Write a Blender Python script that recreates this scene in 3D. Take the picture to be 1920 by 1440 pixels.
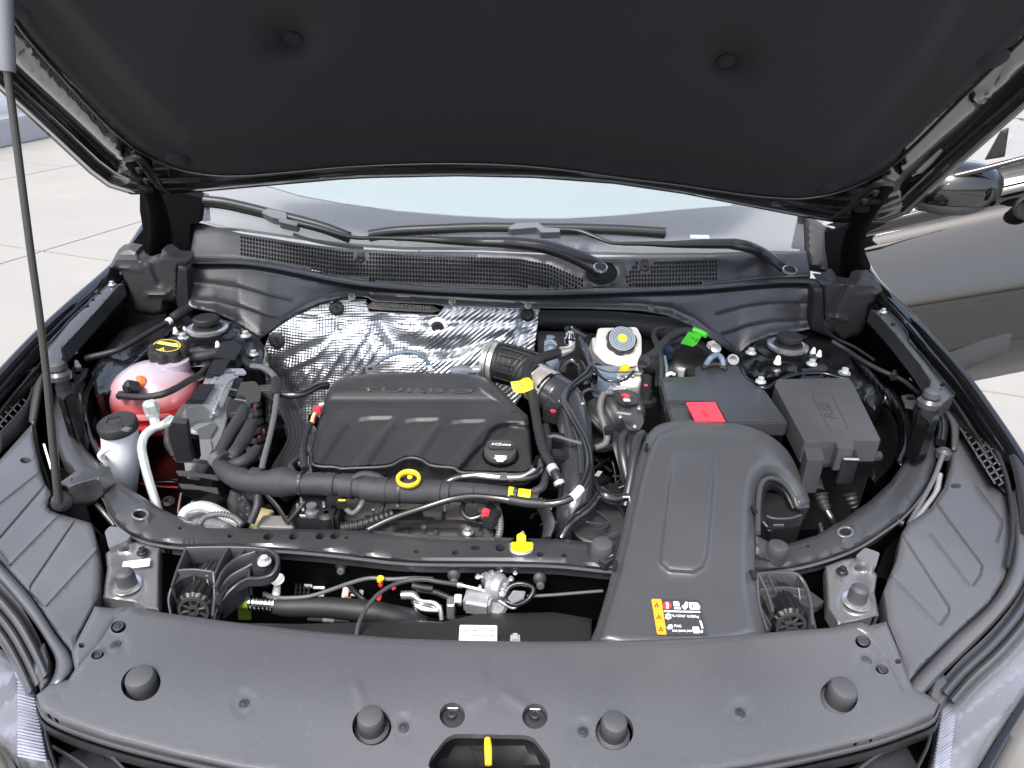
import bpy, bmesh, math, random
import numpy as np
from mathutils import Vector, Matrix
from mathutils.geometry import delaunay_2d_cdt, tessellate_polygon
rnd = random.Random(7)
R = math.radians
for o in list(bpy.data.objects): bpy.data.objects.remove(o)
SC = bpy.context.scene
COL = SC.collection
# ------------------------------------------------------------------ camera
FL = 1332.0                         # focal length in pixels of the 1920 px wide photograph
PITCH, ROLL, CAMZ = R(27), R(1.6), 1.64
cf = Vector((0, math.cos(PITCH), -math.sin(PITCH)))
_r0 = Vector((1, 0, 0)); _u0 = Vector((0, math.sin(PITCH), math.cos(PITCH)))
cr = _r0*math.cos(ROLL) + _u0*math.sin(ROLL)
cu = -_r0*math.sin(ROLL) + _u0*math.cos(ROLL)
CAM = Vector((0, 0, CAMZ))
cam = bpy.data.cameras.new('camera'); camo = bpy.data.objects.new('camera', cam); COL.objects.link(camo)
cam.sensor_width = 36; cam.lens = 36*FL/1920; cam.clip_start = .02; cam.clip_end = 3000
camo.matrix_world = Matrix(((cr.x, cu.x, -cf.x, 0), (cr.y, cu.y, -cf.y, 0), (cr.z, cu.z, -cf.z, CAMZ), (0, 0, 0, 1)))
SC.camera = camo
# ------------------------------------------------------------------ daylight
SUN_EL, SUN_AZ = R(58), R(205)      # azimuth clockwise from +Y: the light comes from behind the photographer
w = bpy.data.worlds.new('World'); SC.world = w; w.use_nodes = True
nt = w.node_tree; bg = nt.nodes['Background']
sky = nt.nodes.new('ShaderNodeTexSky'); sky.sky_type = 'NISHITA'; sky.sun_disc = False
sky.sun_elevation = SUN_EL; sky.sun_rotation = SUN_AZ
sky.air_density = 1.0; sky.dust_density = 4.0; sky.ozone_density = 1.0
hs = nt.nodes.new('ShaderNodeHueSaturation'); hs.inputs['Saturation'].default_value = .68   # thin overcast
nt.links.new(sky.outputs[0], hs.inputs['Color']); nt.links.new(hs.outputs[0], bg.inputs[0]); bg.inputs[1].default_value = .15
sl = bpy.data.lights.new('sun', 'SUN'); so = bpy.data.objects.new('sun', sl); COL.objects.link(so)
sl.energy = 1.5; sl.angle = R(20); sl.color = (1, .975, .94)
sd = Vector((math.sin(SUN_AZ)*math.cos(SUN_EL), math.cos(SUN_AZ)*math.cos(SUN_EL), math.sin(SUN_EL)))
so.rotation_euler = sd.to_track_quat('Z', 'Y').to_euler()
vs = SC.view_settings; vs.view_transform = 'Standard'; vs.look = 'None'; vs.exposure = 1.25; vs.gamma = 1
SC.cycles.max_bounces = 8; SC.cycles.use_denoising = True

# ------------------------------------------------------------------ pixels to places
def ray(x, y):
    return (cf + cr*((x-960)/FL) - cu*((y-720)/FL))
def W(x, y, z):                      # photo pixel at world height z
    d = ray(x, y); return CAM + d*((z-CAMZ)/d.z)
def WY(x, y, Y):                     # photo pixel at world distance Y
    d = ray(x, y); return CAM + d*(Y/d.y)
def PX(p):
    d = p-CAM; k = d.dot(cf); return (960+FL*d.dot(cr)/k, 720-FL*d.dot(cu)/k)
def MPP(p): return (p-CAM).dot(cf)/FL
class Plane:
    def __init__(s, a, b, c):
        s.o = a; s.n = (b-a).cross(c-a).normalized()
        if s.n.dot(CAM-a) < 0: s.n = -s.n
    def px(s, x, y, h=0.0):
        d = ray(x, y); t = ((s.o-CAM).dot(s.n)+h)/d.dot(s.n); return CAM + d*t
def PZ(z): return Plane(Vector((0, 0, z)), Vector((1, 0, z)), Vector((0, 1, z)))
def PV(Y, tilt=0.0, z=1.0):          # vertical plane facing the camera at distance Y; tilt leans its top away
    return Plane(Vector((0, Y, z)), Vector((1, Y, z)), Vector((0, Y+math.sin(tilt), z+math.cos(tilt))))
def PT(a, b, c): return Plane(W(*a), W(*b), W(*c))   # through three (px,py,z)

# ------------------------------------------------------------------ materials
MATS = {}
def mat(name, col, rough=.5, metal=0., bump=0., bscale=400., var=.0, vscale=6., rvar=.08, coat=0., sss=0., trans=0., spec=.5, dust=0., emit=0., alpha=1., aniso=0.):
    if name in MATS: return MATS[name]
    m = bpy.data.materials.new(name); m.use_nodes = True; t = m.node_tree; N = t.nodes; L = t.links
    b = N['Principled BSDF']
    b.inputs['Roughness'].default_value = rough; b.inputs['Metallic'].default_value = metal
    b.inputs['Coat Weight'].default_value = coat; b.inputs['Coat Roughness'].default_value = .03
    b.inputs['Specular IOR Level'].default_value = spec
    if trans: b.inputs['Transmission Weight'].default_value = trans
    if sss: b.inputs['Subsurface Weight'].default_value = sss; b.inputs['Subsurface Radius'].default_value = (.03, .02, .02); b.inputs['Subsurface Scale'].default_value = .6
    if alpha < 1: b.inputs['Alpha'].default_value = alpha
    tc = N.new('ShaderNodeTexCoord')
    n1 = N.new('ShaderNodeTexNoise'); n1.inputs['Scale'].default_value = vscale; n1.inputs['Detail'].default_value = 6; n1.inputs['Roughness'].default_value = .65
    geo = N.new('ShaderNodeNewGeometry'); L.new(geo.outputs['Position'], n1.inputs['Vector'])
    mr = N.new('ShaderNodeMapRange'); mr.inputs['From Min'].default_value = .3; mr.inputs['From Max'].default_value = .7
    mr.inputs['To Min'].default_value = max(rough-rvar, .0); mr.inputs['To Max'].default_value = min(rough+rvar, 1)
    L.new(n1.outputs['Fac'], mr.inputs['Value']); L.new(mr.outputs[0], b.inputs['Roughness'])
    c4 = (*col, 1)
    mx = N.new('ShaderNodeMix'); mx.data_type = 'RGBA'
    mx.inputs['A'].default_value = tuple(c*(1-var) for c in col)+(1,); mx.inputs['B'].default_value = tuple(min(c*(1+var), 1) for c in col)+(1,)
    L.new(n1.outputs['Fac'], mx.inputs['Factor']); out = mx.outputs['Result']
    if dust:                          # settled dust: fine pale specks and blotches
        n3 = N.new('ShaderNodeTexNoise'); n3.inputs['Scale'].default_value = 210; n3.inputs['Detail'].default_value = 2; L.new(geo.outputs['Position'], n3.inputs['Vector'])
        r3 = N.new('ShaderNodeMapRange'); r3.inputs['From Min'].default_value = .65; r3.inputs['From Max'].default_value = .72; L.new(n3.outputs['Fac'], r3.inputs['Value'])
        n4 = N.new('ShaderNodeTexNoise'); n4.inputs['Scale'].default_value = 3.5; n4.inputs['Detail'].default_value = 5; L.new(geo.outputs['Position'], n4.inputs['Vector'])
        r4 = N.new('ShaderNodeMapRange'); r4.inputs['From Min'].default_value = .42; r4.inputs['From Max'].default_value = .72; L.new(n4.outputs['Fac'], r4.inputs['Value'])
        ad = N.new('ShaderNodeMath'); ad.operation = 'ADD'; L.new(r3.outputs[0], ad.inputs[0]); L.new(r4.outputs[0], ad.inputs[1])
        ml = N.new('ShaderNodeMath'); ml.operation = 'MULTIPLY'; ml.inputs[1].default_value = dust; L.new(ad.outputs[0], ml.inputs[0]); ml.use_clamp = True
        m2 = N.new('ShaderNodeMix'); m2.data_type = 'RGBA'; m2.inputs['B'].default_value = (.34, .33, .33, 1)
        L.new(ml.outputs[0], m2.inputs['Factor']); L.new(out, m2.inputs['A']); out = m2.outputs['Result']
    L.new(out, b.inputs['Base Color'])
    if bump:
        n2 = N.new('ShaderNodeTexNoise'); n2.inputs['Scale'].default_value = bscale; n2.inputs['Detail'].default_value = 3; L.new(geo.outputs['Position'], n2.inputs['Vector'])
        bp = N.new('ShaderNodeBump'); bp.inputs['Strength'].default_value = bump; bp.inputs['Distance'].default_value = .001
        L.new(n2.outputs['Fac'], bp.inputs['Height']); L.new(bp.outputs[0], b.inputs['Normal'])
    MATS[name] = m; return m
FPL = mat('front_panel_plastic', (.070, .072, .079), .34, bump=.12, bscale=700, rvar=.06, dust=.10, spec=1.)
PLA = mat('black_plastic', (.018, .0185, .021), .44, bump=.25, bscale=900, rvar=.06, dust=.05)
PLG = mat('grey_black_panel_plastic', (.030, .031, .036), .34, bump=.15, bscale=800, rvar=.05, dust=.05, spec=.8)
PLD = mat('dark_plastic', (.010, .010, .012), .5, bump=.2, bscale=700, dust=.03)
PLS = mat('satin_grey_plastic', (.048, .048, .051), .42, bump=.12, bscale=700)
LIN = mat('hood_felt', (.0125, .014, .018), .85, bump=.9, bscale=1500, rvar=.03, spec=.35)
HDP = mat('hood_inner_paint', (.010, .0095, .009), .20, coat=1., rvar=.03, spec=1.)
LIN.node_tree.nodes['Principled BSDF'].inputs['Sheen Weight'].default_value = .04; LIN.node_tree.nodes['Principled BSDF'].inputs['Sheen Roughness'].default_value = .5
PAI = mat('black_paint', (.004, .004, .005), .06, coat=1., rvar=.02)
PAS = mat('black_paint_inner', (.006, .006, .007), .22, coat=.35, rvar=.06, bump=.05, bscale=200)
EDK = mat('dark_ecoat_metal', (.012, .012, .013), .30, coat=.15, rvar=.08, dust=.02)
BEA = mat('satin_painted_steel', (.032, .032, .035), .36, coat=.12, rvar=.03, dust=.04, spec=.9)
RLM = mat('painted_rail_metal', (.085, .087, .095), .26, metal=.4, rvar=.04)
MPI = mat('moulded_pipe_plastic', (.035, .036, .043), .24, coat=.4, spec=1., rvar=.05)
LIP = mat('beam_lip_sky_sheen', (.15, .15, .165), .30, metal=.35, rvar=.04)  # paler than the beam's black paint: sky reflection put into the colour
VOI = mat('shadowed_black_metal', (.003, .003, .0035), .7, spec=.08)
RUB = mat('black_rubber', (.016, .016, .018), .55, bump=.15, bscale=500)
RUG = mat('glossy_rubber', (.014, .014, .016), .20, rvar=.06, spec=1., coat=.3)
GRB = mat('grey_rubber_stop', (.055, .057, .063), .6)
TAP = mat('cloth_tape', (.026, .027, .031), .62, bump=.8, bscale=900, rvar=.08)
CAB = mat('grey_cable', (.10, .10, .105), .4)
ALU = mat('cast_aluminium', (.42, .43, .45), .32, metal=.55, bump=.4, bscale=350, var=.15, vscale=30)
STE = mat('zinc_steel', (.72, .74, .76), .3, metal=.85, var=.1, vscale=60)
CHR = mat('bright_steel', (.8, .8, .82), .16, metal=1.)
NIC = mat('warm_nickel', (.70, .67, .61), .28, metal=.7)
ALT = mat('pale_aluminium_tube', (.62, .66, .64), .42, metal=.55, var=.15, vscale=40)
ZNW = mat('zinc_bolt', (.50, .53, .54), .42, metal=.35, var=.12, vscale=80)
WHI = mat('white_translucent_plastic', (.82, .80, .76), .38, sss=.3, var=.04)
WHB = mat('white_bottle_plastic', (.74, .77, .82), .35, sss=.2, var=.03)
PNK = mat('pink_coolant_plastic', (.56, .36, .42), .22, sss=.3, coat=.3, var=.06, vscale=14)
_t = PNK.node_tree; _b = _t.nodes['Principled BSDF']; _src = _b.inputs['Base Color'].links[0].from_socket
_g = _t.nodes.new('ShaderNodeNewGeometry'); _s = _t.nodes.new('ShaderNodeSeparateXYZ'); _t.links.new(_g.outputs['Position'], _s.inputs[0])
_n = _t.nodes.new('ShaderNodeTexNoise'); _n.inputs['Scale'].default_value = 22; _t.links.new(_g.outputs['Position'], _n.inputs['Vector'])
_m = _t.nodes.new('ShaderNodeMath'); _m.operation = 'MULTIPLY_ADD'; _m.inputs[1].default_value = .030; _t.links.new(_n.outputs['Fac'], _m.inputs[0]); _t.links.new(_s.outputs['Z'], _m.inputs[2])
_r = _t.nodes.new('ShaderNodeMapRange'); _r.inputs['From Min'].default_value = .940; _r.inputs['From Max'].default_value = 1.004; _t.links.new(_m.outputs[0], _r.inputs['Value'])
_x = _t.nodes.new('ShaderNodeMix'); _x.data_type = 'RGBA'; _x.inputs['A'].default_value = (.56, .085, .08, 1); _x.inputs['B'].default_value = (.40, .36, .42, 1)
_t.links.new(_r.outputs[0], _x.inputs['Factor']); _t.links.new(_x.outputs['Result'], _b.inputs['Base Color'])
REC = mat('red_coolant', (.72, .045, .05), .25, sss=.2, coat=.3)
REB = mat('red_paint_dark', (.030, .003, .003), .3, coat=.5)
RED = mat('red_plastic', (.72, .05, .075), .4)
YEL = mat('yellow_plastic', (.90, .60, .02), .4)
YTA = mat('yellow_tape', (.90, .74, .01), .5)
GRN = mat('green_tag', (.08, .62, .04), .5)
OLG = mat('green_tape', (.20, .33, .035), .55)
BLU = mat('blue_connector', (.02, .13, .45), .4)
SLB = mat('blue_grey_hose', (.14, .20, .26), .4)
BLO = mat('blue_painted_block', (.28, .36, .46), .4, metal=.3)
PAP = mat('white_label', (.80, .80, .80), .5)
PRK = mat('black_print', (.02, .02, .02), .6)
WPR = mat('white_print', (.82, .82, .82), .5)
ORA = mat('orange_print', (.85, .33, .02), .5)
BEI = mat('beige_metal', (.42, .36, .20), .5)
TAN = mat('tan_casting', (.20, .18, .16), .5, metal=.3, bump=.5, bscale=200)
CHM = mat('painted_sky_reflection', (.25, .315, .32), .6)  # colour of the sky mirrored in the windscreen, painted on a sheet
GAP = mat('joint_black', (.03, .03, .03), .9)

# ------------------------------------------------------------------ objects
WO = {}
def tagp(o, label=None, cat=None, group=None, kind=None):
    if label: o['label'] = label
    if cat: o['category'] = cat
    if group: o['group'] = group
    if kind: o['kind'] = kind
    return o
def thing(name, label, cat, loc, group=None):
    o = bpy.data.objects.new(name, None); o.empty_display_size = .02; COL.objects.link(o)
    o.location = loc; WO[o.name] = Vector(loc); return tagp(o, label, cat, group)
def link(name, me, m, parent=None, origin=None, sharp=35, label=None, kind=None, sub=0):
    co = np.empty(len(me.vertices)*3); me.vertices.foreach_get('co', co); co = co.reshape(-1, 3)
    if origin is None: origin = Vector(co.mean(0)) if len(co) else Vector()
    co -= np.array(origin); me.vertices.foreach_set('co', co.ravel())
    if m is not None and not me.materials: me.materials.append(m)
    me.shade_smooth()
    if sharp is not None: me.set_sharp_from_angle(angle=R(sharp))
    o = bpy.data.objects.new(name, me); COL.objects.link(o)
    if parent is not None:
        o.parent = parent; o.location = Vector(origin)-WO[parent.name]
    else: o.location = origin
    WO[o.name] = Vector(origin)
    if sub:
        md = o.modifiers.new('s', 'SUBSURF'); md.levels = sub; md.render_levels = sub
    if label: o['label'] = label
    if kind: o['kind'] = kind
    me.update(); return o
def inst(name, me, parent, pos, q=None, scale=1., label=None):
    o = bpy.data.objects.new(name, me); COL.objects.link(o)
    if parent is not None: o.parent = parent; o.location = Vector(pos)-WO[parent.name]
    else: o.location = pos
    WO[o.name] = Vector(pos)
    if q is not None: o.rotation_mode = 'QUATERNION'; o.rotation_quaternion = q
    o.scale = (scale,)*3 if isinstance(scale, (int, float)) else scale
    if label: o['label'] = label
    return o
def mesh(name, v, f):
    me = bpy.data.meshes.new(name); me.from_pydata([tuple(p) for p in v], [], f); me.update(); return me
def bm_mesh(name, bm):
    me = bpy.data.meshes.new(name); bm.to_mesh(me); bm.free(); return me

# curves through control points
def cat(pts, n=8, closed=False):
    P = [np.array(p, float) for p in pts]; k = len(P)
    if k == 2: return [P[0]+(P[1]-P[0])*i/n for i in range(n+1)]
    out = []
    rng = range(k if closed else k-1)
    for i in rng:
        p1, p2 = P[i % k], P[(i+1) % k]
        p0 = P[(i-1) % k] if closed or i > 0 else 2*p1-p2
        p3 = P[(i+2) % k] if closed or i+2 < k else 2*p2-p1
        d1 = max(np.linalg.norm(p1-p0), 1e-9)**.5; d2 = max(np.linalg.norm(p2-p1), 1e-9)**.5; d3 = max(np.linalg.norm(p3-p2), 1e-9)**.5
        m1 = (p1-p0)/d1-(p2-p0)/(d1+d2)+(p2-p1)/d2; m2 = (p2-p1)/d2-(p3-p1)/(d2+d3)+(p3-p2)/d3
        m1 = m1*d2; m2 = m2*d2
        for j in range(n):
            t = j/n
            out.append((2*t**3-3*t*t+1)*p1+(t**3-2*t*t+t)*m1+(-2*t**3+3*t*t)*p2+(t**3-t*t)*m2)
    if not closed: out.append(P[-1])
    return out
def resample(pts, n, closed=False):
    P = np.array(pts, float)
    if closed: P = np.vstack([P, P[:1]])
    s = np.r_[0, np.cumsum(np.linalg.norm(np.diff(P, axis=0), axis=1))]
    t = np.linspace(0, s[-1], n+1)[:-1] if closed else np.linspace(0, s[-1], n)
    return [np.array([np.interp(a, s, P[:, k]) for k in range(P.shape[1])]) for a in t]
def rounded(poly, r):                # round the corners of a pixel polygon
    out = []; k = len(poly)
    for i in range(k):
        p = np.array(poly[i], float); a = np.array(poly[i-1], float)-p; b = np.array(poly[(i+1) % k], float)-p
        la, lb = np.linalg.norm(a), np.linalg.norm(b); rr = min(r, la*.45, lb*.45)
        A, B = p+a/la*rr, p+b/lb*rr
        for j in range(5):
            t = j/4; out.append(tuple((1-t)**2*A+2*t*(1-t)*p+t*t*B))
    return out
def circ(cx, cy, rx, ry=None, n=20, rot=0):
    ry = ry or rx; c, s = math.cos(R(rot)), math.sin(R(rot))
    return [(cx+rx*math.cos(a)*c-ry*math.sin(a)*s, cy+rx*math.cos(a)*s+ry*math.sin(a)*c) for a in [2*math.pi*i/n for i in range(n)]]
def dseg(X, Y, poly, closed=False):
    D = np.full(X.shape, 1e9); P = list(poly)
    if closed: P = P+[P[0]]
    for a, b in zip(P[:-1], P[1:]):
        ax, ay = a[0], a[1]; dx, dy = b[0]-ax, b[1]-ay; l = dx*dx+dy*dy
        if l < 1e-12: continue
        t = np.clip(((X-ax)*dx+(Y-ay)*dy)/l, 0, 1); D = np.minimum(D, np.hypot(X-ax-t*dx, Y-ay-t*dy))
    return D
def inside(X, Y, poly):
    c = np.zeros(X.shape, bool); k = len(poly)
    for i in range(k):
        x1, y1 = poly[i][:2]; x2, y2 = poly[(i+1) % k][:2]
        if y1 == y2: continue
        m = ((y1 > Y) != (y2 > Y)) & (X < (x2-x1)*(Y-y1)/(y2-y1)+x1); c ^= m
    return c
def ss(a, b, x):
    t = np.clip((x-a)/(b-a), 0, 1); return t*t*(3-2*t)
def ridge(X, Y, poly, w, h, closed=False): return h*np.exp(-(dseg(X, Y, poly, closed)/w)**2)
def pad(X, Y, poly, soft, h):
    d = dseg(X, Y, poly, True); d = np.where(inside(X, Y, poly), d, -d); return h*ss(-soft, soft, d)
def bumpc(X, Y, cx, cy, r, h): return h*np.exp(-(((X-cx)**2+(Y-cy)**2)/r**2))

def plate(name, pl, outline, m, parent=None, step=9, relief=None, holes=(), skirt=.012, bev=.0015, bevpx=3, hskirt=None, label=None, extra=(), sharp=40, kind=None, place=None, rings=(), lines=(), lw=2.2):
    """a moulded panel: pixel outline laid on a plane, real relief, rounded rim, returned edges"""
    n = max(8, int(sum(math.dist(outline[i][:2], outline[(i+1) % len(outline)][:2]) for i in range(len(outline)))/step))
    loop = []
    for i in range(len(outline)):
        a = np.array(outline[i][:2], float); b = np.array(outline[(i+1) % len(outline)][:2], float)
        k = max(1, int(round(np.linalg.norm(b-a)/step)))
        for j in range(k): loop.append(a+(b-a)*j/k)
    V = [tuple(p) for p in loop]; E = [(i, (i+1) % len(loop)) for i in range(len(loop))]
    for h in holes:
        s = len(V); V += [tuple(map(float, p[:2])) for p in h]; E += [(s+i, s+(i+1) % len(h)) for i in range(len(h))]
    L = np.array(loop); nx = np.roll(L, -1, 0)-np.roll(L, 1, 0); nn = np.stack([-nx[:, 1], nx[:, 0]], 1); nn /= np.maximum(np.linalg.norm(nn, axis=1, keepdims=True), 1e-9)
    area = .5*np.sum(L[:, 0]*np.roll(L[:, 1], -1)-np.roll(L[:, 0], -1)*L[:, 1])
    if area < 0: nn = -nn
    cand = []
    if bev: cand += [L+nn*bevpx*k for k in (.35, 1.0)]
    cand += [L+nn*k for k in rings]
    x0, y0 = L.min(0); x1, y1 = L.max(0)
    gx, gy = np.meshgrid(np.arange(x0+step*.5, x1, step), np.arange(y0+step*.5, y1, step))
    gx = gx + ((np.arange(gx.shape[0]) % 2)*step*.5)[:, None]
    g = np.stack([gx.ravel(), gy.ravel()], 1)
    if len(g):
        d = dseg(g[:, 0], g[:, 1], loop, True)
        ok = inside(g[:, 0], g[:, 1], loop) & (d > max(max(rings, default=0)+step*.4, step*.4, (bevpx*1.3 if bev else 0)))
        for h in holes: ok &= ~inside(g[:, 0], g[:, 1], h) & (dseg(g[:, 0], g[:, 1], h, True) > min(step*.3, 2.5))
        g = g[ok]
    P = [g]
    for ci, c in enumerate(cand):
        off = ([bevpx*.35, bevpx*1.0] if bev else [])+list(rings)
        d = dseg(c[:, 0], c[:, 1], loop, True); ok = inside(c[:, 0], c[:, 1], loop) & (d > off[ci]*.93)
        for h in holes: ok &= ~inside(c[:, 0], c[:, 1], h) & (dseg(c[:, 0], c[:, 1], h, True) > 1)
        P.append(c[ok])
    for l in lines:                   # follow creases closely so that they stay crisp
        a = np.array(resample(l, max(3, int(sum(math.dist(p[:2], q[:2]) for p, q in zip(l[:-1], l[1:]))/max(3.0, lw*1.4)))))[:, :2]
        t_ = np.gradient(a, axis=0); t_ /= np.maximum(np.linalg.norm(t_, axis=1, keepdims=True), 1e-9); nn_ = np.stack([-t_[:, 1], t_[:, 0]], 1)
        for k_ in (-2.2, -1.1, 0, 1.1, 2.2):
            c = a+nn_*k_*lw; d = dseg(c[:, 0], c[:, 1], loop, True); ok = inside(c[:, 0], c[:, 1], loop) & (d > 1.2)
            for h in holes: ok &= ~inside(c[:, 0], c[:, 1], h) & (dseg(c[:, 0], c[:, 1], h, True) > 1)
            P.append(c[ok])
        q_ = P[0]; P[0] = q_[dseg(q_[:, 0], q_[:, 1], [tuple(p) for p in a]) > lw*2.9] if len(q_) else q_
    for e in extra: P.append(np.array(e, float)[:, :2])
    P = np.vstack(P)
    V += [tuple(p) for p in P]
    r = delaunay_2d_cdt([Vector(v) for v in V], E, [], 0, 1e-4)
    vo = np.array([tuple(v) for v in r[0]]); fo = [f for f in r[2]]
    C = np.array([vo[list(f)].mean(0) for f in fo])
    ok = inside(C[:, 0], C[:, 1], loop)
    for h in holes: ok &= ~inside(C[:, 0], C[:, 1], h)
    fo = [f for f, k in zip(fo, ok) if k]
    X, Y = vo[:, 0], vo[:, 1]; D = dseg(X, Y, loop, True)
    H = np.zeros(len(vo)) if relief is None else np.asarray(relief(X, Y, D), float)+np.zeros(len(vo))
    if bev: H = H - bev*(1-np.clip(D/bevpx, 0, 1))**2
    if place: w3 = [place(x, y, h) for x, y, h in zip(X, Y, H)]
    else: w3 = [pl.px(x, y, h) for x, y, h in zip(X, Y, H)]
    tri = []
    n3 = pl.n
    for f in fo:
        a, b, c = w3[f[0]], w3[f[1]], w3[f[2]]
        f = list(f)
        if (b-a).cross(c-a).dot(CAM-a) < 0: f.reverse()
        tri.append(f)
    if skirt:
        cnt = {}
        for f in tri:
            for i in range(len(f)):
                a, b = f[i], f[(i+1) % len(f)]; cnt[(a, b)] = cnt.get((a, b), 0)+1
        be = [(a, b) for (a, b) in cnt if (b, a) not in cnt]
        mp = {}
        def low(i):
            if i not in mp:
                sk = skirt
                if hskirt is not None and D[i] > .5: sk = hskirt
                mp[i] = len(w3); w3.append(w3[i]-n3*sk)
            return mp[i]
        for a, b in be: tri.append([b, a, low(a), low(b)])
    me = mesh(name, w3, tri)
    return link(name, me, m, parent, sharp=sharp, label=label, kind=kind)

def prism(name, pl, outline, thick, m, parent=None, bevel=.002, taper=1., label=None, seg=2, top=0.0):
    """solid block: pixel outline = its top face, going down thick metres along the plane normal"""
    bm = bmesh.new()
    T = [pl.px(x, y, top) for x, y in outline]; c = sum(T, Vector())/len(T)
    B = [c+(p-c)*taper-pl.n*thick for p in T]
    tv = [bm.verts.new(p) for p in T]; bv = [bm.verts.new(p) for p in B]
    k = len(T); bm.faces.new(tv); bm.faces.new(bv[::-1])
    for i in range(k): bm.faces.new((tv[i], bv[i], bv[(i+1) % k], tv[(i+1) % k]))
    bmesh.ops.recalc_face_normals(bm, faces=bm.faces)
    if bevel: bmesh.ops.bevel(bm, geom=list(bm.edges), offset=bevel, segments=seg, affect='EDGES', clamp_overlap=True)
    bmesh.ops.triangulate(bm, faces=[f for f in bm.faces if len(f.verts) > 4])
    return link(name, bm_mesh(name, bm), m, parent, label=label)

def wall(name, pts, h, wpx, m, parent=None, label=None):
    """upright moulded rib: (px,py,z top) polyline, height h metres, thickness in pixels"""
    C = [Vector(c) for c in cat([W(*p) for p in pts], 5)] if len(pts) > 2 else [W(*p) for p in pts]
    v, f = [], []
    for i, c in enumerate(C):
        t = (C[min(i+1, len(C)-1)]-C[max(i-1, 0)]); t.z = 0; t.normalize(); n_ = Vector((-t.y, t.x, 0))*wpx*MPP(c)*.5
        b = .0008
        v += [c-n_-Vector((0, 0, h)), c-n_-Vector((0, 0, b)), c-n_*.6, c+n_*.6, c+n_-Vector((0, 0, b)), c+n_-Vector((0, 0, h))]
    k = len(C)
    for i in range(k-1):
        for j in range(5): f.append((i*6+j, (i+1)*6+j, (i+1)*6+j+1, i*6+j+1))
    f += [tuple(range(5, -1, -1)), tuple(range((k-1)*6, k*6))]
    return link(name, mesh(name, v, f), m, parent, sharp=50, label=label)
def zprism(name, pts, z, h, m, parent=None, bevel=.002, taper=1., **k):
    return prism(name, PZ(z), pts, h, m, parent, bevel, taper, **k)
def frame(p, d, up=None):
    d = Vector(d).normalized(); u = (up or Vector((0, 0, 1)))
    if abs(d.dot(u)) > .98: u = Vector((0, 1, 0))
    x = u.cross(d).normalized(); y = d.cross(x); return x, y, d
def box(name, c, dims, m, parent=None, d=(0, 1, 0), up=None, bevel=.002, label=None, seg=2):
    """box at world centre c, dims = (across, up, along d)"""
    x, y, z = frame(c, d, up); bm = bmesh.new(); bmesh.ops.create_cube(bm, size=1)
    M = Matrix(((x.x, y.x, z.x, c[0]), (x.y, y.y, z.y, c[1]), (x.z, y.z, z.z, c[2]), (0, 0, 0, 1)))
    for v in bm.verts: v.co = Vector((v.co.x*dims[0], v.co.y*dims[1], v.co.z*dims[2]))
    if bevel: bmesh.ops.bevel(bm, geom=list(bm.edges), offset=min(bevel, min(dims)*.4), segments=seg, affect='EDGES')
    bm.transform(M); return link(name, bm_mesh(name, bm), m, parent, label=label)

def lathe_mesh(name, prof, n=28, lobes=0, lamp=0., lsel=None):
    """revolve (r,h) about +Z"""
    v = []; f = []
    for i, (r, h) in enumerate(prof):
        for j in range(n):
            a = 2*math.pi*j/n; rr = r
            if lobes and (lsel is None or i in lsel): rr = r*(1-lamp*(.5-.5*math.cos(lobes*a))**2.0)
            v.append((rr*math.cos(a), rr*math.sin(a), h))
    k = len(prof)
    for i in range(k-1):
        for j in range(n): f.append((i*n+j, i*n+(j+1) % n, (i+1)*n+(j+1) % n, (i+1)*n+j))
    f.append(tuple(range((k-1)*n, k*n))); f.append(tuple(range(n-1, -1, -1)))
    return mesh(name, v, f)
def QZ(d): return Vector(d).to_track_quat('Z', 'Y')
def lathe(name, p, d, prof, m, parent=None, n=28, label=None, lobes=0, lamp=0., lsel=None, spin=0, sharp=35):
    me = lathe_mesh(name, prof, n, lobes, lamp, lsel); from mathutils import Quaternion
    q = QZ(d) @ Quaternion((0, 0, 1), spin); me.transform(Matrix.Translation(p) @ q.to_matrix().to_4x4())
    return link(name, me, m, parent, origin=Vector(p), label=label, sharp=sharp)

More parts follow.
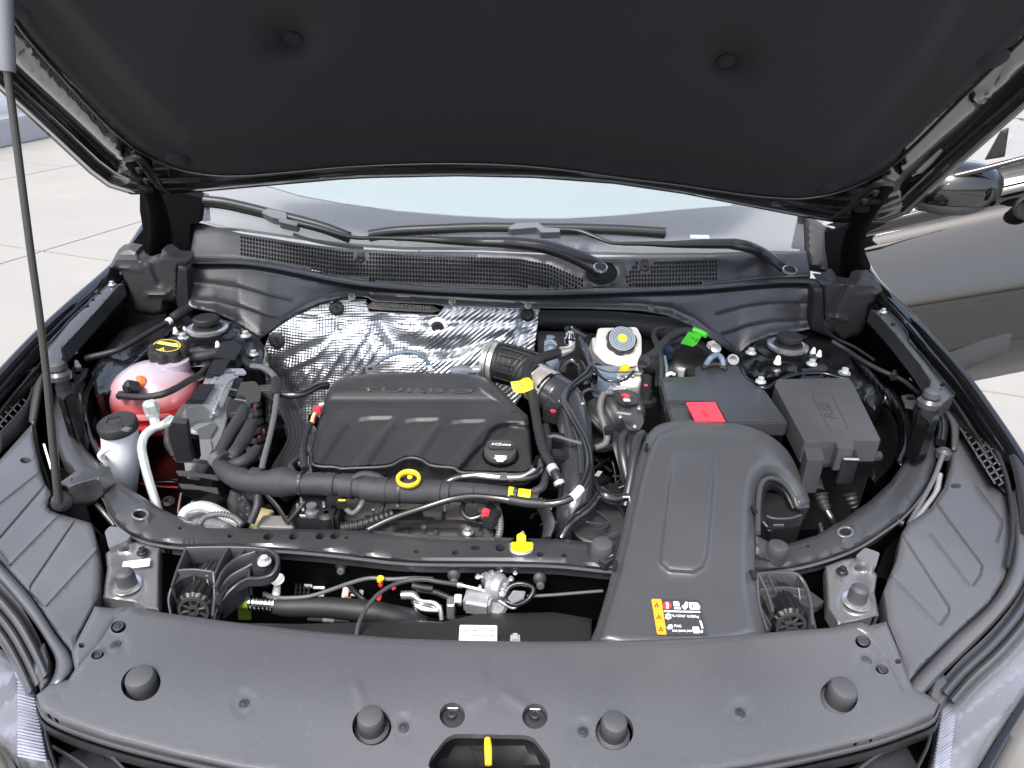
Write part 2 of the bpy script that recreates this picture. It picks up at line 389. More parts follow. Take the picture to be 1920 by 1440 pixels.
def tube3(name, P, rad, m, parent=None, n=12, sub=6, rib=None, cap=True, label=None, squash=None, smooth=True, lump=0., sharp=60, seed=0, kind=None):
    """pipe through world points; rad number or list (metres)"""
    k = len(P); rl = rad if isinstance(rad, (list, tuple)) else [rad]*k
    pts = [(*p, r) for p, r in zip(P, rl)]
    C = cat(pts, sub) if smooth else [np.array(q) for q in pts]
    if rib:
        s = np.r_[0, np.cumsum([np.linalg.norm(C[i+1][:3]-C[i][:3]) for i in range(len(C)-1)])]
        C = resample(C, max(int(s[-1]/rib[0]*6), 8))
    rr = random.Random(seed+len(C))
    T = []
    for i in range(len(C)):
        a = C[max(i-1, 0)][:3]; b = C[min(i+1, len(C)-1)][:3]; T.append(Vector(b-a).normalized())
    x = frame(None, T[0])[0]; v = []; f = []; s = 0
    for i, c in enumerate(C):
        if i: s += np.linalg.norm(c[:3]-C[i-1][:3])
        x = (x - T[i]*x.dot(T[i])).normalized(); y = T[i].cross(x); r = c[3]
        if rib: r = r*(1+rib[1]*(1 if math.sin(2*math.pi*s/rib[0]) > 0 else -1)*.5)
        if lump: r = r*(1+lump*(rr.random()-.5))
        for j in range(n):
            a = 2*math.pi*j/n; rx = r*(squash[0] if squash else 1); ry = r*(squash[1] if squash else 1)
            if lump: a2 = 1+lump*.6*(math.sin(3*a+s*60)+math.sin(2*a-s*95)*.6)*.5; rx *= a2; ry *= a2
            v.append(Vector(c[:3])+x*math.cos(a)*rx+y*math.sin(a)*ry)
    k = len(C)
    for i in range(k-1):
        for j in range(n): f.append((i*n+j, i*n+(j+1) % n, (i+1)*n+(j+1) % n, (i+1)*n+j))
    if cap: f.append(tuple(range((k-1)*n, k*n))); f.append(tuple(range(n-1, -1, -1)))
    return link(name, mesh(name, v, f), m, parent, sharp=sharp, label=label, kind=kind)
def tube(name, pts, rpx, m, parent=None, **k):
    """pts (px,py,z); rpx radius in photo pixels at each point's own distance"""
    P = [W(*p[:3]) for p in pts]; rl = rpx if isinstance(rpx, (list, tuple)) else [rpx]*len(P)
    return tube3(name, P, [r*MPP(p) for r, p in zip(rl, P)], m, parent, **k)

def strip(name, rails, m, parent=None, n=40, sub=3, thick=0., label=None, smooth=True, cross=True, sharp=40, kind=None, fn=None):
    """surface lofted across rails of (px,py,z) points"""
    RR = []
    for r in rails:
        P = [tuple(W(*p)) if not isinstance(p, Vector) else tuple(p) for p in r]
        RR.append(resample(cat(P, 8) if smooth and len(P) > 2 else P, n))
    G = []
    for i in range(n):
        c = [RR[k][i] for k in range(len(RR))]
        G.append(cat(c, sub) if cross and len(c) > 2 else [x for a, b in zip(c[:-1], c[1:]) for x in [a+(b-a)*t/sub for t in range(sub)]]+[c[-1]])
    w = len(G[0]); v = [Vector(p) for g in G for p in g]
    if fn: v = [fn(p) for p in v]
    f = []
    for i in range(n-1):
        for j in range(w-1): f.append((i*w+j, (i+1)*w+j, (i+1)*w+j+1, i*w+j+1))
    q = f[len(f)//2]; nn = (v[q[1]]-v[q[0]]).cross(v[q[2]]-v[q[0]])
    if nn.dot(CAM-v[q[0]]) < 0: f = [t[::-1] for t in f]
    o = link(name, mesh(name, v, f), m, parent, sharp=sharp, label=label, kind=kind)
    if thick:
        md = o.modifiers.new('t', 'SOLIDIFY'); md.thickness = thick; md.offset = -1
    return o

# shared small hardware -------------------------------------------------------
def hexbolt_mesh(m):
    bm = bmesh.new()
    def cyl(r1, r2, z0, z1, seg, ph=0):
        a = [bm.verts.new((r1*math.cos(2*math.pi*i/seg+ph), r1*math.sin(2*math.pi*i/seg+ph), z0)) for i in range(seg)]
        b = [bm.verts.new((r2*math.cos(2*math.pi*i/seg+ph), r2*math.sin(2*math.pi*i/seg+ph), z1)) for i in range(seg)]
        for i in range(seg): bm.faces.new((a[i], a[(i+1) % seg], b[(i+1) % seg], b[i]))
        bm.faces.new(b)
    cyl(1, .95, 0, .22, 20); cyl(.8, .66, .22, .4, 20); cyl(.62, .6, .3, .95, 6); cyl(.34, .3, .95, 1.02, 12)
    me = bm_mesh('hex_bolt', bm); me.materials.append(m); me.shade_smooth(); me.set_sharp_from_angle(angle=R(35)); return me
HB = hexbolt_mesh(ZNW); HBD = hexbolt_mesh(EDK); HBS = hexbolt_mesh(STE)
def fin(me, m):
    me.materials.append(m); me.shade_smooth(); me.set_sharp_from_angle(angle=R(35)); return me
CLIP = fin(lathe_mesh('push_clip', [(1, -.1), (1, .12), (.92, .2), (.55, .22), (.5, .1), (.42, .1), (.38, .3), (.2, .34), (.15, .2)], 20), PLG)
CLIPD = fin(lathe_mesh('push_clip_dark', [(1, 0), (.96, .12), (.7, .28), (.3, .34)], 20), PLD)
STOP = fin(lathe_mesh('bump_stop', [(1.35, -.9), (1.3, -.6), (1.0, -.5), (1.0, .3), (.98, .75), (.88, .98), (.6, 1.08), (.2, 1.1)], 24), GRB)
CONE = fin(lathe_mesh('weld_stud', [(1, 0), (1, .5), (.8, .7), (.55, 2.0), (.3, 2.3)], 16), WHI)
def bolt(parent, x, y, z, rpx, d=(0, 0, 1), me=None, name='bolt', label=None, sc=1.):
    p = W(x, y, z) if z is not None else None
    s = rpx*MPP(p); return inst(name, me or HB, parent, p, QZ(d), s*sc if isinstance(sc, float) else (s, s, s*sc), label)
FONT = None
def text(name, s, size, m, parent, origin, xdir, ydir, depth=.0006, lift=.0004, align='CENTER', label=None, bold=0.0):
    cu_ = bpy.data.curves.new(name, 'FONT'); cu_.body = s; cu_.size = size; cu_.extrude = depth/2; cu_.align_x = align; cu_.align_y = 'CENTER'; cu_.resolution_u = 2; cu_.offset = bold
    ob = bpy.data.objects.new('tmp', cu_); COL.objects.link(ob)
    dg = bpy.context.evaluated_depsgraph_get(); me = bpy.data.meshes.new_from_object(ob.evaluated_get(dg)); bpy.data.objects.remove(ob)
    x = Vector(xdir).normalized(); z = x.cross(Vector(ydir)).normalized(); y = z.cross(x); o = Vector(origin)+z*lift
    me.transform(Matrix(((x.x, y.x, z.x, o.x), (x.y, y.y, z.y, o.y), (x.z, y.z, z.z, o.z), (0, 0, 0, 1))))
    me.materials.clear(); return link(name, me, m, parent, origin=o, label=label, sharp=None)
def ptext(name, s, pl, x0, y0, x1, y1, hpx, m, parent, lift=.0005, depth=.0006, **k):
    """text laid on a plane with its baseline direction from pixel 0 to pixel 1, stretched to that length"""
    a, b = pl.px(x0, y0), pl.px(x1, y1); c = (a+b)/2; xd = (b-a).normalized(); yd = pl.n.cross(xd)
    o = text(name, s, hpx*MPP(c)*1.35, m, parent, c, xd, yd, depth, lift, **k)
    me = o.data; co = np.empty(len(me.vertices)*3); me.vertices.foreach_get('co', co); co = co.reshape(-1, 3)
    u = co @ np.array(xd); L = u.max()-u.min(); s_ = (b-a).length/max(L, 1e-6); um = (u.max()+u.min())/2
    co += np.outer((u-um)*(s_-1)-um, np.array(xd)); me.vertices.foreach_set('co', co.ravel()); me.update(); return o
# ================================================================== SETTING
con = mat('concrete', (.285, .278, .262), .75, bump=.5, bscale=60, var=.10, vscale=1.3)
def speck(m):                        # exposed grit of the paving
    t = m.node_tree; N = t.nodes; L = t.links; b = N['Principled BSDF']; src = b.inputs['Base Color'].links[0].from_socket
    g = N.new('ShaderNodeNewGeometry'); n = N.new('ShaderNodeTexNoise'); n.inputs['Scale'].default_value = 80; n.inputs['Detail'].default_value = 3
    L.new(g.outputs['Position'], n.inputs['Vector']); r = N.new('ShaderNodeMapRange'); r.inputs['From Min'].default_value = .59; r.inputs['From Max'].default_value = .66
    L.new(n.outputs['Fac'], r.inputs['Value']); x = N.new('ShaderNodeMix'); x.data_type = 'RGBA'; x.inputs['B'].default_value = (.30, .27, .23, 1)
    L.new(r.outputs[0], x.inputs['Factor']); L.new(src, x.inputs['A'])
    n2 = N.new('ShaderNodeTexNoise'); n2.inputs['Scale'].default_value = .7; n2.inputs['Detail'].default_value = 8; n2.inputs['Roughness'].default_value = .7; L.new(g.outputs['Position'], n2.inputs['Vector'])
    r2 = N.new('ShaderNodeMapRange'); r2.inputs['From Min'].default_value = .5; r2.inputs['From Max'].default_value = .75; r2.inputs['To Max'].default_value = .35; L.new(n2.outputs['Fac'], r2.inputs['Value'])
    y = N.new('ShaderNodeMix'); y.data_type = 'RGBA'; y.inputs['B'].default_value = (.42, .39, .35, 1); L.new(r2.outputs[0], y.inputs['Factor']); L.new(x.outputs['Result'], y.inputs['A'])
    L.new(y.outputs['Result'], b.inputs['Base Color'])
speck(con)
me = mesh('ground', [(-400, -400, -.012), (400, -400, -.012), (400, 400, -.012), (-400, 400, -.012)], [(0, 1, 2, 3)])
ground = link('ground', me, GAP, origin=Vector((0, 0, 0)), kind='structure')
a0, a1 = W(0, 495, 0), W(265, 415, 0); dx = (a1-a0).normalized(); dy = Vector((-dx.y, dx.x, 0)); SL = 2.6
def slabmesh(wx, wy):
    bm = bmesh.new(); bmesh.ops.create_cube(bm, size=1)
    for v in bm.verts: v.co = Vector((v.co.x*(wx-.012), v.co.y*(wy-.012), -.006+v.co.z*.012+.0))
    bmesh.ops.bevel(bm, geom=[e for e in bm.edges if e.verts[0].co.z > -.003 and e.verts[1].co.z > -.003], offset=.004, segments=2, affect='EDGES')
    m = bm_mesh('slab', bm); m.materials.append(con); return m
sm = slabmesh(SL, SL); ang = math.atan2(dx.y, dx.x)
from mathutils import Quaternion
for i in range(-4, 6):
    for j in range(-4, 5):
        c = a0+dx*((i+.5)*SL+.35)+dy*((j+.5)*SL)
        inst('concrete_slab', sm, ground, c, Quaternion((0, 0, 1), ang))
big = slabmesh(1, 1)
for (u0, u1, v0, v1) in [(-60, -4*SL+.35, -60, 60), (6*SL+.35, 60, -60, 60), (-4*SL+.35, 6*SL+.35, -60, -4*SL), (-4*SL+.35, 6*SL+.35, 5*SL, 60)]:
    c = a0+dx*((u0+u1)/2)+dy*((v0+v1)/2)
    o = inst('concrete_apron', big, ground, c, Quaternion((0, 0, 1), ang), (u1-u0, v1-v0, 1))
k0, k1 = W(-40, 286, 0), W(120, 252, 0); kd = (k1-k0).normalized(); kn = Vector((-kd.y, kd.x, 0))
kc = k0+kd*2+kn*.25
bwall = thing('boundary_wall', 'white rendered wall behind a grey kerb, across the forecourt', 'wall', kc)
wm = mat('white_render', (.86, .87, .88), .7, bump=.3, bscale=40, var=.03); km = mat('grey_kerb', (.36, .37, .40), .7, bump=.4, bscale=60, var=.1)
box('kerb', kc+Vector((0, 0, .16)), (24, .34, .5), km, bwall, d=kn, bevel=.02)
box('rendered_face', kc+kn*.5+Vector((0, 0, 1.3)), (24, 2.6, .3), wm, bwall, d=kn, bevel=.02)

# ================================================================== CAR BODY
CZ = Vector((0, 1.2, 0))
car = thing('car', 'black car with its bonnet propped open, front door ajar and engine bay exposed', 'car', CZ)
# ---- bonnet
A = R(41); HPo = Vector((0, 1.65, 1.27)); HP = Plane(HPo, HPo+Vector((1, 0, 0)), HPo+Vector((0, -math.cos(A), math.sin(A))))
hood_out = [(250, 362), (205, 348), (170, 322), (110, 266), (0, 165), (-60, 108), (-240, -80), (-200, -430), (2120, -430), (2180, -60), (2040, 85), (1920, 199), (1800, 305), (1700, 398), (1650, 416), (1560, 414), (1500, 404), (1280, 361), (1150, 342), (1000, 331), (860, 328), (700, 331), (640, 334), (560, 341), (370, 358)]
liner_out = [(-60, -70), (10, 15), (55, 75), (110, 137), (165, 197), (205, 238), (240, 268), (290, 300), (340, 319), (400, 329), (450, 330), (520, 325), (640, 314), (760, 308), (860, 307), (960, 310), (1060, 319), (1160, 333), (1280, 348), (1380, 363), (1440, 370), (1510, 372), (1570, 361), (1620, 342), (1665, 316), (1720, 268), (1800, 188), (1920, 73), (2060, -60), (2060, -380), (-130, -380)]
def hood_rel(X, Y, D):
    h = .004*np.exp(-((D-5)/4)**2) - .006*np.exp(-((D-17)/5)**2) + .004*np.exp(-((D-27)/4)**2) - .010*np.exp(-((D-40)/8)**2)
    h += .012*ss(46, 60, D)-.055*ss(95, 150, D)
    side = (X < 230) | (X > 1690)
    h = np.where(side, h, h*.35)
    L1 = [(70, 118), (190, 245)]; L2 = [(1905, 110), (1870, 172)]; L3 = [(1845, 195), (1720, 325)]
    for l in (L1, L2, L3): h += ridge(X, Y, l, 4, .004)
    for c in ((46, 100), (1842, 185)): h += .006*np.exp(-((np.hypot((X-c[0]), (Y-c[1])*1.6)-16)/5)**2)
    return h
hood = plate('hood', HP, hood_out, HDP, car, step=9, relief=hood_rel, skirt=.022, bev=.004, bevpx=4, sharp=50, rings=(5, 9, 13, 17, 22, 27, 33, 40, 47, 53, 60))
lin = rounded([p for p in liner_out], 14)
cre = [(60, -70), (112, 5), (200, 115), (318, 245), (350, 268), (450, 262), (640, 247), (850, 246), (1000, 252), (1280, 290), (1440, 312), (1520, 313), (1565, 298), (1640, 222), (1745, 90), (1800, 0), (1830, -70), (1850, -350), (50, -350)]
def lin_rel(X, Y, D):
    h = .010 - .010*(1-ss(0, 14, D)) + .004*np.exp(-((D-16)/7)**2)
    h += pad(X, Y, cre, 24, .018)
    for (cx, cy) in ((550, 72), (1362, 114)):
        r = np.hypot(X-cx, (Y-cy)*1.25); h -= .036*np.exp(-(r/44)**2)
    h += .0012*(np.sin(X*.021+Y*.013)+np.sin(X*.008-Y*.019+2))
    return h
liner = plate('hood_liner', HP, lin, LIN, hood, step=11, relief=lambda X, Y, D: lin_rel(X, Y, D)+.004, skirt=.014, bev=.003, bevpx=4, sharp=60)
tube3('liner_edge_trim', [HP.px(x, y, .013) for x, y in liner_out[:-2]], .0032, RUG, hood, n=8, sub=4)
CLIPL = CLIPD.copy(); CLIPL.materials.clear(); CLIPL.materials.append(LIN)
for (x, y, r, dz) in ((36, 20, 19, .014), (333, 298, 17, .014), (1555, 349, 17, .014), (1862, 110, 22, .014), (550, 72, 15, .002), (1362, 114, 15, .002)):
    p = HP.px(x, y, dz); inst('liner_clip', CLIPL, hood, p, QZ(HP.n), r*MPP(p)*1.25)
# outer skin seen edge-on
plate('hood_skin', HP, [(x+(960-x)*-.004, y+3) for x, y in hood_out], PAI, hood, step=40, relief=lambda X, Y, D: -.026+0*X, skirt=.008, bev=0)
# hinges and the dark pockets they stand in
for P1, arm, cast_, boltp in (([(262, 355), (300, 352), (345, 362), (378, 372), (372, 418), (356, 420), (352, 482), (238, 470), (268, 430), (262, 395)],
                          [HP.px(238, 304, .02), HP.px(256, 316, .03), WY(272, 340, 1.60), WY(288, 372, 1.64), WY(298, 410, 1.70), WY(302, 450, 1.76), WY(300, 490, 1.80)],
                          [HP.px(232, 300, .03), HP.px(256, 296, .035), HP.px(282, 326, .035), HP.px(300, 352, .03), HP.px(326, 368, .02)], [(262, 318), (276, 338)]),
                         ([(1618, 400), (1640, 402), (1660, 420), (1612, 442), (1625, 480), (1640, 515), (1552, 524), (1550, 470), (1548, 436), (1580, 425)],
                          [HP.px(1672, 350, .02), HP.px(1654, 362, .03), WY(1640, 380, 1.60), WY(1622, 405, 1.64), WY(1604, 440, 1.70), WY(1598, 480, 1.76), WY(1598, 520, 1.80)],
                          [HP.px(1676, 345, .03), HP.px(1652, 342, .035), HP.px(1618, 366, .035), HP.px(1592, 390, .03), HP.px(1556, 412, .02)], [(1640, 360), (1620, 376)])):
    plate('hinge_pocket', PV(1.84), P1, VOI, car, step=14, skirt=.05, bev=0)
    ar = tube3('hinge_arm', arm, [.010, .016, .018, .020, .024, .028, .030], VOI, car, n=12, squash=(.45, 1.0))
    tube3('hinge_bracket', cast_, [.005, .008, .008, .006, .003], EDK, car, n=8, squash=(.5, 1))
    for q in boltp: inst('hinge_bolt', HBD, ar, HP.px(q[0], q[1], .045), QZ(HP.n), .009)
    for q in boltp: box('hinge_link', HP.px(q[0]-4, q[1]+16, .035), (.03, .014, .012), EDK, ar, d=HP.n, bevel=.002)
# ---- windscreen, pillars, dashboard and a painted sky reflection behind the glass
wa, wb = W(500, 470, 1.12), W(1300, 482, 1.12); WP = Plane(wa, wb, wa+Vector((0, math.cos(R(30)), math.sin(R(30)))))
GLS = mat('windscreen_glass', (.30, .32, .36), .02, rvar=.01, alpha=.25, coat=1., spec=1.)
gls = plate('windscreen', WP, [(385, 384), (366, 250), (1530, 250), (1506, 400), (1508, 474), (1300, 484), (1100, 486), (800, 482), (650, 470), (520, 448), (380, 414)], GLS, car, step=25, relief=lambda X, Y, D: .02*np.exp(-((X-960)/500)**2), skirt=.005, bev=0)
DPc = WP.o-WP.n*.12; DP = Plane(DPc, DPc+(wb-wa), DPc+Vector((0, math.cos(R(16)), math.sin(R(16)))))
DSH = mat('dashboard_grey', (.19, .20, .20), .7, bump=.3, bscale=500, var=.04, vscale=3)  # paler than a dark dashboard: the glass's veiling reflection is in this grey
plate('dashboard', DP, [(380, 425), (340, 330), (560, 300), (1400, 300), (1560, 350), (1530, 472), (1440, 470), (1330, 474), (1200, 474), (1040, 470), (900, 464), (760, 463), (650, 456), (560, 444), (450, 428)], DSH, car, step=25, skirt=.01, bev=0, relief=lambda X, Y, D: ridge(X, Y, [(1330, 400), (1390, 470)], 20, .01)+ridge(X, Y, [(560, 440), (640, 400), (900, 425)], 30, .012))
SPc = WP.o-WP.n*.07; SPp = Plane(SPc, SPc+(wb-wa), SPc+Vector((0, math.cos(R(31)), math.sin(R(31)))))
refl_out = [(470, 300), (500, 348), (560, 366), (640, 381), (750, 396), (860, 405), (960, 410), (1060, 410), (1160, 404), (1270, 394), (1370, 386), (1440, 300)]
plate('sky_reflection_sheet', SPp, refl_out, CHM, car, step=16, skirt=.004, bev=.002, relief=lambda X, Y, D: .0015*np.sin(X*.01))  # added sheet behind the glass; its pale colour stands in for reflected sky
box('inspection_sticker', WP.px(1312, 444, -.012), (.05, .012, .001), mat('sticker_pale', (.62, .74, .74), .5), car, d=WP.n, bevel=0)
for pts in ([(310, 372), (330, 365), (366, 370), (378, 378), (370, 412), (352, 412), (335, 400)], [(1506, 395), (1530, 412), (1556, 430), (1550, 470), (1552, 512), (1515, 505), (1508, 470)]):
    plate('a_pillar_trim', PV(1.80, R(20)), pts, PLS, car, step=7, skirt=.03, bev=.006, bevpx=6, relief=lambda X, Y, D: .02*ss(0, 12, D))
plate('pillar_paint', PV(1.85), [(300, 378), (322, 365), (338, 372), (322, 392), (300, 395)], mat('silver_reflective', (.55, .55, .56), .12, metal=1.), car, step=8, skirt=.01)
plate('pillar_paint', PV(1.85), [(1548, 424), (1584, 428), (1598, 440), (1575, 441)], mat('silver_reflective', (.55, .55, .56), .12, metal=1.), car, step=8, skirt=.01)
plate('pillar_seal', PV(1.9), [(378, 372), (388, 378), (392, 415), (376, 414)], RUB, car, step=8)
plate('pillar_seal', PV(1.87), [(1486, 466), (1500, 402), (1508, 402), (1508, 468)], RUB, car, step=8)
# ---- cowl with its vent grille
def itp(pts): xs = [p[0] for p in pts]; ys = [p[1] for p in pts]; return lambda x: np.interp(x, xs, ys)
cw_top = [(368, 416), (450, 437), (560, 455), (650, 466), (760, 471), (900, 472), (1040, 478), (1120, 482), (1200, 480), (1330, 480), (1440, 474), (1512, 470)]
cw_bot = [(355, 484), (450, 486), (500, 492), (560, 504), (640, 521), (720, 531), (850, 540), (1000, 544), (1180, 539), (1330, 533), (1420, 524), (1520, 518)]
CWP = PT((450, 486, 1.075), (1420, 524, 1.075), (960, 476, 1.105))
gt1, gb1 = itp([(450, 441), (560, 459), (640, 471), (700, 473), (860, 479), (970, 484), (1030, 495), (1100, 527)]), itp([(450, 487), (500, 493), (560, 504), (640, 520), (720, 530), (860, 538), (1000, 542), (1100, 541)])
gt2, gb2 = itp([(1170, 526), (1192, 491), (1345, 488)]), itp([(1170, 539), (1250, 538), (1345, 533)])
holes = []
def vent(x0, x1, gt, gb, tab):
    x = x0
    while x < x1:
        y = gt(x)+3.5
        while y < gb(x)-4:
            if np.hypot((x-tab[0]), (y-tab[1])*.75) > 14:
                hx, hy = 2.1, 3.0
                holes.append([(x-hx, y-hy+1), (x-hx+1, y-hy), (x+hx-1, y-hy), (x+hx, y-hy+1), (x+hx, y+hy), (x-hx, y+hy)])
            y += 7.7
        x += 5.75
vent(453, 1096, gt1, gb1, (676, 478)); vent(1176, 1344, gt2, gb2, (1209, 494))
well = circ(1128, 512, 30, 22, 18)
holes = [h for h in holes if not inside(np.array([h[0][0]]), np.array([h[0][1]]), circ(1128, 512, 40, 30))[0]]
def cw_rel(X, Y, D):
    h = ridge(X, Y, [(1150, 530), (1175, 510), (1195, 488), (1340, 484), (1420, 490), (1480, 512)], 4, .003)
    h += ridge(X, Y, [(900, 474), (980, 478), (1040, 492), (1085, 515)], 4, .003) + .006*np.exp(-((np.hypot((X-1128)/30, (Y-512)/22)-1.12)/.12)**2)
    return h
cowl = plate('cowl_panel', CWP, cw_top+cw_bot[::-1], PLG, car, step=8, relief=cw_rel, holes=holes+[well], skirt=.02, hskirt=.006, bev=.003, bevpx=3)
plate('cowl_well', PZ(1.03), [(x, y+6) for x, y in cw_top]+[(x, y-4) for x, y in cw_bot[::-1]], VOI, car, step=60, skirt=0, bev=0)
for (x, y) in ((676, 480), (1209, 496)):
    box('cowl_clip', CWP.px(x, y-2, .004), (.018, .012, .03), PLA, cowl, d=(CWP.px(x, y-8)-CWP.px(x, y)), bevel=.004)
    inst('cowl_clip_head', CLIPD, cowl, CWP.px(x, y+5, .002), QZ(CWP.n), .012)
# rounded front seal of the cowl
st = [(338, 484), (450, 485), (500, 491), (560, 503), (640, 520), (720, 530), (850, 539), (1000, 543), (1180, 538), (1330, 532), (1420, 524), (1500, 520), (1542, 524)]
strip('cowl_seal', [[(x, y, 1.074) for x, y in st], [(x, y+4, 1.082) for x, y in st], [(x, y+10, 1.080) for x, y in st], [(x, y+15, 1.066) for x, y in st]], PLG, car, n=90, sub=4, thick=.004)
strip('cowl_seal_lip', [[(x, y+15, 1.066) for x, y in st], [(x, y+17, 1.070) for x, y in st], [(x, y+20, 1.058) for x, y in st]], PLA, car, n=90, sub=2)
# baffle under it
tb = itp([(x, y+14) for x, y in st])
bb = [(352, 576), (400, 586), (440, 604), (487, 637), (520, 612), (560, 587), (600, 568), (640, 558), (672, 556), (690, 558), (700, 566), (815, 571), (832, 574), (850, 572), (990, 578), (1100, 579), (1200, 583), (1250, 592), (1300, 613), (1350, 648), (1384, 668), (1410, 645), (1445, 631), (1500, 622), (1526, 616)]
bbf = itp(bb)
YT = {}
def bplace(x, y, h):
    yt = float(tb(x)); Y0 = W(x, yt, 1.068).y; yb = float(bbf(x)); t = (y-yt)/max(yb-yt, 1)
    side = ss(700, 480, np.array(x))+ss(1200, 1400, np.array(x))
    return WY(x, y, Y0-(.03+.05*float(side))*t-h)
BL = ([(352, 528), (400, 530), (450, 537), (500, 551), (545, 562)], [(352, 560), (400, 562), (450, 573), (500, 590), (528, 597)], [(1530, 567), (1440, 569), (1390, 575), (1345, 588)], [(1524, 600), (1450, 602), (1400, 610), (1352, 626)])
BL2 = [(500, 628), (545, 590), (580, 567), (620, 551), (660, 546), (760, 551), (870, 558), (1000, 566), (1200, 569), (1260, 577), (1300, 596), (1350, 632), (1376, 655)]
def brel(X, Y, D):
    h = 0*X
    for l in BL: h = h+ridge(X, Y, l, 2.2, .003)
    h += ridge(X, Y, [(500, 628), (545, 590), (580, 567), (620, 551), (660, 546), (760, 551), (870, 558), (1000, 566), (1200, 569), (1260, 577), (1300, 596), (1350, 632), (1376, 655)], 3, .004)
    h += .004*(1-ss(3, 16, D))
    return h
plate('cowl_baffle', PV(1.5), [(352, tb(352))]+[(x, tb(x)) for x in range(380, 1520, 20)]+[(1530, tb(1530))]+bb[::-1], PLG, car, step=7, relief=brel, skirt=.012, bev=.003, place=bplace, lines=list(BL)+[BL2])
for (x, y) in ((660, 557), (848, 566), (990, 573), (1221, 576)):
    inst('push_clip', CLIP, car, bplace(x, y, .005), QZ((0, -.8, .6)), .009)
inst('push_clip', CLIPD, car, bplace(492, 620, .004), QZ((0, -.8, .6)), .006)
# corner brackets
def lbr(X, Y, D):
    return .010*ss(0, 5, D)-ridge(X, Y, [(285, 492), (300, 530)], 7, .012)+ridge(X, Y, [(275, 553), (310, 552), (320, 545)], 4, .006)+ridge(X, Y, [(210, 500), (262, 506)], 3, .004)-.03*ss(488, 474, Y)
plate('cowl_corner_bracket', PV(1.70, R(-8)), [(222, 468), (240, 465), (258, 468), (262, 486), (275, 490), (300, 482), (304, 468), (312, 466), (330, 479), (355, 481), (356, 497), (334, 500), (334, 555), (330, 565), (308, 566), (308, 588), (288, 592), (250, 585), (240, 540), (226, 508), (205, 502), (212, 486)], PLS, car, step=5, relief=lbr, skirt=.03, bev=.003)
def rbr(X, Y, D):
    return .010*ss(0, 5, D)-ridge(X, Y, [(1580, 540), (1555, 592)], 7, .012)+ridge(X, Y, [(1545, 593), (1590, 600)], 4, .006)+ridge(X, Y, [(1605, 554), (1650, 551)], 3, .004)-.03*ss(535, 522, Y)
plate('cowl_corner_bracket', PV(1.70, R(-8)), [(1530, 522), (1552, 524), (1562, 513), (1567, 514), (1570, 527), (1600, 532), (1604, 520), (1612, 516), (1636, 516), (1645, 527), (1660, 548), (1645, 556), (1632, 590), (1614, 628), (1590, 634), (1582, 642), (1560, 622), (1545, 602), (1542, 540)], PLS, car, step=5, relief=rbr, skirt=.03, bev=.003)
plate('baffle_end_post', PV(1.66), [(334, 498), (352, 500), (356, 572), (352, 604), (336, 598), (330, 560)], PLD, car, step=8, skirt=.03, bev=.004)
plate('baffle_end_post', PV(1.62), [(1524, 538), (1542, 540), (1545, 600), (1562, 612), (1562, 636), (1520, 618)], PLD, car, step=8, skirt=.03, bev=.004)

# ---- dark tub behind and below everything
def wallq(name, pts, m=VOI):
    return link(name, mesh(name, pts, [tuple(range(len(pts)))]), m, car, sharp=None)
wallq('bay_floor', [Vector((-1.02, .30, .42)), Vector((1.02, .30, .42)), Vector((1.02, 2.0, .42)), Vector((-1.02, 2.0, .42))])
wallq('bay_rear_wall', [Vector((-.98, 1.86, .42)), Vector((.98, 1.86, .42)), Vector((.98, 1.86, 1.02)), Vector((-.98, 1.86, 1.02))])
FL_out = [(300, 372, 1.13), (268, 418, 1.10), (235, 466, 1.08), (195, 506, 1.07), (130, 562, 1.055), (65, 622, 1.035), (0, 690, 1.01), (-90, 795, .975), (-190, 950, .94), (-260, 1150, .90)]
FR_out = [(1604, 400, 1.13), (1614, 450, 1.10), (1645, 518, 1.08), (1692, 566, 1.07), (1760, 640, 1.055), (1815, 702, 1.035), (1862, 766, 1.01), (1925, 860, .975), (1990, 985, .94), (2060, 1180, .90)]
for s, F in ((-1, FL_out), (1, FR_out)):
    B = [W(*p) for p in F]
    def sh(dx_, dz_): return [p+Vector((s*dx_, 0, dz_)) for p in B]
    strip('fender', [sh(-.026, -.04), sh(-.022, -.012), sh(-.012, -.003), sh(0, 0), sh(.010, -.010), sh(.022, -.06), sh(.05, -.2), sh(.06, -.5)], PAI, car, n=60, sub=4, smooth=True)
    strip('fender_inner_flange', [sh(-.034, -.09), sh(-.040, -.035), sh(-.030, -.045), sh(-.024, -.035)], PAS, car, n=60, sub=3)
    tube3('fender_flange_lip', [p+Vector((-s*.034, 0, -.036)) for p in B[2:8]], .0035, EDK, car, n=6)
    strip('inner_wing', [sh(-.026, -.08), sh(-.02, -.3), sh(-.03, -.6)], VOI, car, n=30, sub=2)
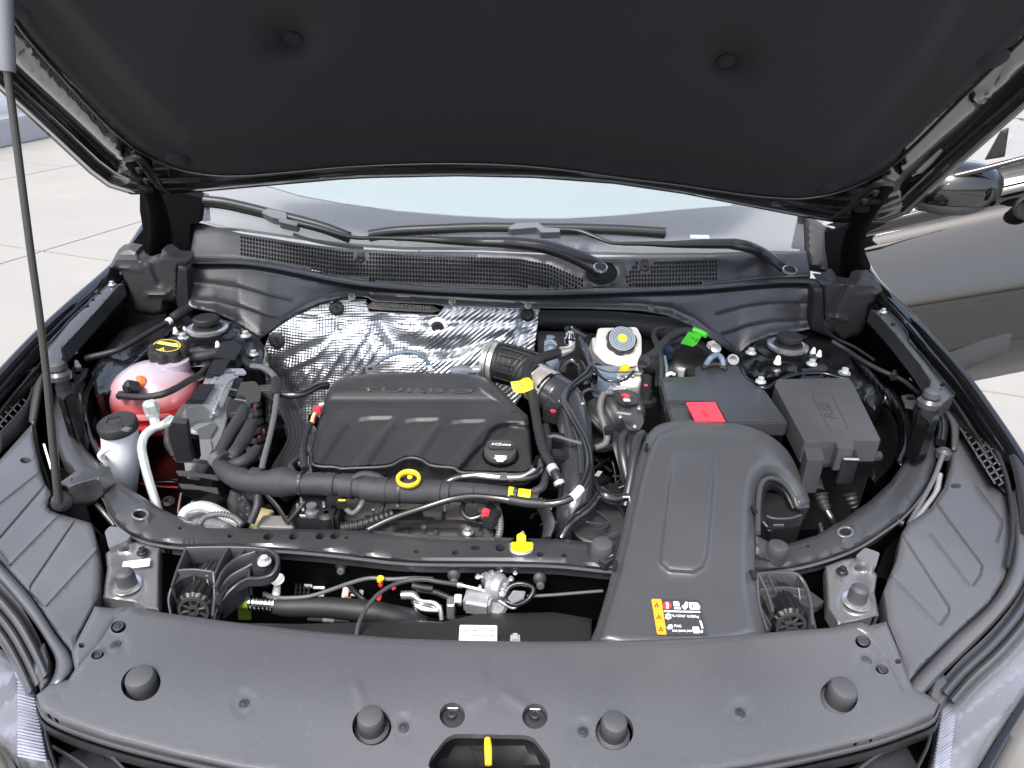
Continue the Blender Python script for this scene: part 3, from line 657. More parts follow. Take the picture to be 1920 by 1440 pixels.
# bright pressed rails bolted inside the wings
def rail(pts, hl, bolts, lip):
    o = plate('wing_rail', PT(pts[0]+(1.05,), pts[1]+(1.05,), pts[len(pts)//2]+(1.018,)), pts, RLM, car, step=6, relief=lambda X, Y, D: .004*ss(0, 6, D), holes=hl, skirt=.03, bev=.003, bevpx=4)
    for b in bolts: bolt(o, b[0], b[1], b[2]+.055, b[3], me=HBS)
    tube('rail_lip', [(x, y, z+.042) for x, y, z in lip], 2.2, PAS, o, n=6)
rail([(199, 534), (232, 532), (216, 548), (190, 578), (150, 622), (118, 656), (122, 672), (108, 690), (86, 682), (88, 650), (118, 612), (158, 572)], [circ(187, 550, 4, 2.5, 8), circ(175, 562, 4, 2.5, 8), circ(163, 574, 5, 3, 8)], [(210, 534, 1.0, 7)], [(196, 536, 1.005), (172, 560, 1.0), (164, 572, 1.0), (140, 592, .995), (112, 622, .99), (86, 650, .985)])
rail([(1632, 581), (1668, 583), (1690, 610), (1730, 668), (1770, 720), (1790, 742), (1765, 762), (1738, 738), (1742, 716), (1720, 684), (1680, 634), (1650, 600)], [circ(1674, 608, 5, 4, 8), circ(1766, 722, 5, 3.5, 8), circ(1764, 730, 3, 2, 8)], [(1656, 585, 1.0, 7)], [(1665, 583, 1.005), (1700, 622, 1.0), (1705, 640, 1.0), (1730, 668, .995), (1760, 704, .99), (1790, 740, .985)])
for (x, y, z) in ((140, 662, .97), (146, 688, .95), (1711, 712, .96)): bolt(car, x, y, z, 6, me=CONE, name='plug')
# ribbed duct/drum shapes inside the wings
for pts in ([(205, 560, .93), (215, 590, .90), (208, 618, .86)], [(190, 575, .93), (201, 600, .9), (197, 620, .86)]): tube('wing_rib', [(x, y, z+.06) for x, y, z in pts], 2.5, RLM, car, n=6)
for pts in ([(1642, 655, .86), (1645, 630, .9), (1662, 608, .93)], [(1650, 660, .86), (1652, 637, .9), (1670, 617, .93)], [(1660, 668, .86), (1662, 650, .9), (1682, 634, .93)]): tube('wing_rib', [(x, y, z+.06) for x, y, z in pts], 2.5, RLM, car, n=6)
# ---- strut towers
for s, P, cap in ((-1, [(180, 745), (172, 700), (190, 660), (225, 615), (290, 598), (350, 590), (400, 592), (440, 606), (486, 636), (500, 655), (498, 700), (420, 690), (330, 690), (250, 730)], (391, 612)),
                  (1, [(1384, 668), (1410, 648), (1445, 632), (1520, 622), (1570, 640), (1610, 668), (1640, 705), (1660, 745), (1640, 770), (1570, 720), (1480, 705), (1420, 712), (1380, 695)], (1475, 645))):
    cx, cy = cap
    def trel(X, Y, D, cx=cx, cy=cy):
        r = np.hypot(X-cx, (Y-cy-12)*1.9)
        return .020*(1-ss(52, 92, r)) - .004*np.exp(-((r-60)/9)**2) + .003*np.sin(X*.09+Y*.05)*ss(80, 130, r)+.0015*np.sin(X*.31+Y*.17)*np.sin(X*.11-Y*.23)*ss(90, 140, r)
    tw = plate('strut_tower', PZ(.965), P, PAS, car, step=7, relief=trel, skirt=.05, bev=.006, bevpx=6)
    c = W(cx, cy+12, .985); k = MPP(c)
    lathe('top_mount', c, (0, 0, 1), [(60*k, -.01), (58*k, .003), (46*k, .008), (44*k, .004), (38*k, .004), (36*k, .012), (30*k, .014), (28*k, .008)], PAS, tw)
    lathe('mount_ring', c, (0, 0, 1), [(37*k, .006), (37*k, .0145), (31*k, .0165), (22*k, .012)], STE if s < 0 else STE, tw)
    lathe('mount_cap', c, (0, 0, 1), [(27*k, .008), (26*k, .018), (16*k, .02), (16*k, .026), (23*k, .028), (23*k, .036), (20*k, .039)], RUB, tw)
    for p in (((343, 635, .99, 11), (461, 630, .99, 10), (476, 665, .97, 9)) if s < 0 else ((1408, 662, .99, 10), (1522, 683, .99, 10), (1426, 716, .97, 10), (1583, 700, .98, 11))):
        bolt(tw, *p[:3], p[3])
    for p in (((330, 625, .985, 6), (409, 651, .985, 6), (347, 622, .985, 5)) if s < 0 else ((1457, 682, .985, 8), (1535, 668, .99, 6), (1524, 663, .99, 6))):
        inst('weld_stud', CONE, tw, W(*p[:3]), None, p[3]*.9*MPP(W(*p[:3])))

# ---- pressed tie beam sweeping round the front of the bay
b_in = [(182, 690), (160, 712), (148, 740), (142, 775), (148, 810), (165, 845), (200, 882), (250, 920), (300, 953), (350, 976), (400, 986), (480, 992), (640, 993), (700, 995), (760, 1000), (850, 1006), (950, 1008), (1060, 1011), (1150, 1022), (1300, 1035), (1400, 1032), (1470, 1022), (1530, 1004), (1580, 975), (1630, 940), (1668, 905), (1694, 868), (1708, 825), (1712, 785), (1705, 755), (1690, 735)]
b_out = [(100, 738), (96, 790), (104, 835), (118, 865), (150, 900), (188, 925), (212, 972), (240, 1000), (280, 1016), (340, 1025), (430, 1027), (520, 1031), (600, 1037), (680, 1046), (740, 1053), (800, 1056), (960, 1057), (1050, 1060), (1150, 1070), (1300, 1078), (1420, 1072), (1480, 1066), (1540, 1052), (1600, 1030), (1650, 1000), (1700, 962), (1740, 908), (1757, 860), (1754, 815), (1742, 760)]
hb = [circ(503, 1006, 10, 6, 14, -15), circ(550, 1006, 9, 6, 14, -15), circ(601, 1005, 10, 6, 14, -15), circ(628, 1005, 10, 6, 14, -10), circ(650, 1008, 4, 3, 8), circ(781, 1034, 5, 3.5, 10), circ(854, 1036, 6.5, 5, 12), circ(892, 1027, 9, 5, 12), circ(938, 1027, 9, 7, 12), circ(1013, 1040, 6.5, 5, 12), circ(1058, 1042, 5, 4, 10), circ(263, 965, 11, 7, 14, -10), circ(431, 1005, 5, 4, 10), circ(338, 990, 4, 3, 10), circ(1585, 998, 10, 6, 14, 10), circ(1515, 1024, 4, 3, 10), circ(977, 1019, 21, 13, 16)]
def beam_rel(X, Y, D):
    h = .006*ss(2, 9, D)
    for c, rr in (((263, 965), (17, 11)), ((1585, 998), (16, 11))): h += .005*np.exp(-((np.hypot((X-c[0])/rr[0], (Y-c[1])/rr[1])-1)/.25)**2)
    h += ridge(X, Y, [(470, 995), (462, 1025)], 1.5, .001)-.003*np.exp(-((X-740)/60)**2)*ss(1010, 1040, Y)
    return h
beam = plate('tie_beam', PZ(.925), b_in+b_out[::-1], BEA, car, step=9, relief=beam_rel, holes=hb, skirt=.018, hskirt=.012, bev=.006, bevpx=5)
strip('tie_beam_front_lip', [[(x, y, .921) for x, y in b_out[4:]], [(x, y+5, .922) for x, y in b_out[4:]], [(x, y+8, .912) for x, y in b_out[4:]], [(x, y+9, .89) for x, y in b_out[4:]]], LIP, car, n=120, sub=4)
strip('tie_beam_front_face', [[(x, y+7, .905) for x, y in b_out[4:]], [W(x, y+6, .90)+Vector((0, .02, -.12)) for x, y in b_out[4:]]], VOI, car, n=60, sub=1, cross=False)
strip('tie_beam_inner_face', [[(x, y, .92) for x, y in b_in[:13]], [W(x, y, .92)+Vector((0, .0, -.10)) for x, y in b_in[:13]]], PAS, car, n=60, sub=1, cross=False)
strip('tie_beam_inner_face', [[(x, y, .92) for x, y in b_in[18:]], [W(x, y, .92)+Vector((0, .0, -.10)) for x, y in b_in[18:]]], PAS, car, n=60, sub=1, cross=False)
for (x, y, a_, b_) in ((263, 965, 15, 9), (1585, 998, 14, 9)):
    tube3('hole_rim', [PZ(.925).px(px_, py_, .009) for px_, py_ in circ(x, y, a_, b_, 16)+[circ(x, y, a_, b_, 16)[0]]], .0022, LIP, beam, n=8, sub=2)
# raised inner hoops of the wheel houses next to the beam
strip('wheel_house_edge', [[(250, 668, .96), (190, 684, .95), (160, 720, .94), (152, 765, .935), (165, 820, .93), (190, 868, .925)], [(252, 674, .965), (200, 694, .955), (172, 726, .945), (163, 768, .94), (172, 815, .93), (196, 860, .925)], [(262, 692, .93), (212, 704, .93), (184, 734, .92), (176, 770, .91), (180, 812, .9), (200, 850, .9)]], PAS, car, n=40, sub=3, thick=.004)
strip('wheel_house_edge', [[(1620, 712, .96), (1665, 722, .95), (1690, 750, .94), (1705, 785, .935), (1706, 830, .93), (1690, 872, .925)], [(1618, 720, .965), (1658, 732, .955), (1680, 758, .945), (1694, 790, .94), (1696, 828, .93), (1682, 866, .925)], [(1640, 752, .93), (1662, 762, .93), (1674, 775, .92), (1684, 800, .91), (1686, 830, .9), (1680, 850, .9)]], PAS, car, n=40, sub=3, thick=.004)
plate('wheel_house', PT((200, 700, .93), (190, 850, .88), (330, 720, .90)), [(184, 730), (215, 704), (262, 690), (300, 690), (320, 760), (230, 860), (196, 850), (178, 800)], PAS, car, step=12, skirt=.05, bev=.003, relief=lambda X, Y, D: -.03*ss(0, 40, D))
plate('wheel_house', PT((1640, 750, .93), (1660, 850, .88), (1560, 780, .90)), [(1600, 745), (1640, 748), (1668, 768), (1684, 800), (1686, 840), (1672, 875), (1640, 905), (1600, 860)], PAS, car, step=12, skirt=.05, bev=.003, relief=lambda X, Y, D: -.04*ss(0, 40, D))
# small plates by the beam ends
for pts, hl, z in (([(112, 905), (158, 872), (186, 888), (184, 894), (136, 912)], [circ(157, 889, 5, 3, 8), circ(137, 900, 5, 3, 8)], .945), ([(135, 688), (166, 690), (160, 705), (142, 724), (136, 706)], [circ(146, 698, 8, 4.5, 10)], .955), ([(1690, 742), (1712, 738), (1720, 750), (1712, 765), (1698, 762)], [circ(1708, 746, 9, 4.5, 10)], .955)):
    plate('bracket_plate', PZ(z), pts, RLM, car, step=7, holes=hl, skirt=.004, bev=.001, bevpx=2)
plate('beam_end_bracket', PV(.95), [(125, 910), (186, 893), (200, 925), (170, 948), (140, 945), (132, 930)], BEA, car, step=8, skirt=.03, bev=.005)
tube('beam_end_rod', [(168, 925, .91), (190, 955, .90), (215, 985, .88)], 5, BEA, car, n=8)

# ---- moulded side covers between wing and beam
CV = PT((60, 900, .945), (150, 1100, .915), (-40, 1000, .93))
CVL = {}
def cvrel(gr, rd, base=.003):
    CVL['l'] = gr+rd
    def f(X, Y, D):
        h = base*ss(0, 8, D)
        for l in gr: h -= ridge(X, Y, l, 2.0, .0030)
        for l in rd: h += ridge(X, Y, l, 2.0, .0025)
        return h
    return f
crl = cvrel([[(0, 1010), (94, 900)], [(142, 976), (60, 1096), (54, 1110), (82, 1139)]], [[(0, 942), (68, 888)], [(17, 1059), (108, 966)], [(82, 1139), (181, 1030)], [(0, 1036), (17, 1059)]])
plate('side_cover', PZ(.935), [(-120, 960), (-60, 905), (0, 862), (30, 828), (62, 792), (66, 830), (76, 880), (84, 905), (97, 925), (90, 948), (96, 958), (112, 964), (172, 981), (181, 1010), (188, 1058), (187, 1110), (178, 1136), (150, 1190), (137, 1228), (110, 1196), (60, 1120), (0, 1052), (-120, 940)], FPL, car, step=8, holes=[circ(48, 863, 11, 6, 12)], relief=crl, lines=CVL['l'], lw=1.8, skirt=.03, bev=.004)
crl = cvrel([[(1830, 911), (1877, 975), (1879, 987), (1870, 1014)], [(1750, 938), (1841, 1060), (1838, 1077), (1822, 1100)], [(1693, 1006), (1779, 1139), (1778, 1150), (1761, 1173)]], [[(1673, 1082), (1761, 1173)], [(1747, 1003), (1822, 1100)]])
plate('side_cover', PZ(.935), [(1798, 806), (1830, 856), (1864, 912), (1886, 930), (1896, 985), (1896, 1035), (1884, 1085), (1855, 1130), (1790, 1190), (1730, 1248), (1702, 1284), (1688, 1235), (1664, 1170), (1656, 1110), (1664, 1088), (1680, 1050), (1690, 1000), (1702, 982), (1745, 952), (1770, 915), (1782, 870), (1785, 830)], FPL, car, step=8, holes=[circ(1792, 911, 10, 5, 12)], relief=crl, lines=CVL['l'], lw=1.8, skirt=.03, bev=.004)
# diagonal walls and the webbed openings outside them
strip('cover_wall', [[(0, 812, .955), (55, 748, .96), (66, 715, .965)], [(0, 850, .93), (58, 790, .93), (64, 740, .94)]], PLA, car, n=20, sub=2, cross=False, thick=.004)
strip('cover_wall', [[(1794, 768, .965), (1840, 836, .96), (1884, 925, .94)], [(1796, 805, .93), (1832, 862, .93), (1868, 915, .93)]], PLA, car, n=20, sub=2, cross=False, thick=.004)
strip('cover_upright', [[(68, 690, .97), (60, 735, .96), (54, 790, .945)], [(78, 700, .975), (70, 740, .965), (62, 795, .945)]], PLS, car, n=20, sub=2, cross=False, thick=.008)
strip('cover_upright', [[(1760, 752, .975), (1784, 790, .965), (1786, 842, .945)], [(1766, 748, .975), (1796, 788, .965), (1796, 842, .945)]], PLS, car, n=20, sub=2, cross=False, thick=.008)
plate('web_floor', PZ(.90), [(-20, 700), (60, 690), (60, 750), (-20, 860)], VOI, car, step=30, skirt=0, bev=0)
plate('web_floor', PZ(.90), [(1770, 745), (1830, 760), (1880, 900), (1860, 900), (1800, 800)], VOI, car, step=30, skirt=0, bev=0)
def lattice(poly, ang1, ang2, gap, w, z, name='cover_lattice'):
    bm = bmesh.new(); poly_n = poly
    xs = [p[0] for p in poly]; ys = [p[1] for p in poly]; c = np.array([sum(xs)/len(xs), sum(ys)/len(ys)]); Rr = 200
    for a_ in (ang1, ang2):
        d = np.array([math.cos(R(a_)), math.sin(R(a_))]); n_ = np.array([-d[1], d[0]])
        for k in range(-15, 16):
            q = c+n_*k*gap; t = np.linspace(-Rr, Rr, 201); S = q+np.outer(t, d); ok = inside(S[:, 0], S[:, 1], poly)
            if ok.sum() < 2: continue
            i0, i1 = np.where(ok)[0][[0, -1]]; A0, B0 = S[i0], S[i1]
            v = []
            for (p, sg) in ((A0, 1), (A0, -1), (B0, -1), (B0, 1)):
                for zz in (z, z-.015): v.append(bm.verts.new(W(p[0]+n_[0]*w*sg*.5, p[1]+n_[1]*w*sg*.5, zz)))
            for f in ((0, 2, 4, 6), (0, 1, 3, 2), (2, 3, 5, 4), (4, 5, 7, 6), (6, 7, 1, 0)): bm.faces.new([v[i] for i in f])
    link(name, bm_mesh(name, bm), RLM, car, kind='stuff')
lattice([(-10, 760), (45, 745), (52, 752), (0, 808), (-10, 815)], -50, 40, 13, 2.5, .955)
lattice([(-10, 735), (20, 705), (66, 700), (58, 735), (40, 742), (-10, 755)], -40, 70, 14, 3, .955)
lattice([(1772, 750), (1800, 752), (1838, 775), (1842, 795), (1800, 800), (1780, 775)], 40, -60, 14, 3, .96)
lattice([(1797, 800), (1842, 800), (1868, 852), (1884, 895), (1880, 915), (1866, 908), (1832, 858)], 58, -30, 13, 3.4, .962)
for (x, y) in ((42, 715), (1806, 770)):
    p = W(x, y, .958); lathe('web_boss', p, (0, 0, 1), [(.02, -.01), (.02, .003), (.015, .004), (.013, -.002), (.009, -.002), (.008, .005), (.004, .005)], PLS, car)
for (x, y) in ((22, 738), (40, 738), (1801, 795), (1823, 795)):
    lathe('web_dome', W(x, y, .955), (0, 0, 1), [(.010, 0), (.008, .006), (.004, .009)], PLA, car, n=14)
zprism('cover_block', [(30, 690), (45, 675), (75, 676), (68, 698)], .985, .02, PLS, car, bevel=.004)
zprism('cover_block', [(1770, 735), (1784, 730), (1804, 732), (1822, 752), (1790, 756)], .985, .02, PLS, car, bevel=.004)
# rolled outer rims of the covers
rL_i = [(-60, 985), (0, 1052), (60, 1120), (110, 1196), (136, 1230), (142, 1250), (130, 1272)]
rL_o = [(-60, 1030), (0, 1092), (50, 1150), (85, 1200), (104, 1240), (100, 1268), (90, 1286)]
strip('cover_rim', [[(x, y, .930) for x, y in rL_i], [((x*3+u)/4, (y*3+v)/4, .946) for (x, y), (u, v) in zip(rL_i, rL_o)], [((x+3*u)/4, (y+3*v)/4, .946) for (x, y), (u, v) in zip(rL_i, rL_o)], [(u, v, .925) for u, v in rL_o]], FPL, car, n=40, sub=5, thick=.01)
rR_i = [(1886, 930), (1897, 985), (1896, 1035), (1884, 1085), (1855, 1132), (1790, 1192), (1735, 1248), (1700, 1290), (1703, 1310)]
rR_o = [(1926, 900), (1936, 985), (1934, 1050), (1915, 1105), (1878, 1155), (1810, 1225), (1758, 1275), (1735, 1300), (1722, 1310)]
strip('cover_rim', [[(x, y, .930) for x, y in rR_i], [((x*3+u)/4, (y*3+v)/4, .946) for (x, y), (u, v) in zip(rR_i, rR_o)], [((x+3*u)/4, (y+3*v)/4, .946) for (x, y), (u, v) in zip(rR_i, rR_o)], [(u, v, .925) for u, v in rR_o]], FPL, car, n=50, sub=5, thick=.01)
# lower stepped rims next to the lamps
for k, (o1, o2, z) in enumerate(((0, 14, .93), (20, 32, .918), (38, 50, .905))):
    a = [(-60, 1050), (0, 1112), (40, 1160), (70, 1212), (92, 1260)]; e = len(a)
    strip('cover_step', [[(x-o1*.75, y+o1*.8, z) for x, y in a], [(x-(o1+o2)*.375, y+(o1+o2)*.4, z+.006) for x, y in a], [(x-o2*.75, y+o2*.8, z) for x, y in a], [(x-o2*.75-4, y+o2*.8+3, z-.02) for x, y in a]], FPL, car, n=30, sub=3)
    a = [(1945, 1010), (1938, 1070), (1912, 1130), (1860, 1195), (1800, 1252), (1765, 1292)]
    strip('cover_step', [[(x+o1*.75, y+o1*.8, z) for x, y in a], [(x+(o1+o2)*.375, y+(o1+o2)*.4, z+.006) for x, y in a], [(x+o2*.75, y+o2*.8, z) for x, y in a], [(x+o2*.75+4, y+o2*.8+3, z-.02) for x, y in a]], FPL if k else mat('blue_grey_strip', (.055, .065, .078), .35), car, n=30, sub=3)
a = [(-60, 1050), (0, 1112), (40, 1160), (70, 1212), (92, 1260)]
strip('step_infill', [[(x, y-22, .915) for x, y in a], [(x-18, y+20, .905) for x, y in a], [(x-42, y+46, .89) for x, y in a]], FPL, car, n=20, sub=2)
a = [(1945, 1010), (1938, 1070), (1912, 1130), (1860, 1195), (1800, 1252), (1765, 1292)]
strip('step_infill', [[(x-4, y-10, .915) for x, y in a], [(x+18, y+20, .905) for x, y in a], [(x+42, y+46, .89) for x, y in a]], FPL, car, n=20, sub=2)
plate('rim_end_block', PZ(.925), [(68, 1218), (84, 1205), (96, 1240), (96, 1280), (78, 1292), (62, 1262)], FPL, car, step=8, skirt=.05, bev=.006, bevpx=6)
plate('rim_end_block', PZ(.925), [(1752, 1268), (1768, 1262), (1788, 1290), (1764, 1322), (1738, 1306)], FPL, car, step=8, skirt=.05, bev=.006, bevpx=6)
# wing-edge seal on the right
tube('bay_seal', [(1812, 752, .968), (1846, 804, .965), (1872, 854, .96), (1889, 905, .955), (1897, 950, .952), (1898, 1000, .95), (1888, 1062, .945)], 4.5, RUB, car, n=8)
strip('wing_edge_cover', [[(1828, 748, .985), (1862, 796, .98), (1890, 852, .97), (1908, 930, .96), (1914, 1000, .95)], [(1836, 746, .99), (1872, 794, .985), (1902, 852, .975), (1920, 930, .965), (1928, 1000, .955)], [(1840, 738, .985), (1880, 790, .98), (1915, 850, .97), (1940, 930, .96), (1950, 1000, .95)]], PLA, car, n=30, sub=3)
strip('wing_edge_cover', [[(26, 690, .985), (-10, 740, .98), (-60, 800, .97)], [(18, 682, .99), (-20, 730, .985), (-70, 790, .97)]], PLA, car, n=20, sub=2, cross=False)

# ---- front trim panel over the radiator
FP = PT((200, 1150, .955), (1700, 1172, .955), (960, 1440, .935))
f_top = [(178, 1137), (215, 1141), (228, 1137), (246, 1136), (270, 1143), (350, 1155), (480, 1172), (600, 1185), (750, 1197), (860, 1201), (1000, 1203), (1115, 1202), (1200, 1200), (1300, 1196), (1430, 1187), (1560, 1177), (1592, 1170), (1615, 1167), (1630, 1173), (1661, 1166)]
f_rest = [(1680, 1210), (1700, 1262), (1712, 1290), (1738, 1302), (1760, 1318), (1752, 1338), (1700, 1364), (1640, 1385), (1530, 1412), (1400, 1438), (1250, 1460), (1000, 1476), (800, 1476), (600, 1462), (450, 1444), (330, 1418), (200, 1384), (112, 1352), (76, 1330), (68, 1304), (92, 1284), (128, 1274), (140, 1256), (134, 1222)]
slot = rounded([(802, 1440), (806, 1422), (836, 1384), (852, 1376), (985, 1378), (1002, 1384), (1032, 1424), (1032, 1444), (980, 1452), (850, 1452)], 10)
fh = [circ(264, 1281, 38, 33, 24, -20), circ(697, 1362, 37, 36, 24), circ(1152, 1371, 36, 36, 24), circ(1573, 1306, 36, 33, 24, 20), circ(848, 1341, 24, 24, 20), circ(1003, 1343, 24, 24, 20), circ(222, 1175, 15, 12, 16, -20), circ(183, 1227, 13, 9, 14, -20), circ(153, 1210, 6, 5, 10), circ(1618, 1203, 15, 12, 16, 20), circ(1654, 1255, 13, 9, 14, 20), circ(1684, 1240, 6, 5, 10), slot]
def fprel(X, Y, D):
    h = .004*ss(0, 10, D) + .004*np.exp(-((Y-1290)/110)**2)
    h -= ridge(X, Y, [(246, 1136), (215, 1160), (190, 1200), (150, 1245)], 3, .002)+ridge(X, Y, [(1592, 1170), (1625, 1190), (1660, 1235), (1690, 1290)], 3, .002)
    h += .0015*ridge(X, Y, [(668, 1282), (682, 1330)], 5, 1)+.0012*ridge(X, Y, [(912, 1270), (905, 1300), (885, 1320)], 7, 1)+.0012*ridge(X, Y, [(950, 1300), (985, 1325)], 8, 1)
    for c in ((216, 1210), (115, 1284), (457, 1320), (756, 1364), (1093, 1372), (1388, 1337), (1625, 1239)): h -= .0015*np.exp(-((np.hypot(X-c[0], Y-c[1])-17)/3)**2)
    return h
fp = plate('front_trim_panel', FP, f_top+f_rest, FPL, car, step=9, relief=fprel, holes=fh, rings=(2, 5, 8, 12), lines=[[(246, 1136), (215, 1160), (190, 1200), (150, 1245)], [(1592, 1170), (1625, 1190), (1660, 1235), (1690, 1290)]], skirt=.012, hskirt=.008, bev=.003, bevpx=4)
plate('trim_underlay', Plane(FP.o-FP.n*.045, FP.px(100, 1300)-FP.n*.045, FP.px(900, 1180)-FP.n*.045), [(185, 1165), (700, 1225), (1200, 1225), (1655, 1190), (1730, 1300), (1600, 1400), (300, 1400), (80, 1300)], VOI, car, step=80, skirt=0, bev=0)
for (x, y, r, tx) in ((268, 1279, 27, -1), (696, 1352, 25, -1), (1150, 1362, 25, 1), (1576, 1300, 26, 1)):
    p = FP.px(x, y+4, -.001); k = MPP(p)
    inst('bump_stop', STOP, fp, p, QZ(FP.n), r*k)
    q = FP.px(x+tx*15, y+24, -.014); inst('stop_bracket', fin(lathe_mesh('stop_bracket', [(1, 0), (1, .1), (.7, .12)], 20), STE) if 'stop_bracket' not in bpy.data.meshes else bpy.data.meshes['stop_bracket'], fp, q, QZ(FP.n), 16*k)
for (x, y) in ((848, 1343), (1003, 1345)):
    p = FP.px(x, y, -.004); k = MPP(p); inst('trim_screw', fin(lathe_mesh('trim_screw', [(1.05, -.2), (1.05, 0), (.55, .05), (.48, .0), (.36, .0), (.34, .3), (.2, .34), (.14, .18)], 20), PLA) if 'trim_screw' not in bpy.data.meshes else bpy.data.meshes['trim_screw'], fp, p, QZ(FP.n), 22*k)
    box('screw_tab', FP.px(x, y-17, -.004), (.014, .005, .003), STE, fp, d=FP.n, bevel=.001)
for (x, y, r) in ((216, 1210, 10), (457, 1320, 10), (756, 1364, 10), (1093, 1372, 10), (1388, 1337, 10), (1625, 1239, 10), (222, 1175, 10), (1618, 1203, 10), (183, 1228, 8), (1654, 1256, 8)):
    p = FP.px(x, y, (.0075 if 1240 < y else .006) if r == 10 and y not in (1175, 1203) else .001); inst('push_clip', CLIP, fp, p, QZ(FP.n), r*MPP(p))
# release slot: black tray with yellow lever
tray = plate('release_tray', Plane(FP.o-FP.n*.02, FP.px(100, 1300)-FP.n*.02, FP.px(900, 1180)-FP.n*.02), [(x, y+4) for x, y in slot], PLD, fp, step=12, relief=lambda X, Y, D: -.02*ss(0, 20, D), skirt=.01, bev=0)
tube3('release_lever', [FP.px(914, 1386, .004), FP.px(915, 1400, .006), FP.px(916, 1434, .004)], [.0035, .0042, .0038], YEL, fp, n=10)
zprism('lever_plate', [(880, 1398), (905, 1404), (914, 1436), (902, 1438)], .925, .002, EDK, fp, bevel=.0005)
# stepped lip below the panel edge and grille slats
e1 = [(68, 1306), (80, 1334), (112, 1354), (200, 1386), (330, 1420), (450, 1446), (600, 1464), (800, 1478), (1000, 1478), (1250, 1462), (1400, 1440), (1530, 1414), (1640, 1387), (1700, 1366), (1752, 1342), (1762, 1318)]
strip('panel_lip', [[(x, y, .932) for x, y in e1], [(x, y+5, .934) for x, y in e1], [(x, y+11, .928) for x, y in e1], [(x, y+14, .915) for x, y in e1]], FPL, car, n=100, sub=3)
strip('bumper_beam_trim', [[(x, y+16, .915) for x, y in e1], [(x, y+20, .920) for x, y in e1], [(x, y+27, .905) for x, y in e1], [(x, y+34, .86) for x, y in e1]], PLA, car, n=100, sub=3)
wallq('grille_back', [W(60, 1330, .80), W(1790, 1330, .80), W(1760, 1460, .80), W(90, 1460, .80)])
fe = [W(x, y, z) for x, y, z in ((20, 1450, .84), (120, 1480, .84), (320, 1530, .84), (600, 1575, .84), (960, 1590, .84), (1320, 1570, .84), (1560, 1530, .84), (1740, 1480, .84), (1830, 1450, .84))]
strip('front_bumper', [fe, [p+Vector((0, -.03, -.04)) for p in fe], [p+Vector((0, -.05, -.16)) for p in fe], [p+Vector((0, -.03, -.34)) for p in fe], [p+Vector((0, .06, -.50)) for p in fe]], PAI, car, n=60, sub=4, thick=.004)
for k in range(4): tube3('grille_bar', [p+Vector((0, -.045-.004*k, -.08-.05*k)) for p in fe[1:-1]], .008, PLG, car, n=8)
def slat(p): tube('grille_slat', p, 6, PLG, car, n=8, squash=(.5, 1))
for p in ([(106, 1362, .885), (160, 1392, .885), (210, 1420, .885), (240, 1450, .885)], [(100, 1400, .87), (150, 1430, .87), (200, 1470, .87)], [(1715, 1380, .885), (1680, 1396, .885), (1640, 1420, .885), (1600, 1450, .885)], [(82, 1340, .90), (90, 1390, .89), (108, 1450, .88)], [(1748, 1345, .90), (1742, 1390, .89), (1715, 1450, .88)]): slat(p)
plate('grille_shelf', PZ(.84), [(110, 1420), (160, 1400), (260, 1450), (250, 1500), (100, 1500)], PLG, car, step=20, bev=.003)
plate('grille_shelf', PZ(.84), [(1700, 1400), (1620, 1425), (1560, 1460), (1600, 1500), (1760, 1500)], PLG, car, step=20, bev=.003)
# ---- headlamps
LENS = mat('lamp_lens', (.42, .44, .50), .04, coat=1., rvar=.01, alpha=.25); LAMPI = mat('lamp_reflector', (.30, .30, .35), .25, metal=.55, var=.1, vscale=20); RIBM = mat('lamp_optic', (.36, .38, .46), .15, metal=.3)
def lamp(outl, inner, ribs, label):
    h = plate('headlamp_housing', PZ(.86), inner, LAMPI, car, step=12, relief=lambda X, Y, D: .012*np.sin(X*.045+Y*.06), skirt=.05, bev=.004, label=label)
    plate('headlamp_lens', PZ(.905), outl, LENS, h, step=12, relief=lambda X, Y, D: .012*ss(0, 30, D), skirt=.03, bev=.006, bevpx=6)
    for a_, b_ in ribs: tube3('lamp_flute', [W(a_[0], a_[1], .885), W(b_[0], b_[1], .885)], 2.1*MPP(W(a_[0], a_[1], .885)), RIBM, h, n=6, sub=1)
lamp([(-160, 1100), (0, 1216), (30, 1240), (62, 1272), (68, 1310), (80, 1370), (92, 1425), (60, 1436), (20, 1412), (0, 1390), (-160, 1300)], [(-160, 1110), (0, 1224), (56, 1276), (64, 1330), (84, 1420), (55, 1428), (0, 1380), (-160, 1290)],
     [((34, 1272+i*6.0), (60+i*1.15, 1280+i*6.1)) for i in range(25)], 'left headlamp with a ribbed inner edge')
lamp([(1768, 1320), (1800, 1292), (1830, 1262), (1880, 1210), (1930, 1150), (2060, 1040), (2060, 1250), (1925, 1296), (1870, 1380), (1826, 1452), (1740, 1452), (1756, 1390)], [(1774, 1326), (1820, 1290), (1930, 1165), (2050, 1060), (2050, 1240), (1915, 1290), (1815, 1452), (1746, 1452)],
     [((1768-i*.85, 1322+i*6.0), (1795-i*.7, 1300+i*6.2)) for i in range(23)], 'right headlamp with a ribbed inner edge')
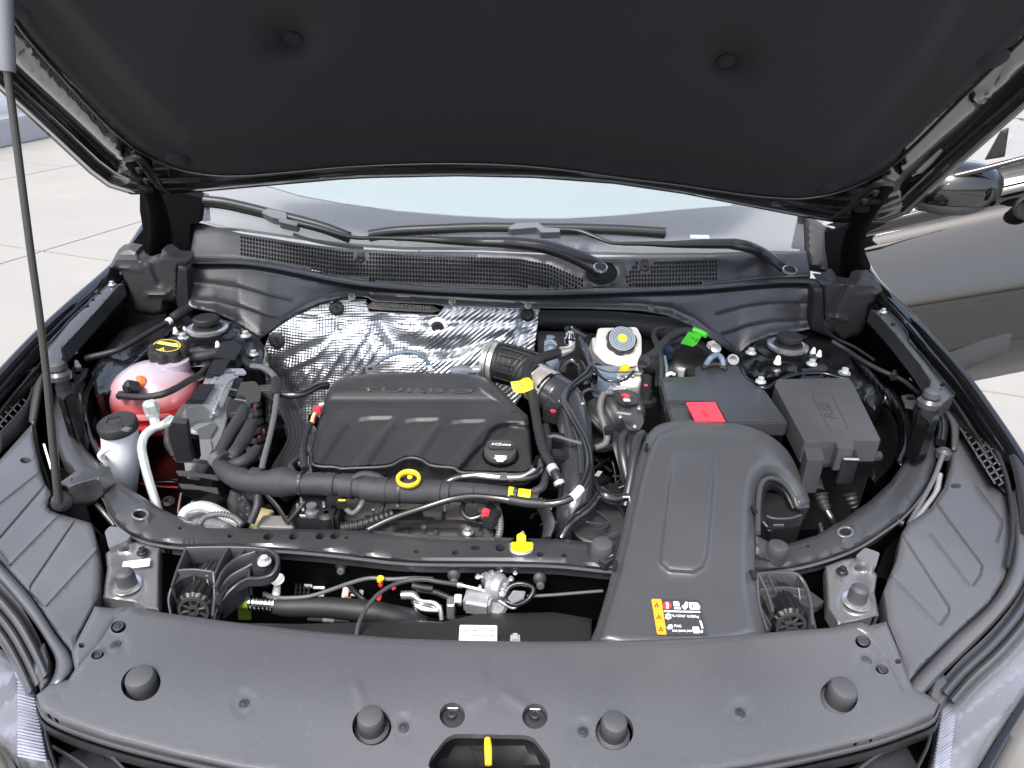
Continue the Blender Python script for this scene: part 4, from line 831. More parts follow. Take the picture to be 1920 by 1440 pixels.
# bumper skin outside the lamps
strip('bumper_skin', [[(1926, 1296, .90), (1870, 1384, .89), (1824, 1460, .88)], [(1938, 1300, .90), (1884, 1390, .89), (1840, 1466, .88)], [(1990, 1330, .80), (1940, 1410, .80), (1900, 1500, .80)], [(2040, 1380, .6), (2000, 1480, .6), (1960, 1560, .6)]], PAI, car, n=30, sub=4)
strip('bumper_skin', [[(-60, 1350, .90), (0, 1396, .89), (30, 1440, .88), (40, 1500, .88)], [(-80, 1360, .89), (-14, 1410, .88), (10, 1450, .87), (20, 1510, .87)], [(-140, 1440, .7), (-80, 1480, .7), (-50, 1520, .7), (-40, 1560, .7)]], PAI, car, n=30, sub=4)

# ---- open front door with its mirror, right
DY = None
def door_pt(x, y):                    # the door swings out: a vertical plane angled across the view
    return DPL.px(x, y)
q0 = W(1640, 520, 1.02); DPL = Plane(q0, q0+Vector((1, -.30, 0)), q0+Vector((0, 0, 1)))
def dp_(x, y, h): return DPL.px(x, y, h)
def drow(y0, y1, h, x0=1600, x1=2300): return [dp_(x0+(x1-x0)*t, y0+(y1-y0)*t, h) for t in (0, .25, .5, .75, 1)]
door = strip('front_door', [drow(368, 212, -.075), drow(378, 222, -.055), drow(402, 240, -.030), drow(430, 268, -.008), drow(446, 285, -.012), drow(470, 320, .004), drow(530, 395, .035), drow(600, 470, .062), drow(660, 530, .062), drow(700, 570, .050), drow(735, 600, .02), drow(760, 620, -.02)], PAI, car, n=60, sub=5, sharp=80)
plate('door_cladding', DPL, [(1640, 690), (1780, 660), (1904, 610), (1903, 620), (1887, 662), (1820, 690), (1700, 740)], mat('grey_cladding', (.045, .047, .052), .6, spec=.3, bump=.3, bscale=500), door, step=14, relief=lambda X, Y, D: .055+.004*ss(0, 5, D), skirt=.05, bev=.004)
plate('sill_panel', Plane(q0+Vector((0, .12, 0)), q0+Vector((1, -.18, 0)), q0+Vector((0, .12, 1))), [(1760, 690), (1888, 655), (1880, 672), (1860, 680), (1810, 700), (1770, 710)], mat('sill_tan', (.34, .31, .28), .3, coat=.5), car, step=14)
tube3('door_waist_trim', [DPL.px(x, y, .03) for x, y in ((1790, 330), (1840, 318), (1920, 297), (2100, 250))], .008, PAI, door, n=8)
plate('door_window', DPL, [(1880, 292), (1890, 270), (1925, 215), (2200, 150), (2200, 225), (1925, 280)], mat('door_glass', (.35, .40, .42), .03, alpha=.5, coat=1.), door, step=30, skirt=.004, bev=0)
plate('mirror_quarter_panel', DPL, [(1848, 300), (1878, 246), (1892, 240), (1884, 294)], PLD, door, step=8, skirt=.01, bev=.002, relief=lambda X, Y, D: .02+0*X)
hp = DPL.px(1926, 390, .05)
lathe('door_handle_cup', hp, DPL.n, [(.03, -.01), (.03, .004), (.026, .006), (.022, 0)], PLD, door)
tube3('door_handle', [DPL.px(1922, 375, .06), DPL.px(1950, 372, .075), DPL.px(1990, 360, .06)], .010, PAI, door, n=10)
# mirror
mc = WY(1790, 352, 1.95); k = MPP(mc)
def ell(c, r, m, name, parent, zc=None, top=None, ncut=None, shape=2.4):
    bm = bmesh.new(); bmesh.ops.create_uvsphere(bm, u_segments=36, v_segments=24, radius=1)
    for v in bm.verts:
        a = [math.copysign(abs(q)**(2/shape), q) for q in v.co]; v.co = Vector((a[0]*r[0], a[1]*r[1], a[2]*r[2]))
        v.co.z += v.co.x*.02
    if ncut is not None:
        bmesh.ops.bisect_plane(bm, geom=bm.verts[:]+bm.edges[:]+bm.faces[:], plane_co=(0, 0, ncut[0]), plane_no=(0, 0, ncut[1]), clear_outer=True)
        bmesh.ops.holes_fill(bm, edges=bm.edges[:])
    bm.transform(Matrix.Translation(c)); return link(name, bm_mesh(name, bm), m, parent)
mir = ell(mc, (78*k, .09, 50*k), PAI, 'side_mirror', car, ncut=(-22*k, -1))
ell(mc+Vector((-.005, 0, 0)), (76*k, .085, 49*k), mat('mirror_base_grey', (.12, .12, .13), .3), 'mirror_lower_shell', mir, ncut=(-24*k, 1))
tube3('mirror_stalk', [WY(1700, 392, 1.98), WY(1735, 385, 1.96), WY(1760, 378, 1.95)], [.03, .03, .035], PAI, car, n=10)
# body side in front of the door (wing outside face) is the fender strip above
# ================================================================== FIREWALL HEAT SHIELD
def foil():
    m = mat('embossed_foil', (.60, .62, .65), .34, metal=.9, rvar=.06, var=.05, vscale=8)
    t = m.node_tree; N = t.nodes; L = t.links; b = N['Principled BSDF']
    g = N.new('ShaderNodeNewGeometry'); sp = N.new('ShaderNodeSeparateXYZ')
    wn = N.new('ShaderNodeTexNoise'); wn.inputs['Scale'].default_value = 5; wn.inputs['Detail'].default_value = 2; L.new(g.outputs['Position'], wn.inputs['Vector'])
    wm = N.new('ShaderNodeVectorMath'); wm.operation = 'MULTIPLY_ADD'; wm.inputs[1].default_value = (.030, .030, .030); L.new(wn.outputs['Color'], wm.inputs[0]); L.new(g.outputs['Position'], wm.inputs[2])
    L.new(wm.outputs[0], sp.inputs[0])
    def lin(ax, az, k):
        a = N.new('ShaderNodeMath'); a.operation = 'MULTIPLY'; a.inputs[1].default_value = ax*k; L.new(sp.outputs['X'], a.inputs[0])
        c = N.new('ShaderNodeMath'); c.operation = 'MULTIPLY_ADD'; c.inputs[1].default_value = az*k; L.new(sp.outputs['Z'], c.inputs[0]); L.new(a.outputs[0], c.inputs[2])
        s = N.new('ShaderNodeMath'); s.operation = 'SINE'; L.new(c.outputs[0], s.inputs[0]); return s.outputs[0]
    K = 2*math.pi/.0092
    s1 = lin(.64, -.77, K); s2 = lin(.64, .77, K*.9)
    mx = N.new('ShaderNodeMath'); mx.operation = 'MULTIPLY'; L.new(s1, mx.inputs[0]); L.new(s2, mx.inputs[1])
    f = N.new('ShaderNodeMapRange'); f.inputs['From Min'].default_value = -.28; f.inputs['From Max'].default_value = -.12; L.new(sp.outputs['X'], f.inputs['Value'])
    mi = N.new('ShaderNodeMix'); L.new(f.outputs[0], mi.inputs['Factor']); L.new(mx.outputs[0], mi.inputs['A']); L.new(s1, mi.inputs['B'])
    n2 = N.new('ShaderNodeTexNoise'); n2.inputs['Scale'].default_value = 11; n2.inputs['Detail'].default_value = 5; L.new(g.outputs['Position'], n2.inputs['Vector'])
    ad = N.new('ShaderNodeMath'); ad.operation = 'MULTIPLY_ADD'; ad.inputs[1].default_value = 3.0; L.new(n2.outputs['Fac'], ad.inputs[0])
    n5 = N.new('ShaderNodeTexNoise'); n5.inputs['Scale'].default_value = 7; n5.inputs['Detail'].default_value = 2; L.new(g.outputs['Position'], n5.inputs['Vector'])
    r5 = N.new('ShaderNodeMapRange'); r5.inputs['From Min'].default_value = .36; r5.inputs['From Max'].default_value = .6; r5.inputs['To Min'].default_value = .4; r5.inputs['To Max'].default_value = 1.0; L.new(n5.outputs['Fac'], r5.inputs['Value'])
    m5 = N.new('ShaderNodeMath'); m5.operation = 'MULTIPLY'; L.new(mi.outputs['Result'], m5.inputs[0]); L.new(r5.outputs[0], m5.inputs[1]); L.new(m5.outputs[0], ad.inputs[2])
    bp = N.new('ShaderNodeBump'); bp.inputs['Strength'].default_value = 1.0; bp.inputs['Distance'].default_value = .00065; L.new(ad.outputs[0], bp.inputs['Height']); L.new(bp.outputs[0], b.inputs['Normal'])
    return m
FOI = foil()
HS = PV(1.62, R(16), 1.0)
hs_t = thing('heat_shield', 'crinkled silver foil heat shield on the bulkhead behind the engine cover', 'heat shield', HS.px(760, 650))
hso = [(496, 650), (505, 626), (522, 612), (560, 588), (600, 569), (640, 560), (685, 562), (692, 584), (820, 590), (834, 574), (850, 573), (1012, 580), (1008, 612), (1003, 650), (1000, 720), (940, 790), (700, 870), (590, 900), (560, 880), (540, 820), (498, 790)]
def hrel(X, Y, D):
    h = bumpc(X, Y, 575, 640, 55, .020)+bumpc(X, Y, 760, 690, 120, .030)-ridge(X, Y, [(505, 688), (560, 660), (620, 640), (640, 612)], 7, .008)+ridge(X, Y, [(520, 700), (590, 668), (636, 622)], 5, .008)
    h -= ridge(X, Y, [(715, 605), (742, 640), (800, 655), (860, 650)], 16, .016)+ridge(X, Y, [(560, 585), (700, 602), (1000, 604)], 7, .005)+ridge(X, Y, [(840, 660), (900, 640), (990, 625)], 10, .007)
    for a_, b_ in (((640, 700), (690, 620)), ((655, 705), (705, 632)), ((672, 705), (715, 640)), ((560, 760), (600, 690)), ((545, 740), (575, 700)), ((880, 700), (960, 620)), ((905, 712), (985, 640)), ((600, 720), (640, 660))): h += ridge(X, Y, [a_, b_], 4, .006)
    h += .003*np.sin(X*.05+1)*np.sin(Y*.07+X*.02)+.0014*np.sin(X*.17+Y*.12)*np.sin(Y*.21-X*.05)
    h -= ridge(X, Y, [(985, 590), (975, 640), (955, 690)], 8, .015)
    return h
plate('foil_panel', HS, hso, FOI, hs_t, step=4.5, relief=hrel, skirt=.01, bev=.002, sharp=60)
for (x, y, r, wsh) in ((631, 578, 14, 0), (519, 638, 15, 0), (820, 615, 13, 1), (989, 590, 13, 0)):
    p = HS.px(x, y, .010); k = MPP(p)
    if wsh: lathe('washer', p, HS.n, [(20*k, -.006), (20*k, .001), (15*k, .002)], STE, hs_t)
    lathe('retaining_clip', p, HS.n, [(r*k, -.004), (r*k*.97, .004), (r*k*.6, .007), (r*k*.25, .006), (r*k*.2, .010)], PLD, hs_t)
# identification strip stamped into the scuttle
vp = thing('identification_strip', 'narrow metal strip stamped with a long code below the cowl', 'plate', WY(757, 573, 1.60))
VP = PV(1.60, R(35), 1.0); plate('strip_plate', VP, [(688, 572), (697, 566), (812, 574), (826, 581), (812, 586), (700, 580), (689, 577)], mat('taupe_metal', (.16, .145, .125), .5, metal=.3), vp, step=8, skirt=.004, bev=.001)
ptext('stamped_code', 'KLFFLHERXTC249142', VP, 699, 570.5, 808, 577.5, 7, mat('stamped_grey', (.50, .50, .52), .4), vp, lift=.001)
# felt-covered bulkhead on the right
bk = thing('bulkhead_insulation', 'dark felt bulkhead pad behind the white brake fluid reservoir', 'insulation', WY(1150, 600, 1.64))
strip('felt_pad', [[WY(x, y, 1.66) for x, y in ((1010, 582), (1150, 584), (1300, 600))], [WY(x, y, 1.60) for x, y in ((1010, 596), (1150, 600), (1290, 622))], [WY(x, y, 1.60) for x, y in ((1010, 604), (1150, 612), (1280, 640))], [WY(x, y, 1.68) for x, y in ((1010, 618), (1150, 626), (1270, 655))]], mat('bulkhead_felt', (.022, .023, .028), .85, bump=.7, bscale=900), bk, n=40, sub=4, thick=.01)
strip('lower_pad', [[WY(x, y, 1.66) for x, y in ((1008, 620), (1150, 628), (1290, 650))], [WY(x, y, 1.63) for x, y in ((1008, 660), (1150, 700), (1290, 720))], [WY(x, y, 1.60) for x, y in ((1008, 760), (1150, 820), (1290, 800))]], PLD, bk, n=20, sub=2)

# ================================================================== ENGINE
eng = thing('engine', 'engine with brown castings and black manifold showing below the harness', 'engine', W(780, 960, .80))
box('engine_block', Vector((-.20, 1.17, .70)), (.36, .22, .30), TAN, eng, bevel=.01)
for i, (x, y, w_, h_, z) in enumerate(((672, 958, 60, 34, .90), (770, 968, 90, 30, .90), (866, 958, 60, 34, .905), (700, 975, 34, 20, .905), (812, 950, 40, 22, .91))):
    zprism('casting', rounded([(x-w_/2, y-h_/2), (x+w_/2, y-h_/2+3), (x+w_/2-2, y+h_/2), (x-w_/2, y+h_/2-2)], 5), z, .06, TAN if i % 2 == 0 else EDK, eng, bevel=.003)
MP = PT((640, 985, .90), (900, 990, .90), (780, 1010, .885))
plate('intake_manifold', MP, [(640, 985), (690, 978), (760, 976), (860, 974), (920, 984), (936, 1000), (936, 1024), (640, 1022)], PLD, eng, step=6, relief=lambda X, Y, D: .01*ss(0, 8, D)+ridge(X, Y, [(745, 988), (860, 990), (868, 1002)], 3, .004)+sum(ridge(X, Y, [(x, 976), (x, 1005)], 2, .004) for x in (742, 764, 796, 818, 900)), skirt=.05, bev=.004)
plate('manifold_flange', PT((780, 955, .905), (900, 960, .905), (800, 975, .89)), [(765, 968), (780, 960), (930, 965), (938, 978), (760, 982)], PLD, eng, step=8, skirt=.02, bev=.002)
bolt(eng, 877, 999, .91, 11, me=HBS)
for (x, y, z, r) in ((745, 948, .93, 4), (700, 955, .92, 4), (980, 1000, .93, 4), (1030, 954, .93, 5), (1040, 980, .92, 4), (1005, 942, .95, 4)): bolt(eng, x, y, z, r, me=HBS)
tube('corrugated_hose', [(640, 990, .92), (670, 985, .925), (700, 976, .93), (735, 965, .93)], 10, PLD, eng, rib=(.008, .22))
tube('corrugated_hose', [(930, 948, .94), (936, 965, .935), (938, 990, .93), (934, 1010, .925)], 6, CAB, eng, rib=(.005, .25))
tube('hose_loop', [(875, 935, .95), (866, 955, .945), (880, 972, .94), (905, 965, .945), (918, 945, .95)], 5, RUG, eng)
tube('lead', [(905, 940, .95), (925, 950, .945), (932, 970, .94)], 3.5, RUB, eng)
box('red_connector_lock', W(911, 964, .95), (.012, .018, .01), RED, eng, d=(.4, 1, 0))
box('connector', W(922, 972, .94), (.02, .02, .03), PLD, eng, d=(.4, 1, 0))
tube('vacuum_pipe', [(720, 860+70, .95), (718, 950, .94), (705, 975, .93), (690, 985, .93)], 4, PLD, eng)
# clutter of brackets, sensors and leads, left of centre
box('actuator', W(600, 965, .91), (.075, .05, .07), PLD, eng, bevel=.006)
lathe('sensor_barrel', W(585, 958, .935), (0, 0, 1), [(.011, -.05), (.011, 0), (.008, .004), (.008, .012)], CAB, eng)
lathe('sensor_barrel', W(612, 965, .93), (0, 0, 1), [(.014, -.05), (.014, 0), (.010, .003), (.004, .005)], PLD, eng)
box('valve_body', W(576, 968, .90), (.05, .035, .05), EDK, eng, bevel=.004)
box('white_barcode_tag', W(569, 969, .93), (.009, .001, .014), PAP, eng, d=(0, .6, -1), bevel=0)
for (x, y) in ((565, 938), (568, 952), (558, 950), (607, 946)): box('terminal', W(x, y, .94), (.016, .004, .004), STE, eng, d=(.9, .3, 0), bevel=.001)
tube('strut', [(500, 928, .95), (520, 950, .94), (538, 978, .92)], 7, PLD, eng, squash=(.5, 1))
tube('strut', [(538, 982, .93), (560, 955, .94), (572, 940, .95)], 4, PLD, eng)
box('pale_ledge', W(522, 985, .90), (.06, .02, .03), mat('dull_alloy', (.34, .33, .32), .45, metal=.6), eng, bevel=.003)
tube('lead', [(640, 938, .95), (650, 955, .94), (662, 962, .94), (675, 950, .95), (684, 930, .955)], 5, CAB, eng)
for (x, y) in ((632, 938), (640, 945), (622, 938)): box('sensor_plug', W(x, y, .95), (.014, .012, .016), PLD, eng, d=(1, .3, 0))
box('amber_wire', W(641, 938, .965), (.012, .003, .003), YEL, eng, d=(0, 1, 0), bevel=.001)
plate('pulley_guard', PT((440, 930, .92), (500, 940, .92), (450, 985, .88)), [(432, 918), (455, 925), (470, 938), (474, 960), (466, 985), (436, 985), (425, 940)], PLD, eng, step=6, relief=lambda X, Y, D: ridge(X, Y, [(448, 926), (452, 975)], 3, .004)+ridge(X, Y, [(462, 934), (464, 975)], 3, .004), skirt=.04, bev=.004)
tube('guard_hose', [(484, 930, .95), (482, 950, .94), (470, 980, .92)], 8, RUB, eng)
box('tan_bracket', W(490, 975, .88), (.035, .03, .03), BEI, eng, d=(.3, 1, 0))
# pale alternator housing and its corrugated lead
alt = thing('alternator', 'pale cast alternator housing peeping over the tie beam, lower left of the bay', 'alternator', W(385, 968, .88))
tube('housing_rim', [(340, 972, .90), (350, 958, .905), (375, 950, .91), (400, 955, .91), (425, 968, .90), (450, 984, .895)], [9, 10, 11, 11, 10, 8], mat('pale_cast_metal', (.66, .66, .64), .35, metal=.5), alt)
lathe('housing', W(385, 985, .875), (0, .2, 1), [(.055, -.03), (.055, .0), (.045, .01), (.02, .012)], ALU, alt)
tube('corrugated_lead', [(372, 985, .925), (385, 970, .93), (410, 964, .935), (438, 970, .93), (454, 984, .925)], 5.5, CAB, alt, rib=(.0045, .25))
# loose dark bits deep in the bay so that its depth reads
deep = thing('deep_bay_parts', 'tangle of dark brackets and pipes deep down in the engine bay', 'engine parts', W(900, 800, .70))
rr = random.Random(5)
for i in range(46):
    x, y = rr.choice([(rr.uniform(500, 600), rr.uniform(740, 980)), (rr.uniform(1000, 1210), rr.uniform(680, 1000)), (rr.uniform(1380, 1640), rr.uniform(760, 990)), (rr.uniform(1000, 1110), rr.uniform(760, 1010)), (rr.uniform(400, 560), rr.uniform(850, 990))])
    z = rr.uniform(.72, .84); m = rr.choice([PLD, EDK, VOI, PAS, RUB, EDK])
    if i % 2: box('bracket', W(x, y, z), (rr.uniform(.02, .06), rr.uniform(.02, .05), rr.uniform(.02, .06)), m, deep, d=(rr.uniform(-1, 1), 1, rr.uniform(-.3, .3)), bevel=.003)
    else:
        a = rr.uniform(-60, 60); tube('pipe', [(x, y, z), (x+a, y+rr.uniform(-25, 25), z+.02), (x+a+rr.uniform(-30, 30), y+rr.uniform(20, 60), z-.03)], rr.uniform(4, 9), m, deep, n=8)

# ---- engine cover
EC = PT((620, 715, .985), (960, 715, .985), (780, 885, .955))
ec = thing('engine_cover', 'matt black engine cover embossed TURBO with slanted ribs and an oil filler cap', 'engine cover', EC.px(790, 790))
eco = [(581, 862), (583, 845), (596, 795), (610, 748), (618, 728), (630, 714), (646, 706), (690, 701), (780, 699), (862, 700), (900, 704), (925, 716), (948, 738), (972, 764), (990, 780), (993, 800), (997, 850), (999, 874), (995, 883), (982, 888), (900, 886), (862, 884), (852, 877), (822, 874), (806, 871), (792, 862), (778, 858), (764, 858), (750, 863), (738, 870), (722, 874), (660, 877), (640, 879), (628, 875), (602, 874), (586, 870)]
EPk = [[(p[0]+k*87, p[1]+k*3) for p in (((602, 872), (640, 812), (655, 796), (672, 787), (692, 784), (738, 783), (655, 882), (640, 882)) if k < 3 else ((602, 872), (640, 812), (655, 796), (672, 787), (692, 784), (732, 784), (695, 790), (640, 850), (615, 882)))] for k in range(4)]
EOIL = [(850, 892), (906, 832), (922, 806), (934, 799), (950, 797), (1010, 800), (1010, 900)]
EBAND = [(575, 900), (600, 830), (634, 776), (655, 766), (690, 763), (850, 767), (1010, 775)]
ETOP = [(655, 703), (672, 710), (700, 712), (850, 713), (885, 717), (930, 745), (960, 775)]
def ecr(X, Y, D):
    h = .006*ss(0, 7, D)
    h += .0055*ss(700, 722, Y)*(1-ss(728, 744, Y))
    h -= .006*ss(740, 754, Y)
    h += ridge(X, Y, ETOP, 2.2, .0022)
    h += pad(X, Y, EBAND+[(1010, 900)], 4, .005)
    for P in EPk: h -= pad(X, Y, P, 6, .0062)
    h -= pad(X, Y, EOIL, 5, .013)
    h += .0030*np.exp(-((D-3)/2.5)**2)*ss(840, 860, Y)
    return h
cov = plate('cover_shell', EC, eco, PLS if False else mat('matt_cover_plastic', (.026, .026, .0285), .40, bump=.25, bscale=900, rvar=.05, dust=.05), ec, step=4.5, relief=ecr, lines=[ETOP, EBAND]+[P+[P[0]] for P in EPk]+[EOIL], lw=2.6, skirt=.028, bev=.004, bevpx=4, sharp=50)
tube3('cover_lip', [EC.px(x, y, .0035) for x, y in ((583, 850), (582, 862), (587, 871), (602, 875), (628, 876), (640, 879), (660, 878), (722, 875), (738, 871), (750, 864), (764, 859), (778, 859), (792, 863), (806, 872), (822, 875), (852, 878), (862, 885), (900, 887), (980, 889), (994, 884), (998, 874))], .0026, PLS, ec, n=10, sub=4)
TB = Plane(EC.px(700, 735, .0095), EC.px(850, 735, .0095), EC.px(780, 715, .0115))
ptext('embossed_lettering', 'TURBO', TB, 672, 732, 888, 735, 13, mat('matt_cover_plastic_letter', (.07, .07, .072), .35), ec, lift=.0012, depth=.003)
for (x, y, w_) in ((627, 888, 24), (716, 889, 20), (878, 892, 30)): box('cover_vent', EC.px(x, y+2, -.004), (w_*.0009, .004, .006), VOI, ec, d=(0, 1, 0))
oc = EC.px(938, 851, -.002); k = MPP(oc)
ocr = lathe('oil_filler_cap', oc, EC.n, [(34*k, -.004), (34*k, .0), (30*k, .001)], VOI, ec)
lathe('cap_disc', oc, EC.n, [(31*k, -.001), (31*k, .007), (29*k, .010), (26*k, .011)], PLS, ocr)
box('cap_grip', oc+EC.n*.016+Vector((0, .006, 0)), (50*k, 22*k, .012), PLS, ocr, d=EC.n, up=Vector((0, 1, 0)), bevel=.004)
OT = Plane(oc+EC.n*.0222, oc+EC.n*.0222+Vector((1, 0, 0)), oc+EC.n*.0222+(EC.px(938, 820)-EC.px(938, 851)))
ptext('cap_lettering', 'ACDelco', OT, 921, 833, 958, 834.5, 7, WPR, ocr, lift=.0004)
OS = Plane(oc+EC.n*.0115, oc+EC.n*.0115+Vector((1, 0, 0)), oc+EC.n*.0115+(EC.px(938, 820)-EC.px(938, 851)))
def poly_print(name, pl, pts, m, parent, lift=.0004, th=.0005):
    return prism(name, pl, pts, th, m, parent, bevel=0, top=lift)
poly_print('oil_can_symbol', OS, [(926, 859), (930, 856), (948, 857), (950, 860), (942, 866), (932, 865), (930, 861)], WPR, ocr)
poly_print('oil_can_symbol', OS, [(928, 853.5), (950, 854.5), (950, 856), (928, 855.2)], WPR, ocr)

# ---- dipstick
dp = thing('dipstick', 'yellow oval dipstick handle between the engine cover and the taped harness', 'dipstick', W(766, 896, .955))
c0 = W(766, 898, .992); k = MPP(c0); ringp = [c0+Vector((20*k*math.cos(a), 13*k*math.sin(a)*1.2, 9*k*math.sin(a)*.6)) for a in [2*math.pi*i/14 for i in range(15)]]
tube3('pull_ring', ringp, .0052, YEL, dp, n=10, squash=(.6, 1.15), sub=3)
tube3('stick', [c0+Vector((0, .012, -.004)), c0+Vector((0, .05, -.06))], .004, YEL, dp, n=8)

# ---- taped main harness with its ties, tags and branches
hn = thing('main_harness', 'thick black cloth-taped wiring harness running across in front of the engine cover', 'wiring harness', W(700, 915, .96))
tube('taped_trunk', [(405, 852, .965), (410, 868, .965), (424, 884, .965), (445, 896, .965), (475, 903, .965), (505, 905, .965), (530, 904, .965), (565, 907, .965), (600, 907, .965), (640, 909, .965), (675, 914, .965), (700, 918, .965), (750, 921, .965), (800, 922, .965), (860, 922, .965), (920, 926, .965), (970, 930, .962), (1008, 938, .958)],
     [11, 13, 17, 20, 21, 24, 28, 20, 22, 20, 21, 24, 22, 23, 19, 17, 15, 14], TAP, hn, n=24, sub=8, lump=.05, seed=3)
rr2 = random.Random(8)
for x in (447, 480, 620, 655, 693, 716, 815, 835, 880, 905): # overlapping tape turns
    y = np.interp(x, [400, 445, 530, 640, 700, 800, 920, 1000], [865, 896, 904, 909, 918, 922, 926, 936]); r = np.interp(x, [424, 475, 530, 565, 700, 800, 860, 920], [18, 21.5, 28, 20.5, 24.4, 23.2, 19.4, 17.2])*1.02
    tube('tape_turn', [(x-rr2.uniform(8, 14), y-1, .965), (x+rr2.uniform(8, 14), y+1, .965)], r, TAP, hn, n=24, sub=2, lump=.03, seed=int(x))
for x, y, r in ((566, 906, 22), (751, 920, 24), (965, 930, 17)):
    tube('cable_tie', [(x-2.5, y, .965), (x+2.5, y+.3, .965)], r*1.04, PLA, hn, n=24, sub=1)
    box('tie_head', W(x, y-2, .965)+Vector((0, -r*MPP(W(x, y, .965))*.6, r*MPP(W(x, y, .965))*.9)), (.006, .006, .008), CAB, hn, bevel=.001)
tube('taped_branch', [(655, 905, .975), (672, 892, .985), (690, 890, .985), (710, 896, .98), (726, 906, .975)], [6, 7, 8, 8, 6], TAP, hn, lump=.1)
tube('taped_branch', [(430, 862, .97), (440, 850, .975), (450, 835, .975), (462, 815, .975), (470, 796, .97)], [13, 13, 13, 13, 12], TAP, hn, lump=.08)
tube('taped_branch', [(408, 858, .97), (418, 838, .975), (432, 812, .98), (450, 785, .98), (457, 768, .975)], [10, 12, 12, 12, 11], TAP, hn, lump=.08)
tube('taped_branch', [(430, 872, .965), (450, 868, .97), (468, 858, .97), (482, 842, .965)], [9, 12, 12, 10], TAP, hn, lump=.08)
tube('strap_band', [(404, 860, .97), (412, 868, .97)], 15, CAB, hn, n=16, sub=1)
tube('strap_band', [(416, 855, .975), (424, 862, .975)], 13, PLA, hn, n=16, sub=1)
tube('taped_branch', [(1008, 938, .958), (1022, 960, .945), (1030, 985, .93), (1024, 1010, .92)], [14, 17, 19, 15], TAP, hn, squash=(.4, 1), lump=.04)
tube('taped_branch', [(995, 925, .965), (1015, 915, .97), (1022, 895, .97), (1020, 880, .965)], [8, 8, 7, 6], TAP, hn)
yt = tube('yellow_tape', [(971, 931, .963), (994, 934, .962)], 15.8, YTA, hn, n=20, sub=2)
tube('yellow_tape', [(952, 928, .964), (963, 929.5, .963)], 16.2, YTA, hn, n=20, sub=2)
tube('taped_branch', [(548, 905, .97), (552, 890, .975), (545, 872, .975), (560, 858, .97), (575, 850, .965)], [8, 6, 5, 5, 5], TAP, hn)
tube('taped_branch', [(572, 880, .97), (568, 850, .975), (574, 815, .975), (582, 795, .975)], [7, 7, 6, 6], RUB, hn, lump=.2)
box('red_plug', W(596, 768, .985), (.014, .014, .012), RED, hn, d=(.3, 1, 0))
for i in range(4): tube('coloured_wire', [(588+i*2, 774, .985), (584+i*2, 784, .98), (582+i*2, 794, .975)], 1.2, (YEL, WPR, OLG, RED)[i], hn, n=6)
tube('white_plug_rim', [(600, 760, .985), (606, 757, .985)], 3, WPR, hn, n=8)

# ---- long glossy coolant pipe / refrigerant pipes
rp = thing('refrigerant_pipe', 'long glossy black pipe sweeping right then up to the bulkhead, with a white label', 'pipe', W(1000, 930, .97))
tube('pipe_run', [(690, 993, .935), (735, 972, .945), (800, 950, .955), (845, 936, .965), (885, 930, .975), (925, 933, .98), (965, 939, .98), (1010, 944, .98), (1045, 943, .985), (1072, 933, .99), (1092, 912, .995), (1103, 885, 1.0), (1104, 855, 1.0), (1096, 825, 1.0), (1080, 795, 1.0), (1066, 770, 1.0), (1056, 750, 1.0), (1062, 733, 1.0), (1080, 718, 1.0), (1100, 703, 1.005), (1108, 690, 1.01), (1104, 672, 1.01), (1094, 650, 1.015), (1084, 630, 1.02), (1074, 618, 1.02)],
     [6.5]*6+[7.5]*6+[7.2]*13, RUG, rp, n=14, sub=8)
tube('insulated_sleeve', [(955, 937, .98), (985, 942, .98), (1015, 944.5, .98), (1024, 945, .98)], 9.5, RUB, rp, n=14)
o = tube('pipe_label', [(1071, 934, .99), (1080, 927, .992), (1089, 916, .995)], 8.2, PAP, rp, n=16)
for t in ((1074, 934), (1082, 927)): pass
plate('pipe_end_block', PT((1060, 622, 1.03), (1095, 625, 1.03), (1070, 640, 1.01)), [(1062, 617), (1072, 612), (1100, 628), (1098, 640), (1090, 641), (1064, 626)], PAS, rp, step=5, skirt=.02, bev=.002)
cp = thing('crossover_pipe', 'short glossy pipe bent over the front lip of the engine cover', 'pipe', W(920, 890, .975))
tube('pipe_run', [(826, 912, .965), (840, 903, .975), (860, 895, .98), (890, 893, .98), (930, 897, .98), (970, 898, .98), (1000, 893, .98), (1012, 880, .98), (1014, 866, .975)], 7, RUG, cp, n=14)
tube('pipe_run', [(866, 893, .985), (900, 890, .985), (940, 894, .985), (980, 893, .985), (1002, 880, .985)], 3, ALT, cp, n=8)
box('retaining_tab', W(944, 893, .985), (.012, .03, .004), CAB, cp, d=(0, .3, 1), up=Vector((0, 1, 0)), bevel=.001)

# ---- rubber hose down the right side of the cover with its yellow tag
hh = thing('heater_hose', 'ribbed black rubber hose looping past the yellow tag to a bright metal fitting', 'hose', W(1000, 780, .98))
tube('hose_run', [(1052, 912, .965), (1044, 893, .975), (1032, 870, .98), (1018, 842, .985), (1010, 810, .985), (1004, 775, .99), (999, 745, .995), (990, 722, 1.0), (987, 702, 1.0), (994, 684, 1.005), (1012, 673, 1.01), (1035, 665, 1.01), (1048, 661, 1.01)], [9]*6+[10]*7, RUB, hh, n=16, sub=8)
tube('hose_clip', [(1034, 876, .98), (1039, 885, .978)], 10.5, ZNW, hh, n=16, sub=1)
tube('hose_clip', [(1047, 902, .972), (1050, 909, .968)], 10.5, ZNW, hh, n=16, sub=1)
tube('metal_fitting', [(1044, 662, 1.01), (1056, 659, 1.01), (1068, 655, 1.012), (1072, 646, 1.015), (1070, 632, 1.02), (1067, 622, 1.03)], [10, 10, 7, 7.5, 8.5, 7], NIC, hh, n=14)
